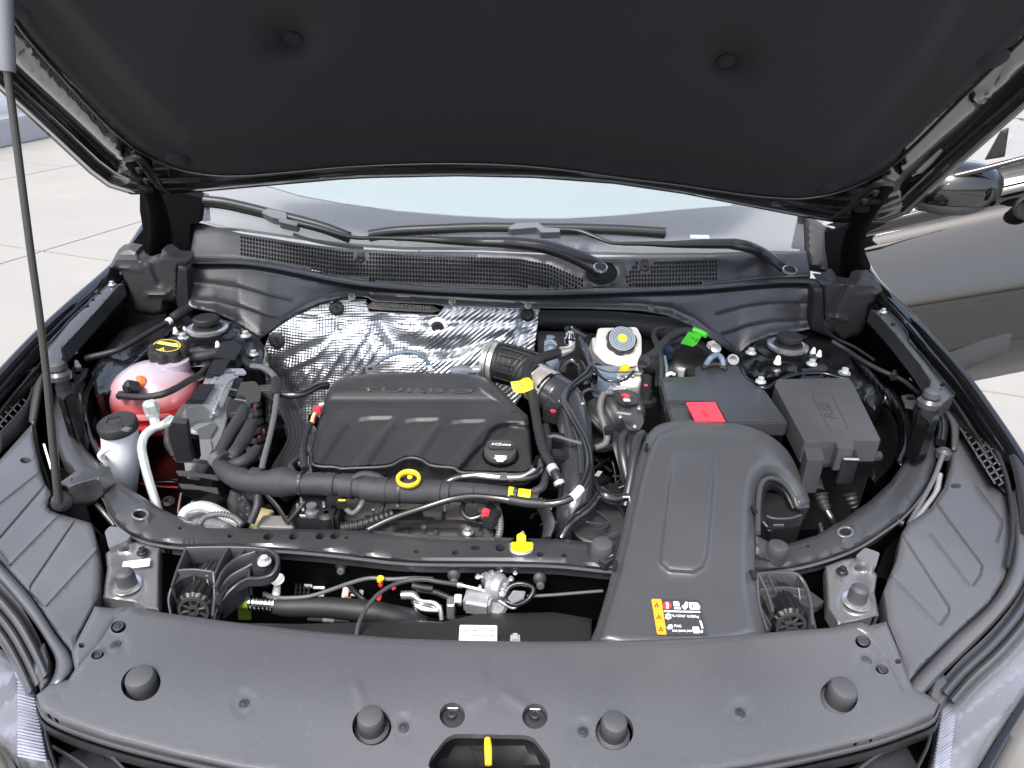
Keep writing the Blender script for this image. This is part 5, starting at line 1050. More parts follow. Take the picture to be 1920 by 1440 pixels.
lathe('fitting_nut', W(1068, 638, 1.022), (.05, -.1, 1), [(.011, -.006), (.012, -.004), (.012, .006), (.009, .008), (.007, .02)], CHR, hh, n=18)
lathe('fitting_cap', W(1064, 620, 1.035), (0, 0, 1), [(.007, 0), (.007, .008), (.005, .01)], PLD, hh, n=14)
yg = thing('yellow_tag', 'bright yellow folded tag wrapped on the hose at the top right of the engine cover', 'tag', W(978, 723, 1.0))
YP = Plane(W(978, 723, 1.013), W(998, 722, 1.013), W(978, 708, 1.024))
plate('tag_leaf', YP, rounded([(957, 716), (975, 714), (982, 709), (992, 708), (999, 716), (1000, 730), (990, 733), (980, 737), (963, 735)], 3), YTA, yg, step=5, skirt=.001, bev=.0003, relief=lambda X, Y, D: .0006*np.sin(X*.15)+.0004*np.sin(Y*.3))
for a_, b_ in (((961, 718), (967, 719.5)), ((985, 713), (992, 713.5)), ((964, 731), (972, 729)), ((988, 726), (995, 724)), ((975, 724), (983, 722))):
    ptext('tag_print', 'MK', YP, a_[0], a_[1], b_[0], b_[1], 3.5, PRK, yg, lift=.0014)

# ---- convoluted intake hose, clamp and turbo pipe
ih = thing('intake_hose', 'fat black segmented intake hose behind the right end of the engine cover', 'hose', W(975, 690, .97))
tube('hose_body', [(930, 680, .98), (950, 683, .98), (975, 690, .978), (995, 704, .974), (1006, 712, .97)], [36, 38, 38, 36, 35], RUB, ih, n=28, rib=(.011, .045))
for i in range(7):
    a = R(200-i*24); c0, c1 = W(938, 680, .985), W(1014, 702, .972); k = MPP(c0)
    ax = (c1-c0).normalized(); x_, y_, _ = frame(c0, ax); off = (x_*math.cos(a)+y_*math.sin(a))*38*k
    tube3('hose_rib', [c0+off, (c0+c1)/2+off*1.01, c1+off*.93], .0016, RUB, ih, n=6, sub=2)
tube('collar_band', [(925, 679, .98), (933, 680.5, .98)], 40, NIC, ih, n=28, sub=1)
tube('collar_seat', [(916, 677, .98), (925, 679, .98)], 41, ALU, ih, n=28, sub=1)
tp = thing('turbo_pipe', 'glossy black elbow pipe with a bright steel band clamp, right of the engine cover', 'pipe', W(1070, 790, .95))
tube('band_clamp', [(1006, 717, .970), (1020, 726, .968), (1032, 734, .965)], [37, 38, 38], NIC, tp, n=32, sub=3)
tube('clamp_bead', [(1030, 732, .965), (1034, 735, .964)], 40.5, CHR, tp, n=32, sub=1)
tube('clamp_bead', [(1004, 716, .970), (1008, 718.5, .969)], 39.5, CHR, tp, n=32, sub=1)
tube('elbow', [(1034, 735, .965), (1052, 747, .96), (1070, 775, .952), (1080, 815, .945), (1083, 860, .935), (1082, 905, .92), (1076, 960, .89), (1070, 1010, .84)], [38, 38, 34, 31, 30, 33, 34, 30], MPI, tp, n=28)
tube('elbow_ridge', [(1078, 800, .985), (1088, 840, .978), (1090, 890, .965)], 6, MPI, tp, n=8)
box('clamp_screw', W(1030, 704, .985), (.03, .012, .01), NIC, tp, d=(0, .3, 1))
bolt(tp, 1068, 735, .99, 5, me=HBS); 
for (x, y, z) in ((1050, 752, .995), (1006, 788, .93), (1092, 757, .985)): bolt(tp, x, y, z, 3.5, me=HBS)
cc = thing('cam_sensor_cluster', 'small black sensor plugs with a red lock beside the engine cover', 'sensor', W(1035, 790, .95))
box('plug', W(1036, 775, .96), (.035, .035, .03), PLD, cc, d=(.3, 1, 0), bevel=.004); box('plug_lock', W(1037, 771, .985), (.010, .007, .004), RED, cc, d=(.3, 1, .3), bevel=.001)
box('plug', W(1050, 835, .94), (.05, .04, .03), PLD, cc, d=(.1, 1, 0), bevel=.004); box('plug', W(1046, 862, .94), (.045, .03, .03), EDK, cc, d=(.1, 1, 0), bevel=.003)
tube('lead', [(1028, 820, .97), (1040, 818, .975), (1065, 825, .98), (1092, 832, .985)], 3.5, CAB, cc, rib=(.005, .15))
tube('lead', [(1022, 800, .965), (1028, 830, .965), (1026, 850, .96)], 8, RUB, cc)
tube('looped_hose', [(1052, 700, .97), (1058, 682, .985), (1072, 676, .99), (1086, 685, .985), (1094, 705, .975), (1096, 720, .96)], 9, RUG, cc, n=14)
lathe('pressure_sensor', W(1032, 640, .99), (0, 0, 1), [(.014, -.05), (.014, 0), (.010, .002), (.010, .012), (.004, .014)], BLO, cc)
tube('spring_clip', [(1022, 648, 1.0), (1028, 640, 1.005), (1036, 640, 1.005), (1044, 648, 1.0)], 2, ZNW, cc, n=6)
tube('hose_stub', [(1033, 655, .98), (1036, 680, .96), (1045, 700, .95)], 13, BLO, cc)

# ---- brake fluid reservoir and hydraulic unit
BP = Plane(W(1160, 616, 1.015), W(1200, 616, 1.015), W(1160, 690, .950))
br = thing('brake_fluid_reservoir', 'white plastic brake fluid reservoir with a black lobed cap, near the bulkhead', 'fluid reservoir', BP.px(1160, 650))
prism('reservoir_body', BP, rounded([(1121, 615), (1194, 613), (1203, 631), (1203, 664), (1197, 672), (1201, 680), (1190, 687), (1165, 688), (1135, 681), (1113, 660), (1117, 640)], 6), .055, WHI, br, bevel=.007, seg=3, taper=.96)
prism('reservoir_wing', BP, rounded([(1110, 634), (1120, 632), (1120, 664), (1112, 660)], 2), .05, WHI, br, bevel=.003, top=-.012)
bc = BP.px(1164, 641, 0); k = MPP(bc)
bcap = lathe('filler_cap', bc, BP.n, [(26*k, -.002), (29*k, .0), (29*k, .012), (27.5*k, .016), (25*k, .0175)], PLA, br, n=72, lobes=7, lamp=.09, lsel=(1, 2, 3, 4))
lathe('cap_disc', bc+BP.n*.0175, BP.n, [(24.5*k, -.0005), (24.5*k, .0008)], mat('pale_blue_print', (.50, .56, .62), .5), bcap, n=40)
for rr_ in (22.5, 17.5, 13): lathe('printed_ring', bc+BP.n*(.0184+.00004*(25-rr_)), BP.n, [(rr_*k, 0), (rr_*k, .0002), ((rr_-1)*k, .0002), ((rr_-1)*k, 0)], PRK, bcap, n=40)
for rr_ in (21.4, 16.4): lathe('printed_field', bc+BP.n*(.0185+.00004*(25-rr_)), BP.n, [(rr_*k, 0), (rr_*k, .0002)], mat('pale_blue_field', (.34, .40, .46), .5), bcap, n=40)
lathe('cap_centre', bc+BP.n*.0195, BP.n, [(8.5*k, 0), (8.3*k, .001)], mat('cap_yellow', (.80, .74, .06), .45), bcap, n=24)
lathe('drain_plug', W(1172, 692, .965), (0, -.3, 1), [(.012, -.01), (.012, .002), (.008, .008)], YEL, br, n=16)
lathe('side_nipple', W(1208, 693, .97), (1, -.6, .3), [(.016, -.012), (.017, .004), (.010, .014), (.006, .02)], WHI, br, n=18)
hu = thing('brake_hydraulic_unit', 'blue and steel brake hydraulic block below the white reservoir', 'hydraulic unit', W(1160, 715, .93))
box('valve_block', W(1142, 716, .93), (.075, .05, .07), BLO, hu, bevel=.004); box('valve_block_black', W(1132, 700, .93), (.05, .03, .05), PLD, hu, bevel=.004)
box('steel_clip', W(1114, 712, .95), (.012, .04, .02), CHR, hu, bevel=.003)
lathe('pump_motor', W(1182, 722, .93), (1, .2, .15), [(.034, -.03), (.036, -.026), (.036, .026), (.033, .03)], NIC, hu, n=32)
box('solenoid_cap', W(1166, 702, .95), (.03, .02, .02), ALU, hu, bevel=.003)
tube('brake_line', [(1106, 672, 1.0), (1116, 690, .985), (1130, 709, .98), (1142, 714, .98), (1168, 714, .98), (1178, 708, .98), (1188, 696, .985)], 2.8, RUG, hu, n=8)
tube('brake_line', [(1120, 690, .97), (1140, 697, .975), (1200, 697, .975)], 1.8, CAB, hu, n=6)
for i, (x, y) in enumerate(((1160, 708), (1174, 706), (1186, 704), (1150, 722), (1145, 730))): bolt(hu, x, y, .965, 4.5, me=HBS if i % 2 else HB)
box('cap_highlight_bracket', W(1160, 728, .955), (.03, .008, .012), WPR, hu, bevel=.002)
# green-tagged harness by the bulkhead
gh = thing('bulkhead_harness', 'taped harness branches crossing beside the brake reservoir, carrying a green tag', 'wiring harness', W(1240, 650, 1.0))
tube('taped_trunk', [(1300, 620, 1.02), (1276, 622, 1.02), (1256, 632, 1.015), (1240, 648, 1.01), (1228, 662, 1.005), (1214, 674, 1.0), (1205, 684, .995)], [7, 7.5, 8, 8, 9, 11, 10], TAP, gh, lump=.08)
tube('taped_branch', [(1246, 614, 1.02), (1230, 618, 1.02), (1226, 630, 1.015), (1233, 648, 1.01), (1238, 670, 1.0), (1240, 700, .98), (1236, 728, .96)], [4, 4.5, 5, 6, 6, 5, 5], TAP, gh, lump=.08)
tube('conduit', [(1236, 660, 1.0), (1232, 690, .985), (1232, 725, .965)], 4, RUG, gh, n=8)
tube('conduit', [(1246, 668, .995), (1250, 695, .98), (1246, 725, .96)], 3, SLB, gh, n=8)
lathe('rubber_boot', W(1214, 682, .99), (-.5, -.6, .5), [(.022, -.02), (.024, 0), (.014, .02)], RUB, gh, n=18)
gt = thing('green_tag', 'bright green printed tag folded over the harness at the right of the bulkhead', 'tag', W(1300, 632, 1.02))
GP = Plane(W(1296, 634, 1.03), W(1316, 640, 1.03), W(1300, 624, 1.045))
plate('tag_leaf', GP, [(1291, 622), (1317, 628), (1306, 646), (1299, 650), (1276, 644)], GRN, gt, step=5, skirt=.0008, bev=0, relief=lambda X, Y, D: .001*np.sin(X*.2))
tube('tag_fold', [(1300, 618, 1.038), (1312, 623, 1.036), (1324, 629, 1.034)], 5.5, GRN, gt, n=12)
for a_, b_ in (((1297, 633), (1303, 634)), ((1305, 634.5), (1311, 636)), ((1303, 638), (1308, 639))): ptext('tag_print', 'A7', GP, a_[0], a_[1], b_[0], b_[1], 3, PRK, gt, lift=.0016)
misc = thing('brake_booster_fittings', 'dark brake booster dome with hoses and a white plug under the green tag', 'brake booster', W(1290, 670, .95))
lathe('booster_dome', W(1290, 680, .93), (0, -.5, .8), [(.075, -.04), (.075, 0), (.06, .02), (.03, .03)], EDK, misc, n=36)
tube('hose_arc', [(1324, 684, .985), (1332, 672, 1.0), (1346, 666, 1.0), (1354, 674, .995), (1356, 690, .98)], 5.5, SLB, misc, n=10)
tube('hose_arc', [(1316, 690, .98), (1332, 684, .985), (1350, 684, .985), (1362, 692, .98)], 5, RUB, misc, n=10)
box('booster_sensor', W(1338, 650, 1.0), (.02, .016, .03), mat('pale_grey_plastic', (.50, .49, .46), .5), misc, d=(-.5, 1, .2), bevel=.003)
lathe('sensor_ring', W(1341, 655, 1.0), (0, -.6, .8), [(.012, 0), (.012, .006), (.008, .008)], ALU, misc, n=18)
box('blue_connector', W(1250, 662, .97), (.026, .03, .02), mat('navy_plastic', (.03, .05, .10), .4), misc, d=(-.5, 1, .3), bevel=.003)
box('white_stub', W(1278, 698, .97), (.012, .02, .01), mat('pale_grey_plastic', (.50, .49, .46), .5), misc, d=(.4, 1, .3), bevel=.001)
tube('white_clip', [(1250, 704, .985), (1256, 700, .99), (1264, 702, .985)], 3.5, PAP, misc, n=8)
lathe('tube_end', W(1374, 675, .97), (0, -.7, .7), [(.013, -.02), (.013, .004), (.009, .004), (.009, -.01)], ALU, misc, n=18)
# ---- fluid clusters: sensor post
sp_ = thing('sensor_post', 'slim black sensor post with a red lock left of the battery cover', 'sensor', W(1210, 730, .95))
box('post_body', W(1210, 722, .95), (.022, .024, .05), PLD, sp_, d=(0, .2, 1), bevel=.004); box('post_lock', W(1211, 722, .982), (.007, .008, .004), RED, sp_, d=(0, .3, 1), bevel=.001)
lathe('post_base', W(1212, 748, .93), (0, 0, 1), [(.022, -.01), (.022, 0), (.014, .004), (.01, .02)], PLD, sp_, n=20)

# ---- battery cover
BZ = PZ(.978)
bt = thing('battery_cover', 'flat black battery cover with a red terminal flap, behind the intake duct', 'battery cover', W(1350, 740, .97))
prism('lid', BZ, [(1237, 707), (1303, 705), (1304, 686), (1385, 684), (1403, 712), (1424, 724), (1436, 732), (1476, 788), (1477, 793), (1361, 792), (1341, 753), (1248, 752)], .030, PLG, bt, bevel=.003)
prism('lid_step', PZ(.970), [(1249, 756), (1344, 756), (1364, 796), (1262, 797)], .03, PLG, bt, bevel=.003)
prism('battery_case', PZ(.945), [(1240, 715), (1400, 715), (1470, 795), (1474, 802), (1256, 806)], .20, PLD, bt, bevel=.004, taper=.97)
prism('lid_rim', PZ(.952), [(1258, 792), (1478, 790), (1480, 800), (1260, 802)], .008, PLG, bt, bevel=.002)
rf = prism('terminal_flap', BZ, [(1286, 754), (1341, 753), (1360, 789), (1303, 788)], .004, RED, bt, bevel=.001, top=.004)
box('flap_tab', BZ.px(1323, 775, .006), (.004, .022, .006), RED, rf, d=(0, 0, 1), up=Vector((-.3, 1, 0)), bevel=.0015)
prism('lid_notch', PZ(.975), [(1284, 690), (1302, 686), (1303, 704), (1294, 704)], .05, PLD, bt, bevel=.003)
for (x, y) in ((1445, 812), (1460, 812)): box('case_rib', W(x, y, .93), (.003, .01, .012), CAB, bt)
bolt(bt, 1426, 716, .985, 10, me=HB)
# ---- fuse box
FZ = PZ(.985)
fb = thing('fuse_box', 'black fuse box with a smooth embossed lid and front latch, right side of the bay', 'fuse box', W(1555, 770, .97))
prism('lid', FZ, rounded([(1459, 711), (1590, 708), (1597, 714), (1652, 826), (1599, 826), (1602, 842), (1572, 842), (1566, 827), (1509, 828), (1452, 722)], 3), .045, mat('fuse_lid_plastic', (.05, .051, .056), .38, bump=.12, bscale=800, dust=.08), fb, bevel=.004, seg=3, taper=1.0)
prism('lid_lug', PZ(.972), rounded([(1508, 840), (1540, 839), (1547, 862), (1514, 864)], 2), .07, PLS, fb, bevel=.003)
prism('case', PZ(.945), [(1450, 725), (1596, 722), (1650, 835), (1512, 842)], .20, PLD, fb, bevel=.004, taper=.96)
prism('case_rim', PZ(.942), rounded([(1508, 860), (1576, 850), (1652, 846), (1656, 856), (1600, 862), (1512, 874)], 2), .008, PLG, fb, bevel=.002)
lt = prism('latch', PZ(.965), rounded([(1574, 844), (1604, 844), (1611, 862), (1580, 863)], 2), .05, PLD, fb, bevel=.002)
box('latch_bar', W(1596, 861, .968), (.028, .004, .004), STE, lt, bevel=.001); box('latch_tongue', W(1589, 850, .969), (.004, .004, .012), STE, lt, bevel=.001)
prism('hinge_lug', PZ(.98), [(1505, 700), (1512, 705), (1536, 704), (1542, 700), (1545, 709), (1500, 711)], .02, PLD, fb, bevel=.001)
emb = [FZ.px(x, y, .0002) for x, y in rounded([(1524, 738), (1556, 736), (1562, 746), (1592, 806), (1556, 808), (1524, 744)], 6)]
tube3('embossed_border', emb+[emb[0]], .0007, PLG, fb, n=6, sub=2)
a_, b_ = FZ.px(1568, 800), FZ.px(1537, 742)
text('embossed_lettering', 'FUSE', .030, PLG, fb, (a_+b_)/2, b_-a_, FZ.n.cross(b_-a_), depth=.0012, lift=.0004)
bolt(fb, 1583, 700, .985, 9, d=(.4, .2, 1), me=HB)
plate('relay_bracket', PT((1440, 900, .90), (1540, 900, .90), (1500, 930, .88)), [(1452, 902), (1480, 898), (1500, 900), (1506, 920), (1512, 900), (1540, 898), (1546, 918), (1452, 920)], PLA, fb, step=8, skirt=.01, bev=.002)
hbn = thing('battery_leads', 'two ribbed black cable boots running down from the fuse box behind the tie beam', 'cable', W(1540, 940, .87))
for pts in ([(1538, 925, .90), (1542, 940, .89), (1550, 958, .88), (1560, 975, .87)], [(1592, 925, .90), (1596, 938, .89), (1600, 950, .88)]):
    tube('cable_boot', pts[:2]+[pts[2]], [13, 11, 9], RUB, hbn, rib=(.008, .18)); tube('cable', pts[1:]+[(pts[-1][0]+8, pts[-1][1]+20, .85)], 7, RUG, hbn, n=10)
# ---- air box, airflow meter and boot
ab = thing('air_filter_housing', 'black air filter housing with a ribbed rubber boot between engine cover and intake duct', 'air filter housing', W(1165, 850, .93))
lathe('boot_flange', W(1138, 795, .92), (-.55, -.35, .75), [(.062, -.01), (.064, .0), (.060, .006), (.05, .008)], PLA, ab, n=36)
tube('ribbed_boot', [(1118, 805, .915), (1135, 790, .93), (1155, 780, .94), (1175, 772, .945), (1190, 768, .945)], [44, 46, 44, 40, 34], PLA, ab, n=28, rib=(.020, .10))
prism('meter_body', PT((1160, 745, .985), (1200, 745, .985), (1190, 800, .96)), rounded([(1158, 745), (1185, 733), (1200, 760), (1208, 790), (1200, 806), (1178, 806), (1168, 790)], 4), .05, PLS, ab, bevel=.004)
box('meter_plug', W(1172, 745, .99), (.035, .05, .02), PLS, ab, d=(0, .2, 1), up=Vector((-.3, 1, 0)), bevel=.004)
box('meter_plug_lock', W(1173, 742, 1.003), (.013, .016, .004), RED, ab, d=(0, .2, 1), up=Vector((-.3, 1, 0)), bevel=.001); box('meter_plug_insert', W(1175, 750, 1.002), (.013, .012, .004), mat('pale_grey_plastic', (.50, .49, .46), .5), ab, d=(0, .2, 1), bevel=.001)
box('meter_label', W(1170, 775, .992), (.026, .010, .001), mat('grey_print', (.3, .3, .32), .5), ab, d=(0, .2, 1), up=Vector((.4, 1, 0)), bevel=0)
for (x, y) in ((1163, 782), (1198, 766), (1190, 800)): bolt(ab, x, y, .985, 4, me=HBS)
tube('corrugated_conduit', [(1150, 735, .995), (1134, 738, .99), (1126, 755, .985), (1126, 775, .98), (1132, 795, .975), (1138, 815, .97), (1134, 832, .965), (1116, 840, .96)], 6, CAB, ab, rib=(.005, .22))
tube('conduit_branch', [(1128, 740, .985), (1110, 730, .985), (1095, 735, .98), (1088, 750, .97)], 4, RUB, ab)
prism('conduit_clip', PZ(.985), [(1133, 798), (1146, 796), (1148, 806), (1135, 808)], .01, PLD, ab, bevel=.001)
strip('housing_side', [[(1150, 808, .955), (1180, 815, .955), (1215, 812, .955)], [(1148, 830, .95), (1180, 835, .95), (1212, 830, .95)], [(1165, 900, .90), (1180, 905, .90), (1195, 900, .90)], [(1165, 980, .82), (1180, 985, .82), (1190, 980, .82)]], PLA, ab, n=20, sub=4)
tube('housing_fold', [(1205, 812, .965), (1196, 822, .965), (1190, 850, .955), (1182, 900, .93), (1172, 950, .90)], [7, 9, 10, 9, 8], PLG, ab, n=12)
tube('housing_fold', [(1172, 812, .96), (1165, 826, .96), (1168, 860, .945), (1176, 900, .92)], [6, 8, 9, 6], PLG, ab, n=12)
prism('housing_lower', PZ(.87), [(1130, 900), (1200, 900), (1190, 1030), (1120, 1030)], .2, PLD, ab, bevel=.01)
for a_ in ([(1148, 893, .90), (1168, 893, .90), (1158, 905, .9)], [(1160, 915, .89), (1190, 905, .9)]): tube('housing_web', a_, 2, PLG, ab, n=6, smooth=False)
cn = thing('charcoal_canister', 'round black canister with moulded webs left of the intake duct', 'canister', W(1125, 985, .90))
lathe('canister_body', W(1122, 978, .915), (-.12, -.25, 1), [(.044, -.09), (.046, -.01), (.046, 0), (.042, .002), (.042, -.004), (.01, -.003)], PLA, cn, n=32)
tube('canister_web', [(1098, 978, .925), (1128, 984, .925), (1142, 980, .925)], 2, PLG, cn, n=6, smooth=False); tube('canister_web', [(1118, 958, .927), (1130, 966, .927), (1142, 980, .925), (1130, 992, .923), (1112, 992, .923)], 2, PLG, cn, n=6)
# mounting foot on the beam + small hoses
mf = thing('duct_mounting', 'dark moulded duct mounting pressed onto the tie beam, left of the duct', 'mounting', W(1130, 1028, .94))
lathe('mount_stud', W(1128, 1030, .945), (0, 0, 1), [(.016, -.02), (.017, 0), (.017, .006), (.015, .012), (.010, .014)], GRB, mf, n=24)
lathe('mount_base', W(1127, 1036, .93), (0, 0, 1), [(.022, -.01), (.022, .004), (.018, .006)], PLA, mf, n=24)
for l in ([(1122, 1015, .95), (1158, 998, .955)], [(1138, 1018, .95), (1152, 1018, .955)], [(1136, 1046, .94), (1150, 1040, .945)]): tube('mount_web', l, 2.2, PLS, mf, n=6, smooth=False)
plate('mount_plate', PZ(.94), [(1108, 1020), (1130, 1012), (1165, 1005), (1160, 1045), (1135, 1058), (1115, 1045)], PLA, mf, step=8, skirt=.01, bev=.002)
mf2 = thing('duct_mounting', 'dark moulded duct mounting on the tie beam, right of the duct', 'mounting', W(1455, 1035, .94))
lathe('mount_stud', W(1457, 1034, .945), (0, 0, 1), [(.014, -.02), (.016, 0), (.016, .006), (.014, .012), (.010, .014)], PLS, mf2, n=24)
plate('mount_plate', PT((1416, 1020, .95), (1460, 1040, .94), (1420, 1055, .935)), [(1416, 1003), (1440, 1015), (1462, 1030), (1474, 1042), (1470, 1052), (1440, 1052), (1416, 1040)], PLA, mf2, step=6, skirt=.015, bev=.002, relief=lambda X, Y, D: ridge(X, Y, [(1420, 1022), (1445, 1020)], 2, .003)+ridge(X, Y, [(1418, 1042), (1468, 1052)], 2, .003))
sh_ = thing('purge_hose', 'glossy black hose snaking up from the tie beam to the duct', 'hose', W(1110, 950, .93))
tube('hose_run', [(1052, 1010, .92), (1062, 990, .93), (1078, 974, .935), (1098, 960, .94), (1112, 945, .945), (1124, 928, .95)], 8, RUG, sh_, n=12, rib=(.02, .05))
tube('hose_run', [(1126, 920, .955), (1136, 930, .955), (1150, 936, .95), (1168, 933, .95), (1182, 932, .95)], [10, 11, 10, 8, 7], RUG, sh_, n=12)
tube('hose_ferrule', [(1168, 932, .955), (1182, 932, .955)], 4, CHR, sh_, n=10, sub=1)
tube('hose_run', [(1124, 918, .95), (1116, 900, .955), (1112, 880, .96)], 3, RUG, sh_, n=8)
box('hose_tag', W(1122, 888, .965), (.008, .022, .001), mat('dull_pink_grey', (.35, .33, .34), .5), sh_, d=(0, .2, 1), up=Vector((.4, 1, 0)), bevel=0)

ek = thing('earth_lead', 'blue-grey lead with a pale lug arching over the back edge of the engine cover', 'cable', W(745, 690, 1.0))
EL = PV(1.44, R(10), 1.0)
tube3('lead', [EL.px(x, y) for x, y in ((701, 686), (718, 673), (740, 664), (765, 660), (785, 664), (800, 676), (807, 692), (810, 702))], .0042, SLB, ek, n=12)
prism('lug', EL, rounded([(684, 690), (700, 681), (708, 686), (707, 699), (686, 699)], 2), .004, mat('bright_cast', (.66, .67, .68), .3, metal=.9), ek, bevel=.001, top=.002)
prism('lug_eye', EL, circ(694, 691, 4.5, 2.6, 10), .004, PLD, ek, bevel=0, top=.0035)
lathe('rear_boss', W(865, 698, .97), (0, 0, 1), [(.024, -.01), (.024, .006), (.018, .010)], mat('bright_cast', (.66, .67, .68), .3, metal=.9), ek, n=24)
box('rear_bracket', W(893, 692, .99), (.02, .012, .02), STE, ek, bevel=.003)
tube('lead_ferrule', [(806, 688, 1.0), (809, 697, .995)], 5, mat('pale_grey_plastic', (.50, .49, .46), .5), ek, n=10, sub=1)
# ================================================================== LEFT CLUSTER
# ---- coolant expansion tank
ct = thing('coolant_tank', 'translucent pink coolant expansion tank with a black scalloped cap and yellow warning print', 'coolant tank', W(295, 750, .90))
tc0 = W(294, 742, .925); k = MPP(tc0)
def tank_mesh(z0, z1, n=56, rows=18):
    v, f = [], []
    for i in range(rows+1):
        t = i/rows; z = z0+(z1-z0)*t
        for j in range(n):
            a = 2*math.pi*j/n; u = z/(.072) if z > 0 else z/.085
            r = math.sqrt(max(1-abs(min(max(u, -1), 1))**2.3, 0))**.92 if abs(u) < 1 else 0
            ca, sa = math.cos(a), math.sin(a)
            e = (abs(ca)**2.5+abs(sa)**2.5)**(-1/2.5)
            rr_ = 77*k*r*e*(1+.012*math.cos(6*a)*(z > .01))
            v.append((rr_*ca, rr_*sa*.93, z))
    for i in range(rows):
        for j in range(n): f.append((i*n+j, i*n+(j+1) % n, (i+1)*n+(j+1) % n, (i+1)*n+j))
    f.append(tuple(range(rows*n, (rows+1)*n))); f.append(tuple(range(n-1, -1, -1)))
    return mesh('tank', v, f)
def at(me, p): me.transform(Matrix.Translation(p)); return me
th = link('tank_upper_shell', at(tank_mesh(.002, .0718), tc0), PNK, ct, origin=tc0, sharp=50)
link('tank_lower_shell', at(tank_mesh(-.08, .000), tc0), REC, ct, origin=tc0, sharp=50)
lathe('tank_seam', tc0+Vector((0, 0, -.006)), (0, 0, 1), [(72*k, -.006), (78*k, -.005), (79*k, 0), (78*k, .005), (72*k, .006)], mat('pink_seam', (.80, .22, .24), .3, sss=.2), ct, n=48)
lathe('tank_seam', tc0+Vector((0, 0, -.034)), (0, 0, 1), [(66*k, -.005), (72*k, -.004), (72*k, .003), (66*k, .004)], REC, ct, n=48)
tube3('moulded_rib', [tc0+Vector((x*77*k, y*70*k, z)) for x, y, z in ((-.62, -.25, .048), (-.75, -.45, .025), (-.78, -.52, -.005))], .003, PNK, th, n=8)
tube3('moulded_rib', [tc0+Vector((x*77*k, y*70*k, z)) for x, y, z in ((-.1, -.55, .055), (-.02, -.75, .035), (.0, -.85, .01))], .003, PNK, th, n=8)
tube3('moulded_rib', [tc0+Vector((x*77*k, y*70*k, z)) for x, y, z in ((.45, -.3, .055), (.55, -.5, .035), (.6, -.62, .015))], .003, PNK, th, n=8)
lathe('filler_neck', W(325, 685, .985), (0, 0, 1), [(30*k, -.03), (29*k, .0), (29*k, .012)], PNK, ct, n=30)
cc0 = W(320, 672, .992); k2 = MPP(cc0)
kc = lathe('filler_cap', cc0, (0, -.12, 1), [(34*k2, 0), (36*k2, .004), (36*k2, .026), (34*k2, .030), (27*k2, .031), (26*k2, .0305)], PLA, ct, n=96, lobes=8, lamp=.16, lsel=(0, 1, 2, 3))
cn_ = Vector((0, -.12, 1)).normalized(); CP = Plane(cc0+cn_*.0316, cc0+cn_*.0316+Vector((1, 0, 0)), cc0+cn_*.0316+Vector((0, 1, .12)))
cen = PX(cc0+cn_*.0316)
def cpp(dx_, dy_): return (cen[0]+dx_, cen[1]+dy_)
ringp = [CP.px(*cpp(25*math.cos(a), 11*math.sin(a)), .0004) for a in [math.pi*(-.95)+2*math.pi*.87*i/40 for i in range(41)]]
tube3('printed_ring', ringp, .0010, YEL, kc, n=6, sub=1, squash=(1, .25))
YPR = mat('cap_print_yellow', (.85, .70, .15), .5)
poly_print('printed_band', CP, [cpp(-20, -4), cpp(-14, -8), cpp(18, -5), cpp(23, 1), cpp(20, 3)], YPR, kc)
poly_print('printed_band_dark', CP, [cpp(-8, -8.5), cpp(4, -10), cpp(18, -6), cpp(16, -4), cpp(2, -6)], PRK, kc, lift=.0007)
poly_print('warning_triangle', CP, [cpp(-17, 8), cpp(-6, 3.5), cpp(-5, 9.5)], YPR, kc)
poly_print('warning_triangle_core', CP, [cpp(-12.5, 7.3), cpp(-7.3, 5.5), cpp(-7, 8.3)], PRK, kc, lift=.0007)
lathe('overflow_port', W(246, 727, .985), (-.6, -.5, .3), [(.013, -.012), (.015, 0), (.015, .008), (.010, .012)], PLA, ct, n=20)
lathe('port_glow', W(256, 718, .982), (-.6, -.5, .3), [(.015, -.012), (.015, -.002), (.012, .0)], mat('orange_red_port', (.85, .18, .06), .4, sss=.3), ct, n=20)
box('port_clip', W(237, 729, .990), (.018, .006, .012), PLA, ct, d=(0, 0, 1), up=Vector((.6, 1, 0)), bevel=.001)
box('port_clip', W(226, 741, .968), (.02, .012, .014), PLD, ct, d=(.8, .2, 0), bevel=.003)
tube('overflow_hose', [(226, 742, .975), (250, 744, .98), (278, 744, .985), (305, 739, .99), (330, 728, .99), (355, 713, .99), (375, 703, .985), (386, 692, .98), (398, 683, .97)], [6.5]*9, RUB, ct, n=14)
lathe('tank_nipple', W(378, 706, .97), (.8, -.2, .4), [(.008, -.01), (.008, .004), (.005, .006)], PNK, ct, n=14)
# ---- washer filler
wb = thing('washer_bottle', 'white washer fluid filler neck with a round black cap, beside the pink tank', 'washer bottle', W(225, 840, .90))
tube('filler_neck', [(224, 803, .955), (226, 830, .925), (226, 862, .89), (222, 895, .85), (215, 925, .80)], [32, 32, 32.5, 34, 36], WHB, wb, n=32, sub=5)
tube('neck_handle', [(205, 842, .95), (192, 848, .948), (188, 855, .94), (200, 870, .92), (208, 880, .905)], [4, 5, 5, 4, 3], WHB, wb, n=10)
wc = W(222, 800, .962); k = MPP(wc); wn_ = Vector((-.05, -.12, 1)).normalized()
wcap = lathe('washer_cap', wc, wn_, [(34.5*k, -.006), (35*k, -.004), (35*k, .008), (33.5*k, .0115), (31*k, .0125)], PLA, wb, n=40)
box('cap_lift_tab', wc+wn_*.009+Vector((.022, -.020, 0)), (.03, .012, .004), CAB, wcap, d=wn_, up=Vector((.3, 1, 0)), bevel=.002)
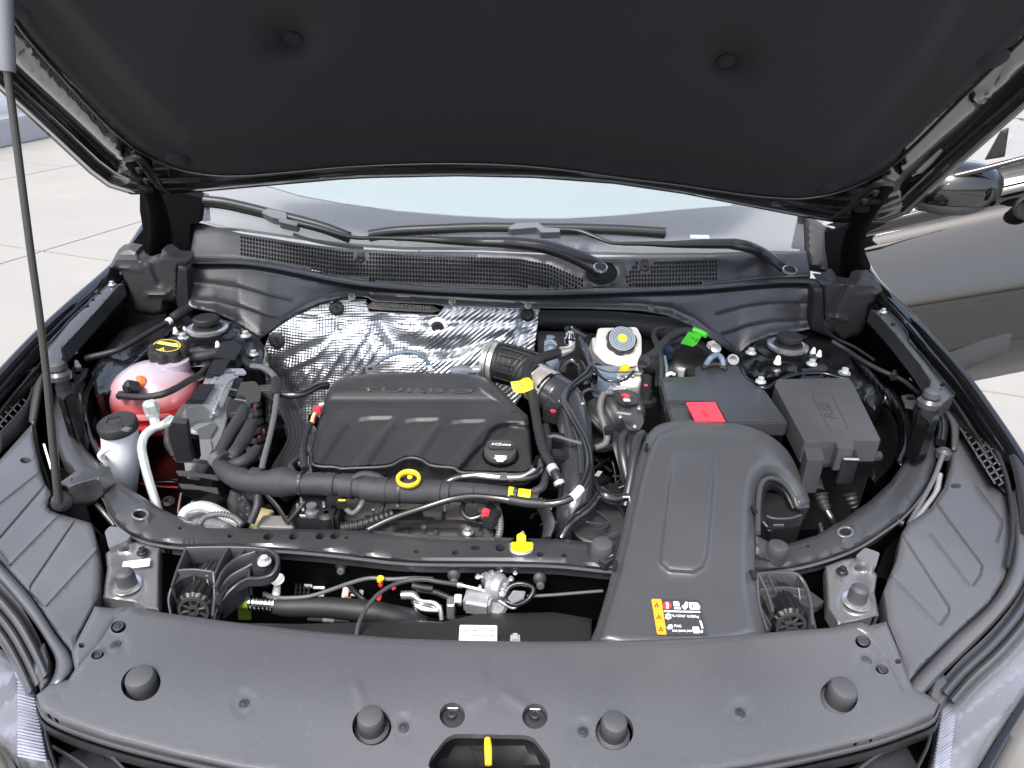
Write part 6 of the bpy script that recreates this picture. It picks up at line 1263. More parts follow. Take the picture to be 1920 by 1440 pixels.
cen = PX(wc+wn_*.013); WPl = Plane(wc+wn_*.013, wc+wn_*.013+Vector((1, 0, 0))-wn_*wn_.x, wc+wn_*.013+Vector((0, 1, 0))-wn_*wn_.y)
emb = [WPl.px(cen[0]+a, cen[1]+b) for a, b in ((-19, 3), (-14, -4), (8, -8), (12, 0), (4, 1), (-10, 8), (-19, 3))]
tube3('embossed_symbol', emb, .0009, PLD, wcap, n=6, sub=1, smooth=False)
for (a, b) in ((-16, -7), (-10, -9), (-4, -10), (2, -11)): tube3('embossed_symbol', [WPl.px(cen[0]+a, cen[1]+b), WPl.px(cen[0]+a+3, cen[1]+b+1)], .0008, PLD, wcap, n=6, sub=1)
tube3('embossed_symbol', [WPl.px(cen[0]+a, cen[1]+b) for a, b in ((2, 6), (8, 4), (14, 8), (8, 11), (2, 9))], .0008, PLD, wcap, n=6, sub=1)
# ---- air conditioning service pipe
ac = thing('aircon_pipe', 'pale aluminium pipe with a capped service valve bending down beside the washer neck', 'pipe', W(280, 860, .93))
tube('pipe_run', [(322, 785, .965), (305, 797, .965), (288, 803, .96), (272, 816, .955), (266, 835, .945), (270, 865, .93), (279, 900, .91), (290, 935, .89), (298, 960, .87)], 8, ALT, ac, n=16)
tube('valve_stem', [(293, 800, .962), (289, 785, .975)], 9, ALT, ac, n=16, sub=2)
v0 = W(288, 782, .975); kk = MPP(v0)
lathe('valve_body', v0, (-.05, .0, 1), [(11*kk, 0), (12*kk, .004), (12*kk, .010), (9*kk, .012)], ALT, ac, n=20)
lathe('valve_cap', v0+Vector((0, 0, .011)), (-.05, 0, 1), [(13*kk, 0), (13.5*kk, .003), (13.5*kk, .016), (11*kk, .021), (4*kk, .022)], ALT, ac, n=6, sharp=20)
# ---- red painted longitudinal and drain lip seen under the tank
rl = thing('red_primer_floor', 'dark red painted inner panel visible below the coolant tank', 'body panel', W(300, 900, .75))
plate('panel_skin', PT((240, 850, .80), (330, 850, .80), (280, 960, .76)), [(232, 830), (330, 840), (336, 905), (250, 905)], REB, rl, step=14, skirt=.01, bev=.002)
tube('panel_edge', [(248, 896, .80), (290, 899, .80), (334, 900, .80)], 2.5, REB, rl, n=6)
plate('panel_lower', PT((240, 900, .74), (330, 900, .74), (280, 970, .72)), [(240, 910), (336, 912), (336, 980), (240, 960)], mat('dark_oxblood', (.03, .008, .008), .4), rl, step=14, skirt=.01, bev=.002)
tube('panel_edge', [(262, 906, .81), (300, 912, .80), (334, 914, .80)], 2.0, mat('red_edge', (.30, .02, .02), .3), rl, n=6)
lathe('bolt_eye', W(316, 943, .87), (.2, -.3, 1), [(.010, 0), (.011, .006), (.005, .007), (.005, .003)], EDK, rl, n=16)

# ---- engine control unit in its black bracket
ecu = thing('engine_control_unit', 'cast aluminium control unit held in a black slatted bracket beside the pink tank', 'control unit', W(395, 780, .93))
def P3(x, y, z): return W(x, y, z)
def slab(name, top, z, h, m, par=ecu, bevel=.002, taper=1., tilt=None):
    if tilt: return prism(name, PT(*tilt), top, h, m, par, bevel, taper)
    return prism(name, PZ(z), top, h, m, par, bevel, taper)
EP = PT((400, 695, .995), (445, 700, .975), (385, 860, .925))
def es(name, pts, m, lift=0., th=.02, bevel=.0015): return prism(name, EP, pts, th, m, ecu, bevel, top=lift)
es('case', [(394, 694), (438, 688), (450, 706), (436, 745), (424, 800), (412, 832), (398, 866), (372, 862), (364, 812), (346, 790), (352, 764), (378, 742)], ALU, 0, .06, .003)
es('case_rib', [(402, 704), (437, 696), (442, 706), (418, 766), (402, 764), (420, 722), (398, 720)], ALU, .006, .01)
es('case_step', [(346, 766), (376, 756), (404, 776), (398, 786), (366, 790), (350, 800)], mat('bright_cast', (.66, .67, .68), .3, metal=.9, bump=.4, bscale=300), .006, .012)
es('case_pad', [(366, 806), (402, 790), (408, 800), (396, 820), (370, 820)], mat('bright_cast', (.66, .67, .68), .3, metal=.9), .005, .012)
es('case_lower', [(370, 826), (396, 824), (400, 850), (392, 866), (374, 860)], ALU, .004, .03)
tube('case_edge', [(405, 712, 1.0), (425, 700, 1.0), (440, 698, .995)], 1.5, CHR, ecu, n=6)
tube('case_edge', [(402, 768, .97), (414, 742, .98), (428, 716, .985), (446, 706, .985)], 2.2, ALU, ecu, n=6)
tube('case_edge', [(400, 774, .965), (404, 758, .97), (402, 742, .97)], 3, STE, ecu, n=8)
es('bracket_tab', [(401, 674), (434, 672), (417, 704), (386, 702)], PLA, .010, .012)
es('bracket_tab', [(376, 719), (404, 719), (385, 751), (351, 751)], PLA, .010, .012)
es('bracket_tab', [(432, 706), (458, 708), (444, 744), (422, 742)], PLA, .002, .02)
es('strap', [(416, 640), (440, 637), (456, 650), (440, 676), (428, 674), (398, 670), (404, 662)], PLA, .004, .02)
es('strap_side', [(440, 640), (458, 648), (466, 674), (446, 690), (436, 674)], PLD, -.01, .03)
es('mount_ear', [(435, 690), (456, 690), (463, 698), (460, 703), (436, 703)], STE, .006, .004)
BKP = PT((325, 790, .955), (370, 790, .955), (340, 850, .92))
prism('bracket_side', PT((335, 760, .965), (375, 760, .965), (335, 800, .945)), rounded([(342, 756), (378, 758), (366, 770), (352, 795), (320, 794), (322, 786)], 3), .05, PLS, ecu, .003)
prism('bracket_front', PV(1.03, R(-20), .9), rounded([(320, 792), (350, 795), (356, 840), (362, 866), (330, 866), (322, 840)], 3), .012, PLA, ecu, .002)
prism('bracket_slot', PV(1.05, R(-20), .9), [(350, 820), (370, 824), (374, 862), (362, 860)], .01, VOI, ecu, .001)
tube('moulded_boss', [(316, 800, .93), (317, 830, .91), (326, 855, .89)], [6, 9, 5], PLS, ecu, n=10)
for i, (y0, z) in enumerate(((858, .93), (884, .915), (908, .90))):
    prism('bracket_shelf', PZ(z+.01), [(324+i*5, y0-2), (364, y0-4+i*2), (368, y0+2), (404+i*2, y0+6), (410, y0+14+i), (372, y0+8), (330+i*5, y0+6)], .004, PLS, ecu, .001)
prism('bracket_web', PV(1.17, R(-10), .85), [(328, 864), (404, 874), (410, 920), (412, 945), (340, 930)], .02, PLD, ecu, .002)
tube('bracket_cable', [(340, 925, .89), (336, 945, .88), (334, 962, .87)], 2.2, mat('dull_red_cable', (.12, .06, .06), .5), ecu, n=6)
# connector bank
cb = thing('connector_bank', 'bank of black plug housings on the right side of the aluminium control unit', 'connectors', W(470, 760, .95))
prism('plug_housing', PT((446, 730, .985), (490, 730, .975), (460, 780, .955)), rounded([(452, 716), (478, 714), (490, 728), (488, 752), (470, 756), (462, 744), (444, 738)], 3), .04, PLS, cb, .004)
prism('plug_housing', PT((440, 760, .96), (490, 760, .95), (460, 800, .93)), rounded([(430, 746), (458, 752), (474, 760), (484, 790), (476, 800), (440, 790), (424, 770)], 3), .04, PLD, cb, .003)
for i in range(7):
    y = 758+i*16; x = 482+[0, 2, 4, 6, 8, 10, 8][i]
    box('lever_catch', W(x, y, .955-i*.008), (.010, .022, .012), PLD, cb, d=(0, .4, 1), bevel=.002)
    box('plug_cell', W(x-18, y+4, .95-i*.008), (.022, .010, .010), EDK, cb, d=(0, .4, 1), bevel=.001)
for (x, y) in ((478, 766), (486, 820), (495, 808), (497, 838)): box('red_seal', W(x, y, .962), (.003, .006, .003), mat('dull_red', (.25, .03, .03), .5), cb, bevel=0)
box('blue_plug', W(446, 838, .94), (.012, .016, .012), BLU, cb, d=(.2, 1, 0))
for l in ([(424, 728, .985), (446, 732, .985)], [(432, 776, .965), (456, 772, .965), (470, 778, .962)], [(440, 748, .975), (462, 752, .972)]): tube('plug_edge', l, 1.3, CAB, cb, n=6)
# grey breather line and branch
gb = thing('breather_line', 'thin grey line arching down left of the engine cover', 'pipe', W(515, 760, .98))
tube('line_run', [(472, 686, .985), (488, 688, .99), (502, 694, .99), (514, 706, .99), (519, 725, .99), (518, 755, .985), (512, 790, .98), (503, 830, .975), (494, 865, .97), (488, 895, .965)], [5, 5.5, 6, 6, 6, 5.5, 5.5, 5.5, 6, 6], CAB, gb, n=12)
tube('line_sleeve', [(516, 712, .99), (519, 728, .99), (518, 742, .988)], 8, RUB, gb, n=12)
tube('line_branch', [(519, 737, .985), (540, 741, .985), (562, 740, .985), (582, 732, .985), (598, 724, .985), (614, 722, .98)], [6, 6.5, 6.5, 6.5, 7, 8], RUG, gb, n=12, lump=.06)
# drive belt / big moulded hose hoop right of the connectors
dh = thing('moulded_hoop_hose', 'broad ridged black rubber hoop left of the engine cover', 'hose', W(540, 800, .93))
for i, (o_, r_) in enumerate(((0, 5.5), (8, 5.5), (16, 5.5), (24, 5.5), (31, 5))):
    tube('hose_ridge', [(488, 742-o_*.5, .95), (505+o_*.2, 744-o_*.6, .95), (525+o_*.5, 765-o_*.8, .945), (540+o_*.75, 795-o_*.4, .94), (545+o_*.85, 815, .935), (538+o_*.8, 838+o_*.3, .93), (520+o_*.6, 868+o_*.4, .925), (502+o_*.5, 900+o_*.3, .92)], r_, RUB if i % 2 else PLA, dh, n=10)
# things around the left strut tower
lt_ = thing('tower_side_pipe', 'textured black sleeve running from the coolant cap to the strap by the strut tower', 'pipe', W(395, 670, .97))
tube('sleeve', [(348, 672, .985), (380, 668, .985), (412, 662, .985), (432, 664, .98)], 11, mat('textured_sleeve', (.03, .03, .032), .5, bump=1., bscale=250), lt_, n=16)
tube('sleeve_edge', [(352, 688, .975), (380, 686, .975), (412, 684, .975)], 1.5, CAB, lt_, n=6)
tube('sleeve_strap', [(436, 668, .98), (456, 676, .975), (474, 688, .97)], 8, PLD, lt_, n=10)
crd = thing('bonnet_cable', 'thin dark cable running from the wing to a white ferrule under the cowl, left side', 'cable', W(270, 640, .98))
tube('cable_run', [(160, 672, .97), (195, 664, .975), (225, 655, .98), (262, 634, .985), (300, 612, .99), (314, 605, .99)], [7, 6, 5, 5, 5, 5], RUB, crd, n=10)
tube('cable_run', [(322, 598, .995), (335, 590, 1.0), (354, 578, 1.005)], [9, 10, 9], RUB, crd, n=14)
tube('white_ferrule', [(314, 604, .992), (320, 600, .994)], 6.5, WHI, crd, n=12, sub=1)
crd2 = thing('bonnet_cable', 'thin dark cable with a metal clip running along the right wing', 'cable', W(1620, 700, .98))
tube('cable_run', [(1560, 640, 1.0), (1585, 655, .99), (1615, 675, .985), (1650, 694, .98), (1690, 712, .975), (1725, 738, .97)], 4.5, RUB, crd2, n=10)
tube('cable_run', [(1545, 618, 1.0), (1570, 636, .995), (1600, 650, .99), (1640, 676, .98)], 3, PLD, crd2, n=10)
box('cable_clip', W(1675, 706, .985), (.018, .014, .014), EDK, crd2, d=(1, -.6, 0), bevel=.003); bolt(crd2, 1676, 700, .99, 6, me=HBD)
sl_ = thing('sealed_seam', 'lumpy black sealant seams along the strut towers', 'sealant', W(250, 660, .97))
for i in range(9):
    x, y = 230+i*11, 700-i*9.5
    tube('sealant_bead', [(x, y, .972), (x+10, y-9, .975), (x+18, y-15, .975)], rr2.uniform(3, 6), PAS, sl_, n=8, lump=.3, seed=i)
for i in range(9):
    x, y = 1598+i*9, 664+i*10
    tube('sealant_bead', [(x, y, .972), (x+8, y+10, .975), (x+13, y+18, .975)], rr2.uniform(3, 6), PAS, sl_, n=8, lump=.3, seed=i)
tube('sealant_bead', [(1388, 690, .975), (1402, 712, .975), (1432, 728, .975), (1480, 706, .975), (1540, 700, .975), (1590, 712, .975)], 5, PAS, sl_, n=8, lump=.2)

# ---- bonnet stay buffers on the beam ends
def buffer(x, y, z, lab):
    t = thing('rubber_buffer', lab, 'buffer', W(x, y, z)); p = W(x, y, z); k = MPP(p)
    lathe('buffer_seat', p, (0, 0, 1), [(20*k, -.01), (21*k, .0), (16*k, .006)], RLM, t, n=24)
    lathe('buffer_body', p, (0, 0, 1), [(15*k, -.004), (15*k, .012), (14*k, .020), (9*k, .024), (3*k, .0245)], GRB, t, n=24)
    lathe('buffer_neck', p+Vector((0, 0, .006)), (0, 0, 1), [(15.6*k, 0), (16*k, .002), (15.6*k, .004)], PLD, t, n=24); return t
def post(x, y, z, lab): pass
b1 = buffer(111, 700, 1.04, 'grey rubber bonnet buffer on the left wing rail, next to the prop rod')
prism('buffer_tower', PZ(1.03), [(98, 705), (130, 702), (138, 735), (120, 748), (106, 742)], .09, PAS, b1, bevel=.003)
tube('buffer_leg', [(112, 712, .97), (118, 728, .955), (121, 742, .94)], 8, PLD, b1, n=10); bolt(b1, 119, 752, .93, 8, me=HBD)
b2 = buffer(1743, 752, 1.04, 'grey rubber bonnet buffer on the right wing rail')
prism('buffer_tower', PZ(1.03), [(1724, 754), (1756, 754), (1762, 784), (1742, 792), (1722, 778)], .09, PAS, b2, bevel=.003)
tube('buffer_leg', [(1742, 762, .97), (1734, 780, .955), (1728, 796, .94)], 8, PLD, b2, n=10); bolt(b2, 1728, 802, .93, 8, me=HBD)
tube('buffer_strut', [(1762, 775, .96), (1768, 800, .95), (1764, 830, .94)], 9, RUG, b2, n=12); lathe('strut_ball', W(1770, 848, .94), (0, 0, 1), [(.014, -.01), (.014, .002), (.008, .008)], PLS, b2, n=18)
# slim rods beside the right beam
rd = thing('bracing_rods', 'slim dark rods running along the outside of the tie beam, right side', 'rods', W(1740, 930, .93))
tube('rod', [(1768, 852, .945), (1752, 895, .93), (1728, 940, .92), (1704, 982, .91)], 4.5, CAB, rd, n=8)
tube('rod', [(1762, 890, .93), (1756, 920, .925), (1732, 955, .915), (1708, 985, .91)], 5, ALU, rd, n=8, lump=.2)
tube('rod', [(1728, 1000, .90), (1700, 1025, .89), (1690, 1045, .88)], 4, ALT, rd, n=8)
tube('rod_clip', [(1682, 978, .915), (1694, 982, .915)], 8, PLD, rd, n=12, sub=1)
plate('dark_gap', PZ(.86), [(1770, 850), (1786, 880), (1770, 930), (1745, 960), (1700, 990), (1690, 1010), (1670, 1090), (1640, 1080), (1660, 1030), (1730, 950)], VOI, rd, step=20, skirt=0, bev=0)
# ---- headlamp mounting plates with buffers
def lmount(pts, cap, stop, blt, hole, label, lab2, strip_=None):
    t = thing('lamp_mounting', label, 'bracket', W(stop[0], stop[1], .93))
    MPp = PZ(.925)
    sx, sy = stop
    p = plate('pressed_plate', MPp, pts, mat('satin_pressed_steel', (.26, .26, .265), .24, metal=.6, rvar=.06), t, step=5, holes=[circ(hole[0], hole[1], 9, 6, 12)], skirt=.02, hskirt=.004, bev=.004, bevpx=5,
              relief=lambda X, Y, D: -.006*np.exp(-((np.hypot(X-sx, (Y-sy-6)*1.25)-22)/7)**2)+.003*np.exp(-((np.hypot(X-hole[0], (Y-hole[1])*1.4)-13)/4)**2)-.006*np.exp(-((X-(sx*1.0))/22)**2)*np.exp(-((Y-(sy-45))/25)**2))
    prism('pressed_tab', PZ(.935), rounded(cap, 4), .03, mat('satin_pressed_steel', (.26, .26, .265), .24, metal=.6), t, bevel=.003)
    q = W(sx, sy, .93); k = MPP(q)
    lathe('buffer_body', q, (0, 0, 1), [(17*k, -.006), (17*k, .010), (15.5*k, .018), (10*k, .022), (3*k, .0225)], GRB, t, n=24)
    lathe('buffer_seat', q, (0, 0, 1), [(26*k, -.006), (24*k, -.002), (20*k, -.003)], STE, t, n=24)
    bolt(t, blt[0], blt[1], .93, 11, me=HBD)
    if strip_: prism('white_label', PZ(.932), rounded(strip_, 2), .0006, PAP, t, bevel=0)
    return t
lmount([(198, 1038), (216, 1024), (240, 1012), (262, 1018), (300, 1028), (298, 1145), (272, 1142), (252, 1130), (192, 1122), (201, 1066)], [(196, 996), (206, 986), (222, 988), (246, 1004), (240, 1012), (204, 1028)], (238, 1092), (268, 1036), (234, 1027), 'pressed metal plate with grey buffer and white label, left of the radiator', '', [(231, 1053), (282, 1047), (280, 1061), (229, 1067)])
lmount([(1548, 1062), (1580, 1050), (1612, 1044), (1645, 1078), (1640, 1112), (1648, 1155), (1604, 1166), (1572, 1172), (1552, 1140)], [(1604, 1042), (1622, 1026), (1650, 1036), (1642, 1064), (1632, 1062)], (1607, 1122), (1579, 1072), (1611, 1064), 'pressed metal plate with a grey buffer, right of the radiator', '')
# ---- ribbed adjuster brackets with knurled knobs
def adjuster(kx, ky, arms, label, pan, z=.905):
    t = thing('ribbed_bracket', label, 'bracket', W(kx, ky, .88))
    q = W(kx, ky, .900); k = MPP(q); d_ = Vector((.04, -1, .10)).normalized()
    lathe('knurled_knob', q, d_, [(37*k, -.075), (38*k, -.03), (36*k, -.004), (30*k, .0)], mat('knob_black', (.006, .006, .0065), .4), t, n=112, lobes=16, lamp=.06)
    lathe('knob_ring', q, d_, [(29*k, 0), (29*k, .003), (23*k, .003), (23*k, -.002)], PLS, t, n=36)
    lathe('knob_hub', q, d_, [(11*k, -.002), (11*k, .004), (5*k, .004), (5*k, 0)], PLS, t, n=20)
    x_, y_, z_ = frame(q, d_)
    for i in range(8):
        a = 2*math.pi*(i+.3)/8; tube3('knob_spoke', [q+(x_*math.cos(a)+y_*math.sin(a))*10*k+d_*.001, q+(x_*math.cos(a)+y_*math.sin(a))*25*k+d_*.001], 2.6*k, PLS, t, n=6, sub=1)
    for pts, w_, h in arms: wall('rib', pts, h, w_, PLG, t)
    for pp in pan: prism('panel', PZ(pp[1]), rounded(pp[0], 3), pp[2], pp[3], t, bevel=.002)
    return t
L1 = adjuster(364, 1143, [([(322, 1098, .93), (334, 1062, .935), (350, 1024, .94)], 5, .05), ([(350, 1025, .942), (400, 1024, .942), (470, 1025, .942), (500, 1028, .942)], 5, .03),
      ([(500, 1027, .944), (517, 1038, .944), (520, 1056, .944), (510, 1074, .94), (488, 1082, .935), (462, 1084, .93), (436, 1100, .92), (414, 1126, .912), (400, 1154, .905)], 7, .014),
      ([(404, 1100, .93), (420, 1066, .935), (446, 1044, .938), (478, 1032, .942)], 6, .03), ([(398, 1154, .91), (406, 1114, .918), (430, 1080, .926), (468, 1058, .934), (482, 1048, .938), (492, 1040, .942)], 6, .03),
      ([(402, 1076, .935), (414, 1050, .94), (428, 1026, .942)], 4.5, .03), ([(428, 1062, .932), (444, 1044, .936), (460, 1027, .94)], 4, .03),
      ([(334, 1068, .936), (362, 1066, .938), (398, 1070, .936)], 5, .03), ([(344, 1064, .935), (340, 1100, .915)], 3.5, .02), ([(364, 1064, .935), (364, 1095, .92)], 3.5, .02), ([(386, 1066, .935), (390, 1098, .92)], 3.5, .02),
      ([(400, 1072, .935), (402, 1110, .92), (398, 1150, .908)], 5, .04), ([(324, 1092, .925), (316, 1120, .915), (320, 1152, .905)], 5, .04), ([(414, 1130, .905), (448, 1100, .91), (462, 1086, .92)], 4, .03), ([(466, 1086, .925), (468, 1056, .93)], 4, .03)],
      'black ribbed bracket with a knurled knob and silver bolt, left of the radiator',
      [([(356, 1028), (412, 1028), (398, 1066), (344, 1060)], .895, .03, VOI), ([(424, 1029), (500, 1030), (514, 1044), (512, 1066), (484, 1074), (462, 1078), (430, 1098), (406, 1136), (402, 1096)], .918, .02, PLD), ([(332, 1070), (398, 1074), (400, 1096), (390, 1084), (364, 1078), (340, 1086), (326, 1098)], .928, .03, PLA), ([(470, 1040), (490, 1034), (508, 1042), (511, 1060), (496, 1070), (474, 1070)], .938, .03, PLA)])
R1 = adjuster(1482, 1172, [([(1418, 1074, .938), (1460, 1071, .938), (1494, 1074, .938), (1508, 1090, .932), (1520, 1124, .925), (1524, 1172, .915)], 6, .04), ([(1424, 1104, .928), (1470, 1100, .928), (1508, 1104, .925)], 5, .03), ([(1430, 1118, .92), (1480, 1115, .92), (1520, 1120, .92)], 4, .03), ([(1424, 1076, .938), (1440, 1112, .928), (1450, 1146, .92)], 5, .03), ([(1440, 1076, .938), (1456, 1110, .93)], 4, .03), ([(1464, 1100, .928), (1466, 1126, .915)], 3.5, .02), ([(1480, 1100, .928), (1484, 1126, .915)], 3.5, .02), ([(1498, 1102, .928), (1502, 1130, .915)], 3.5, .02),
      ([(1420, 1078, .935), (1424, 1130, .918), (1440, 1182, .905)], 6, .04), ([(1428, 1140, .915), (1446, 1172, .91)], 4, .03), ([(1428, 1086, .93), (1446, 1090, .93)], 3, .02), ([(1430, 1096, .928), (1450, 1098, .928)], 3, .02), ([(1524, 1150, .915), (1530, 1178, .91)], 3.5, .03)],
      'black ribbed bracket with a knurled knob between the duct and the right lamp mounting',
      [([(1446, 1078), (1494, 1078), (1504, 1098), (1458, 1098)], .895, .03, VOI), ([(1424, 1104), (1508, 1104), (1520, 1140), (1500, 1132), (1480, 1128), (1458, 1134), (1444, 1150)], .918, .03, PLA), ([(1508, 1100), (1530, 1116), (1546, 1128), (1530, 1140), (1522, 1134)], .915, .01, PLA)])
bolt(L1, 496, 1054, .945, 13, me=HB)
# ================================================================== FRONT VOID: hoses, latch, cables
rh = thing('radiator_hose', 'thick smooth black hose with a green taped end and crimped silver collar', 'hose', W(600, 1140, .84))
tube('hose_run', [(512, 1136, .87), (540, 1138, .87), (590, 1138, .87), (650, 1142, .865), (700, 1148, .86), (745, 1158, .85), (790, 1168, .83)], [15, 18, 19, 20, 21, 22, 22], RUB, rh, n=24)
tube('crimped_collar', [(468, 1130, .872), (480, 1131, .872), (495, 1132, .872), (508, 1133, .872), (518, 1134, .872)], [13, 15, 14.5, 15, 17], CHR, rh, n=24, rib=(.006, .10))
tube('green_tape', [(440, 1127, .872), (468, 1130, .872)], 12, OLG, rh, n=20, sub=2)
prism('green_tape_flag', PV(.80, R(-10), .86), [(446, 1141), (470, 1143), (471, 1162), (447, 1162)], .001, OLG, rh, bevel=0)
tube('hose_end', [(430, 1126, .872), (444, 1127, .872)], 10, PLD, rh, n=14, sub=1)
wc_ = thing('white_cable_clip', 'white plastic cable clip standing on the thick hose below the tie beam', 'clip', W(521, 1095, .89))
tube('clip_head', [(520, 1083, .905), (521, 1090, .90)], 12, WHI, wc_, n=20, sub=2); lathe('clip_button', W(521, 1088, .912), (0, -.3, 1), [(.009, 0), (.010, .003), (.005, .005)], WHI, wc_, n=20)
tube('clip_stem', [(520, 1098, .895), (518, 1112, .885), (516, 1126, .88)], [6, 7.5, 6], WHI, wc_, n=12)
bc1 = thing('release_cable', 'grey bonnet release cable crossing the gap to a coloured ferrule', 'cable', W(640, 1105, .88))
tube('cable_run', [(495, 1112, .882), (515, 1120, .884), (545, 1121, .886), (580, 1118, .888), (620, 1106, .89), (660, 1092, .89), (695, 1084, .89), (730, 1086, .89), (780, 1084, .89), (812, 1086, .89)], [4]*10, CAB, bc1, n=10)
lathe('yellow_ferrule', W(713, 1086, .895), (.2, -.2, 1), [(.005, -.003), (.005, .003)], YEL, bc1, n=12); box('red_ferrule', W(714, 1095, .885), (.006, .008, .010), RED, bc1); box('red_ferrule', W(738, 1102, .88), (.006, .006, .008), RED, bc1); box('red_ferrule', W(711, 1120, .86), (.006, .006, .014), RED, bc1)
bc2 = thing('arched_cable', 'dark cable arching down from the latch rod behind the front trim panel', 'cable', W(700, 1130, .88))
tube('cable_run', [(668, 1196, .90), (672, 1172, .905), (686, 1142, .91), (712, 1112, .915), (750, 1092, .915), (790, 1086, .915), (830, 1092, .91), (862, 1096, .905)], [4.2]*8, mat('dark_cable_sheath', (.05, .05, .052), .35), bc2, n=10)
tube('cable_end', [(858, 1096, .905), (868, 1098, .905)], 5, STE, bc2, n=10, sub=1); tube('inner_wire', [(868, 1098, .905), (908, 1108, .90), (906, 1109, .90)], 2.6, PAP, bc2, n=8)
la = thing('bonnet_latch', 'metal bonnet latch with coil spring and lever hanging below the tie beam', 'latch', W(940, 1110, .89))
plate('latch_plate', PV(.88, R(-5), .88), rounded([(862, 1066), (888, 1062), (940, 1064), (942, 1100), (925, 1112), (862, 1104), (850, 1090)], 5), EDK, la, step=7, skirt=.003, bev=.001)
plate('latch_plate', PV(.88, R(-5), .88), rounded([(972, 1070), (1030, 1068), (1034, 1118), (976, 1116)], 4), EDK, la, step=7, skirt=.003, bev=.001)
tube('coil_spring', [(908, 1092, .905), (925, 1086, .905), (940, 1098, .90), (936, 1120, .89)], 16, STE, la, rib=(.006, .16), n=16)
lathe('spring_cup', W(936, 1102, .90), (.8, -.5, .2), [(.020, -.012), (.021, .0), (.016, .008), (.01, .009)], ALU, la, n=24)
box('latch_block', W(897, 1128, .88), (.04, .03, .03), ALU, la, d=(.2, 1, .2), bevel=.004)
tube('lever_loop', [(944, 1120, .895), (956, 1100, .905), (978, 1094, .91), (1000, 1104, .905), (992, 1122, .895), (968, 1134, .89), (950, 1128, .892)], 4.5, EDK, la, n=10)
prism('lever_pad', PZ(.90), [(952, 1120), (962, 1106), (986, 1108), (982, 1120), (962, 1130)], .004, ALU, la, bevel=.001)
lathe('pivot_pin', W(931, 1134, .875), (0, -.8, .5), [(.016, -.02), (.017, 0), (.012, .004)], ALU, la, n=24)
tube('bright_arm', [(900, 1122, .89), (920, 1118, .89), (945, 1132, .885), (962, 1140, .88), (972, 1134, .885), (974, 1126, .89), (982, 1124, .89)], 3, STE, la, n=8)
for (x, y, r) in ((896, 1082, 6), (966, 1075, 5), (934, 1074, 4), (900, 1100, 4), (940, 1070, 4), (958, 1086, 6)): bolt(la, x, y, .905, r, me=HBS)
for (x, y, z, lab) in ((851, 1078, .90, ''), (1012, 1085, .90, ''), (640, 1058, .89, '')):
    inst('push_pin', CLIPD, la if x > 800 else car, W(x, y, z), QZ((0, -.8, .6)), .010)
    lathe('pin_nose', W(x+1, y+10, z), (0, -.9, .3), [(.006, 0), (.006, .008), (.004, .010)], GRB, la if x > 800 else car, n=14)
tube('latch_rod', [(988, 1118, .89), (1030, 1116, .89), (1080, 1112, .89), (1130, 1108, .89)], 3, CAB, la, n=8)
st_ = thing('steel_coolant_neck', 'bright steel curved pipe neck with a flange in the gap before the latch', 'pipe', W(800, 1130, .84))
tube('neck', [(778, 1126, .86), (786, 1138, .858), (802, 1144, .855), (826, 1146, .85)], [9, 12, 13, 14], CHR, st_, n=20)
tube('flange_edge', [(752, 1116, .87), (774, 1116, .87), (788, 1126, .87), (814, 1130, .868), (824, 1138, .865), (828, 1162, .85)], [8, 8, 4, 4, 4, 4], STE, st_, n=12)
box('flange_bolt', W(846, 1140, .855), (.012, .03, .02), STE, st_, bevel=.002); box('flange_tag', W(859, 1122, .87), (.011, .011, .008), PAP, st_, bevel=.001)
tube('side_hose', [(780, 1106, .87), (815, 1110, .87), (845, 1122, .865), (866, 1134, .86)], 6, RUB, st_, n=12)
tube('side_hose', [(774, 1098, .875), (792, 1102, .875), (812, 1104, .875)], 7, PLD, st_, n=12)
sm_ = thing('slotted_rail', 'slotted grey mounting rail with rusty holes low in the front gap', 'rail', W(620, 1110, .82))
for i in range(4):
    for j in range(3): box('heat_grid', W(556+i*8-j*1, 1094+j*9, .83), (.004, .006, .006), CAB, sm_, bevel=.001)
for (x, y, w_, h_, m) in ((578, 1098, 16, 8, PAP), (590, 1096, 16, 4, mat('rust', (.20, .07, .04), .7)), (604, 1094, 10, 20, PAP), (598, 1102, 22, 5, PAP), (602, 1118, 10, 10, mat('warm_grey', (.45, .40, .38), .5)), (648, 1110, 12, 22, mat('warm_grey', (.45, .40, .38), .5)), (660, 1108, 16, 5, mat('rust', (.20, .07, .04), .7)), (678, 1108, 8, 24, mat('warm_grey', (.45, .40, .38), .5)), (664, 1100, 22, 4, PAP), (652, 1122, 14, 6, mat('rust', (.20, .07, .04), .7)), (666, 1116, 18, 4, mat('warm_grey', (.45, .40, .38), .5))):
    p = W(x, y, .83); k = MPP(p); box('rail_piece', p, (w_*k, h_*k, .004), m, sm_, d=(0, -.45, .9), up=Vector((0, 1, .4)), bevel=.001)
tube('rail_cable', [(655, 1098, .85), (668, 1112, .85), (684, 1126, .845)], 5, PLD, sm_, n=10)
for (x, y, w_, m) in ((592, 1160, 30, mat('warm_grey_dark', (.20, .19, .18), .5)), (617, 1162, 24, PAP), (640, 1162, 30, mat('warm_grey_dark', (.20, .19, .18), .5))):
    p = W(x, y, .80); box('lower_strip', p, (w_*MPP(p), .008, .004), m, sm_, d=(0, 0, 1), bevel=.001)
sh2 = thing('radiator_shroud', 'matt dark radiator shroud top visible behind the front trim panel', 'shroud', W(800, 1180, .90))
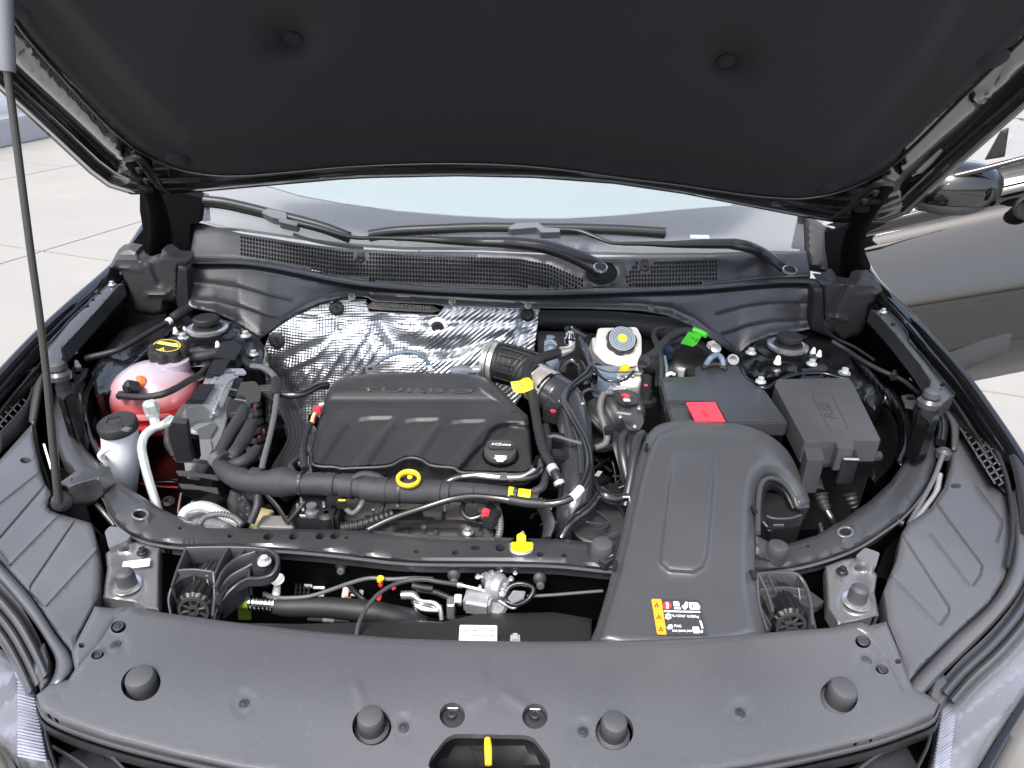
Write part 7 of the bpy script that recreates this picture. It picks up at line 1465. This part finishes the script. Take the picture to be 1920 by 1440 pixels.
plate('shroud_top', PT((500, 1170, .885), (1000, 1180, .885), (760, 1210, .90)), [(440, 1168), (560, 1170), (700, 1166), (770, 1162), (830, 1166), (900, 1150), (1040, 1148), (1110, 1160), (1110, 1225), (440, 1200)], mat('shroud_plastic', (.018, .018, .019), .55, bump=.4, bscale=300), sh2, step=9, relief=lambda X, Y, D: -.002*np.exp(-((X-730)/3)**2)+.002*np.sin(X*.03), skirt=.05, bev=.004)
prism('shroud_lug', PZ(.90), [(958, 1184), (974, 1184), (976, 1202), (956, 1202)], .02, mat('dull_pink_grey', (.35, .33, .34), .5), sh2, bevel=.003)
lb = thing('white_barcode_label', 'white printed label stuck behind the centre of the front trim panel', 'label', W(896, 1187, .915))
LP = PT((862, 1188, .914), (932, 1188, .914), (896, 1176, .922))
prism('label_sheet', LP, rounded([(862, 1172), (932, 1173), (932, 1202), (860, 1201)], 2), .0008, PAP, lb, bevel=0)
for t_, x0, x1, y in (('2003', 871, 880, 1182), ('40001', 886, 896, 1182), ('01/05', 916, 926, 1182), ('00-05-1', 885, 902, 1191), ('36-14-9401', 904, 926, 1191)): ptext('label_print', t_, LP, x0, y, x1, y, 3.6, mat('grey_print', (.3, .3, .32), .5), lb, lift=.0006)
yb = thing('yellow_beam_clip', 'bright yellow T-shaped clip pushed through the tie beam, right of its centre', 'clip', W(977, 1020, .94))
YB = PZ(.936)
prism('clip_bar', YB, rounded([(959, 1016), (998, 1016), (999, 1029), (988, 1032), (968, 1032), (958, 1029)], 2), .005, YTA, yb, bevel=.001)
prism('clip_tongue', PV(W(977, 1016, .936).y, R(25), .94), rounded([(969, 1018), (969, 1004), (977, 999), (986, 1004), (986, 1018)], 2), .004, YTA, yb, bevel=.001)
tube('slot_rim', [(957, 1020, .933), (960, 1034, .933), (978, 1039, .933), (995, 1034, .933), (999, 1020, .933)], 3, STE, yb, n=8)

# ================================================================== INTAKE DUCT
DC = PT((1240, 800, .992), (1400, 802, .992), (1280, 1195, .952))
du = thing('intake_duct', 'large smooth black air intake duct with a warning sticker, crossing the tie beam', 'intake duct', DC.px(1290, 960))
do = [(1108, 1212), (1118, 1175), (1134, 1122), (1150, 1062), (1168, 985), (1182, 920), (1194, 870), (1204, 838), (1216, 812), (1234, 797), (1262, 790), (1300, 788), (1350, 791), (1390, 796), (1430, 810), (1462, 830), (1484, 856), (1500, 890), (1514, 925), (1519, 942), (1514, 951), (1500, 951), (1492, 930), (1478, 908), (1458, 893), (1440, 888), (1428, 894), (1421, 915), (1418, 960), (1416, 1010), (1416, 1070), (1421, 1125), (1430, 1165), (1434, 1200)]
def drl(X, Y, D):
    h = -.016*(1-ss(0, 26, D)) + .0
    h -= .045*ss(1425, 1530, X)*ss(820, 950, Y) + .020*ss(1410, 1500, X)
    h += ridge(X, Y, [(1436, 905), (1450, 897), (1470, 905), (1490, 930), (1502, 948)], 5, .004)
    P = [(1262, 850), (1342, 848), (1338, 900), (1326, 1040), (1319, 1062), (1300, 1073), (1255, 1070), (1238, 1055), (1240, 1035)]
    h += pad(X, Y, P, 6, .011)*ss(830, 905, Y)
    h -= ridge(X, Y, [(1120, 1205), (1146, 1120), (1162, 1062), (1180, 985), (1194, 920), (1206, 870), (1216, 838), (1230, 815), (1260, 800)], 3, .004)
    h += ridge(X, Y, [(1112, 1205), (1138, 1120), (1154, 1062), (1172, 985), (1186, 920), (1198, 870), (1209, 836)], 3.5, .005)
    h -= ridge(X, Y, [(1424, 920), (1424, 1000), (1422, 1070), (1428, 1125), (1440, 1200)], 2.5, .003)
    return h
def dsh(x, y, up=0): return DC.px(x, y, float(drl(np.array([float(x)]), np.array([float(y)]), np.array([30.0]))[0])+up)
plate('duct_shell', DC, [tuple(p) for p in resample(cat([(*p,) for p in do], 4, True), 150, True)], mat('duct_plastic', (.055, .057, .063), .37, spec=.85, bump=.12, bscale=800, rvar=.05, dust=.04), du, step=7, relief=drl, lines=[[(1262, 850), (1240, 1035), (1238, 1055), (1255, 1070), (1300, 1073), (1319, 1062), (1326, 1040), (1338, 900), (1342, 848)], [(1120, 1205), (1146, 1120), (1162, 1062), (1180, 985), (1194, 920), (1206, 870), (1216, 838), (1230, 815), (1260, 800)]], lw=3, skirt=.030, bev=.004, bevpx=5, sharp=60)
for (x, y) in ((1153, 1060), (1212, 838), (1414, 955), (1412, 1078)):
    q = DC.px(x, y, -.004); box('snap_catch', q, (.006, .018, .006), PLD, du, d=(0, 0, 1), up=Vector((.25 if x < 1300 else -.05, 1, 0)), bevel=.001)
# outlet mouth
tube3('outlet_rim', [dsh(x, y, -.006) for x, y in ((1421, 1000), (1422, 940), (1429, 905), (1442, 897), (1458, 900), (1476, 914), (1489, 934), (1496, 950), (1514, 950))], .0042, PLS, du, n=10)
arch = [(1421, 985), (1422, 945), (1428, 910), (1440, 898), (1456, 900), (1474, 914), (1486, 934), (1494, 951)]
strip('outlet_flange', [[dsh(x, y, -.010) for x, y in arch], [dsh(x+(1450-x)*.18, y+(965-y)*.16, -.016) for x, y in arch], [dsh(x+(1450-x)*.34, y+(968-y)*.30, -.040) for x, y in arch]], PLA, du, n=40, sub=3)
prism('outlet_throat', PZ(.905), rounded([(1422, 985), (1424, 935), (1436, 912), (1456, 912), (1474, 928), (1486, 948), (1508, 962), (1502, 985), (1450, 992)], 5), .12, PLD, du, bevel=.004)
tube('outlet_band', [(1438, 968, .925), (1450, 972, .925), (1480, 972, .925), (1502, 966, .925)], 2.5, PLS, du, n=8)
prism('outlet_bar', PV(.93, R(-5), .88), [(1450, 984), (1470, 984), (1470, 987), (1450, 987)], .002, CAB, du, bevel=0)
tube('outlet_stay', [(1420, 965, .92), (1432, 980, .915), (1442, 992, .91)], 2, CAB, du, n=6); bolt(du, 1442, 993, .915, 7, me=HBD)
# warning sticker
LW = Plane(DC.px(1270, 1160, .0012), DC.px(1320, 1160, .0012), DC.px(1270, 1130, .0012))
prism('warning_sticker', LW, rounded([(1221, 1122), (1311, 1125), (1328, 1191), (1232, 1190)], 3), .0008, mat('sticker_charcoal', (.045, .048, .055), .4), du, bevel=0, top=.0008)
def wpr(pts, m=WPR, l=.0012): return prism('sticker_print', LW, pts, .0003, m, du, bevel=0, top=l)
wpr(rounded([(1221, 1123), (1240, 1123), (1250, 1190), (1232, 1189)], 3), ORA, .0011)
for (x, y) in ((1231, 1134), (1235, 1156), (1239, 1179)): wpr([(x-4, y+4), (x, y-4), (x+5, y+4)], PRK, .0015); wpr([(x-1.6, y+3), (x+.2, y-.5), (x+2.2, y+3)], ORA, .0018)
wpr(circ(1251, 1135, 8, 7.5, 16), RED); wpr([(1248, 1131), (1252, 1129), (1254, 1135), (1253, 1141), (1249, 1140), (1250, 1135)], WPR, .0015)
wpr(rounded([(1262, 1127), (1273, 1128), (1275, 1137), (1263, 1136)], 3)); wpr([(1264, 1138), (1276, 1139), (1277, 1142), (1264, 1142)])
wpr([(1278, 1137), (1283, 1133), (1285, 1128), (1289, 1129), (1290, 1138), (1284, 1144)])
wpr(rounded([(1291, 1129), (1308, 1130), (1313, 1137), (1312, 1143), (1294, 1143)], 2)); wpr([(1297, 1133), (1299, 1133), (1300, 1139), (1297.5, 1139)], PRK, .0015); wpr([(1302, 1134), (1309, 1134), (1310, 1135), (1302, 1135)], PRK, .0015); wpr([(1303, 1137), (1310, 1137), (1310, 1138), (1303, 1138)], PRK, .0015)
wpr([(1245, 1144.5), (1313, 1146), (1313, 1148.5), (1245, 1147)])
wpr([(1253+7*math.cos(a)*(1 if i % 2 else .72), 1155.5+7*math.sin(a)*(1 if i % 2 else .72)) for i, a in enumerate([2*math.pi*j/12 for j in range(12)])]); wpr(circ(1253, 1155.5, 1.6, 1.6, 8), PRK, .0015)
wpr(circ(1257, 1175, 5, 4.5, 12)); wpr([(1250, 1176), (1256, 1174), (1258, 1179), (1253, 1180)])
for s_, x0, x1, y, h_ in (('R-1234yf', 1261, 1285, 1156, 5.5), ('0.525kg', 1288, 1310, 1157, 5.5), ('PAG', 1264, 1277, 1175, 6), ('SAE J2842 J639', 1260, 1298, 1184, 4.5)): ptext('sticker_text', s_, LW, x0, y, x1, y+.4, h_, WPR, du, lift=.0014, depth=.0002, bold=.0001)
wpr(rounded([(1298, 1175), (1310, 1175), (1313, 1187), (1300, 1187)], 2)); wpr([(1311, 1163), (1315, 1164), (1319, 1178), (1316, 1179)]); wpr(circ(1316, 1184, 2.5, 2.5, 8))

# ================================================================== PROP ROD AND WIPERS
pr = thing('prop_rod', 'slim dark prop rod rising from the left wing, grey grip at top', 'prop rod', W(110, 945, .95))
rb_, rt_ = W(110, 940, .95), HP.px(4, -170, .03)     # straight from its pivot up to the bonnet
def on_rod(x, y):
    lo, hi = 0., 1.
    for _ in range(40):
        m_ = (lo+hi)/2
        if PX(rb_+(rt_-rb_)*m_)[1] > y: lo = m_
        else: hi = m_
    return WY(x, y, (rb_+(rt_-rb_)*lo).y)
tube3('rod', [on_rod(*q) for q in ((110, 940), (98, 820), (87, 700), (74, 590), (56, 460), (34, 290), (15, 140), (12, 100))], [.0062, .0056]+[.0050]*6, mat('rod_black', (.05, .05, .048), .3, metal=.3), pr, n=14)
tube3('foam_grip', [on_rod(*q) for q in ((14, 134), (13, 124), (9, 30), (6, -70), (4, -165))], [.0098, .0104, .0104, .0104, .0104], mat('grip_foam', (.16, .165, .19), .7), pr, n=16)
lathe('pivot_bush', W(116, 940, .945), (.5, -.8, .3), [(.014, -.012), (.015, -.004), (.015, .006), (.009, .009)], PLD, pr, n=20); bolt(pr, 117, 948, .94, 9, me=HBD)
plate('pivot_recess', PZ(.88), [(80, 870), (140, 880), (172, 980), (200, 1010), (200, 1100), (186, 1120), (186, 1000), (100, 970), (84, 930)], VOI, pr, step=20, skirt=0, bev=0)
for pts in ([(66, 800, .93), (72, 850, .92), (88, 900, .91), (100, 940, .90)],): tube('seal_flap', pts, [5, 8, 8, 6], RUB, pr, n=8, squash=(.4, 1))
prism('pale_strip', PT((82, 835, .95), (90, 835, .95), (95, 880, .94)), [(80, 832), (84, 832), (97, 876), (94, 880)], .002, PAP, pr, bevel=0)

def wpt(x, y, z, off=.0):
    p = W(x, y, z)
    return p if (p-WP.o).dot(WP.n) > .018 or y > 470 else WP.px(x, y, .022+off)
def tubew(name, pts, rpx, m, parent, off=.0, **k):
    P = [wpt(*p[:3], off) for p in pts]; rl = rpx if isinstance(rpx, (list, tuple)) else [rpx]*len(P)
    return tube3(name, P, [r*MPP(p) for r, p in zip(rl, P)], m, parent, **k)
def wiper(label, arm, blade, conn, pivot, grp='windscreen wipers'):
    t = thing('wiper', label, 'wiper', W(*pivot), grp)
    WM = mat('wiper_black', (.016, .017, .019), .3, rvar=.05); WG = mat('wiper_grey', (.12, .125, .14), .36)
    for nm, pts, r in arm: tubew(nm, pts, r, WM, t, .012, n=14, squash=(1, .8), sub=8)
    b = tubew('blade', blade, 11, WM, t, n=12, squash=(.9, .9))
    tubew('rubber_edge', [(x, y+9, z) for x, y, z in blade], 3.5, VOI, b, -.012, n=8)
    e0, e1 = blade[0], blade[-1]
    for e, s in ((e0, 1), (e1, -1)):
        tubew('blade_end', [(e[0]-2*s, e[1], e[2]), (e[0]+12*s, e[1]+(blade[1][1]-e0[1])/(blade[1][0]-e0[0])*12*s if s > 0 else e[1]-(e1[1]-blade[-2][1])/(e1[0]-blade[-2][0])*12, e[2])], [6.5, 8.8], WG if False else mat('wiper_tip', (.09, .09, .10), .2), b, n=12)
    for c in conn: prism('connector', WP, rounded(c[0], 2), .022, WG, t, bevel=.002, top=.040)
    p = W(*pivot); k = MPP(p)
    lathe('pivot_cap', p, (0, -.35, 1), [(13.5*k, -.004), (13.5*k, .001), (12*k, .002)], STE, t, n=24); lathe('pivot_cap_face', p+Vector((0, -.0007, .002)), (0, -.35, 1), [(11*k, 0), (10.5*k, .0012)], WM, t, n=24)
    return t
wiper('wiper pivoting mid-cowl, its blade lying at the far left of the windscreen',
      [('arm_head', [(1128, 507, 1.125), (1110, 496, 1.135), (1070, 478, 1.145), (1020, 463, 1.15), (975, 457, 1.152), (948, 455, 1.15)], [19, 19, 17, 15, 13.5, 13]),
       ('arm_rod', [(950, 455, 1.15), (900, 454, 1.148), (840, 451, 1.145), (780, 448, 1.14), (740, 447, 1.14)], [12.5, 11, 9, 6.5, 5.5]), ('arm_rod', [(745, 447, 1.14), (700, 446, 1.14), (670, 446, 1.14), (640, 440, 1.14), (600, 428, 1.145), (550, 416, 1.15)], [4.5, 4.5, 4.5, 5.5, 6.5, 6.5])],
      [(384, 376, 1.19), (420, 380, 1.185), (470, 391, 1.175), (510, 401, 1.165), (560, 413, 1.155), (610, 427, 1.145), (654, 444, 1.135)],
      [([(490, 398), (502, 390), (536, 398), (538, 410), (532, 412), (510, 408)], 1.175), ([(524, 407), (560, 416), (556, 424), (522, 416)], 1.17)], (1126, 501, 1.145))
wiper('wiper pivoting at the right end of the cowl, blade across the middle',
      [('arm_head', [(1480, 509, 1.11), (1460, 495, 1.12), (1430, 475, 1.13), (1400, 462, 1.14), (1372, 457, 1.142)], [11, 12, 12, 12, 12]),
       ('arm_rod', [(1374, 457, 1.142), (1320, 457, 1.14), (1260, 458, 1.14), (1210, 457, 1.138), (1166, 457, 1.137)], [12, 11, 8, 5.5, 4.5]), ('arm_rod', [(1168, 457, 1.137), (1145, 455, 1.14), (1115, 444, 1.145), (1085, 433, 1.15), (1050, 430, 1.15)], [4, 4, 5, 5.5, 5])],
      [(692, 441, 1.135), (740, 434, 1.14), (820, 430, 1.145), (900, 427, 1.148), (1000, 428, 1.15), (1100, 429, 1.148), (1180, 432, 1.145), (1246, 436, 1.14)],
      [([(952, 428), (966, 418), (1010, 417), (1020, 426), (1050, 428), (1050, 435), (1015, 436), (1006, 426), (960, 430)], 1.162)], (1481, 506, 1.125))
tube('linkage', [(552, 440, 1.10), (575, 448, 1.10), (620, 458, 1.10), (680, 466, 1.10)], 3.5, VOI, car, n=8)
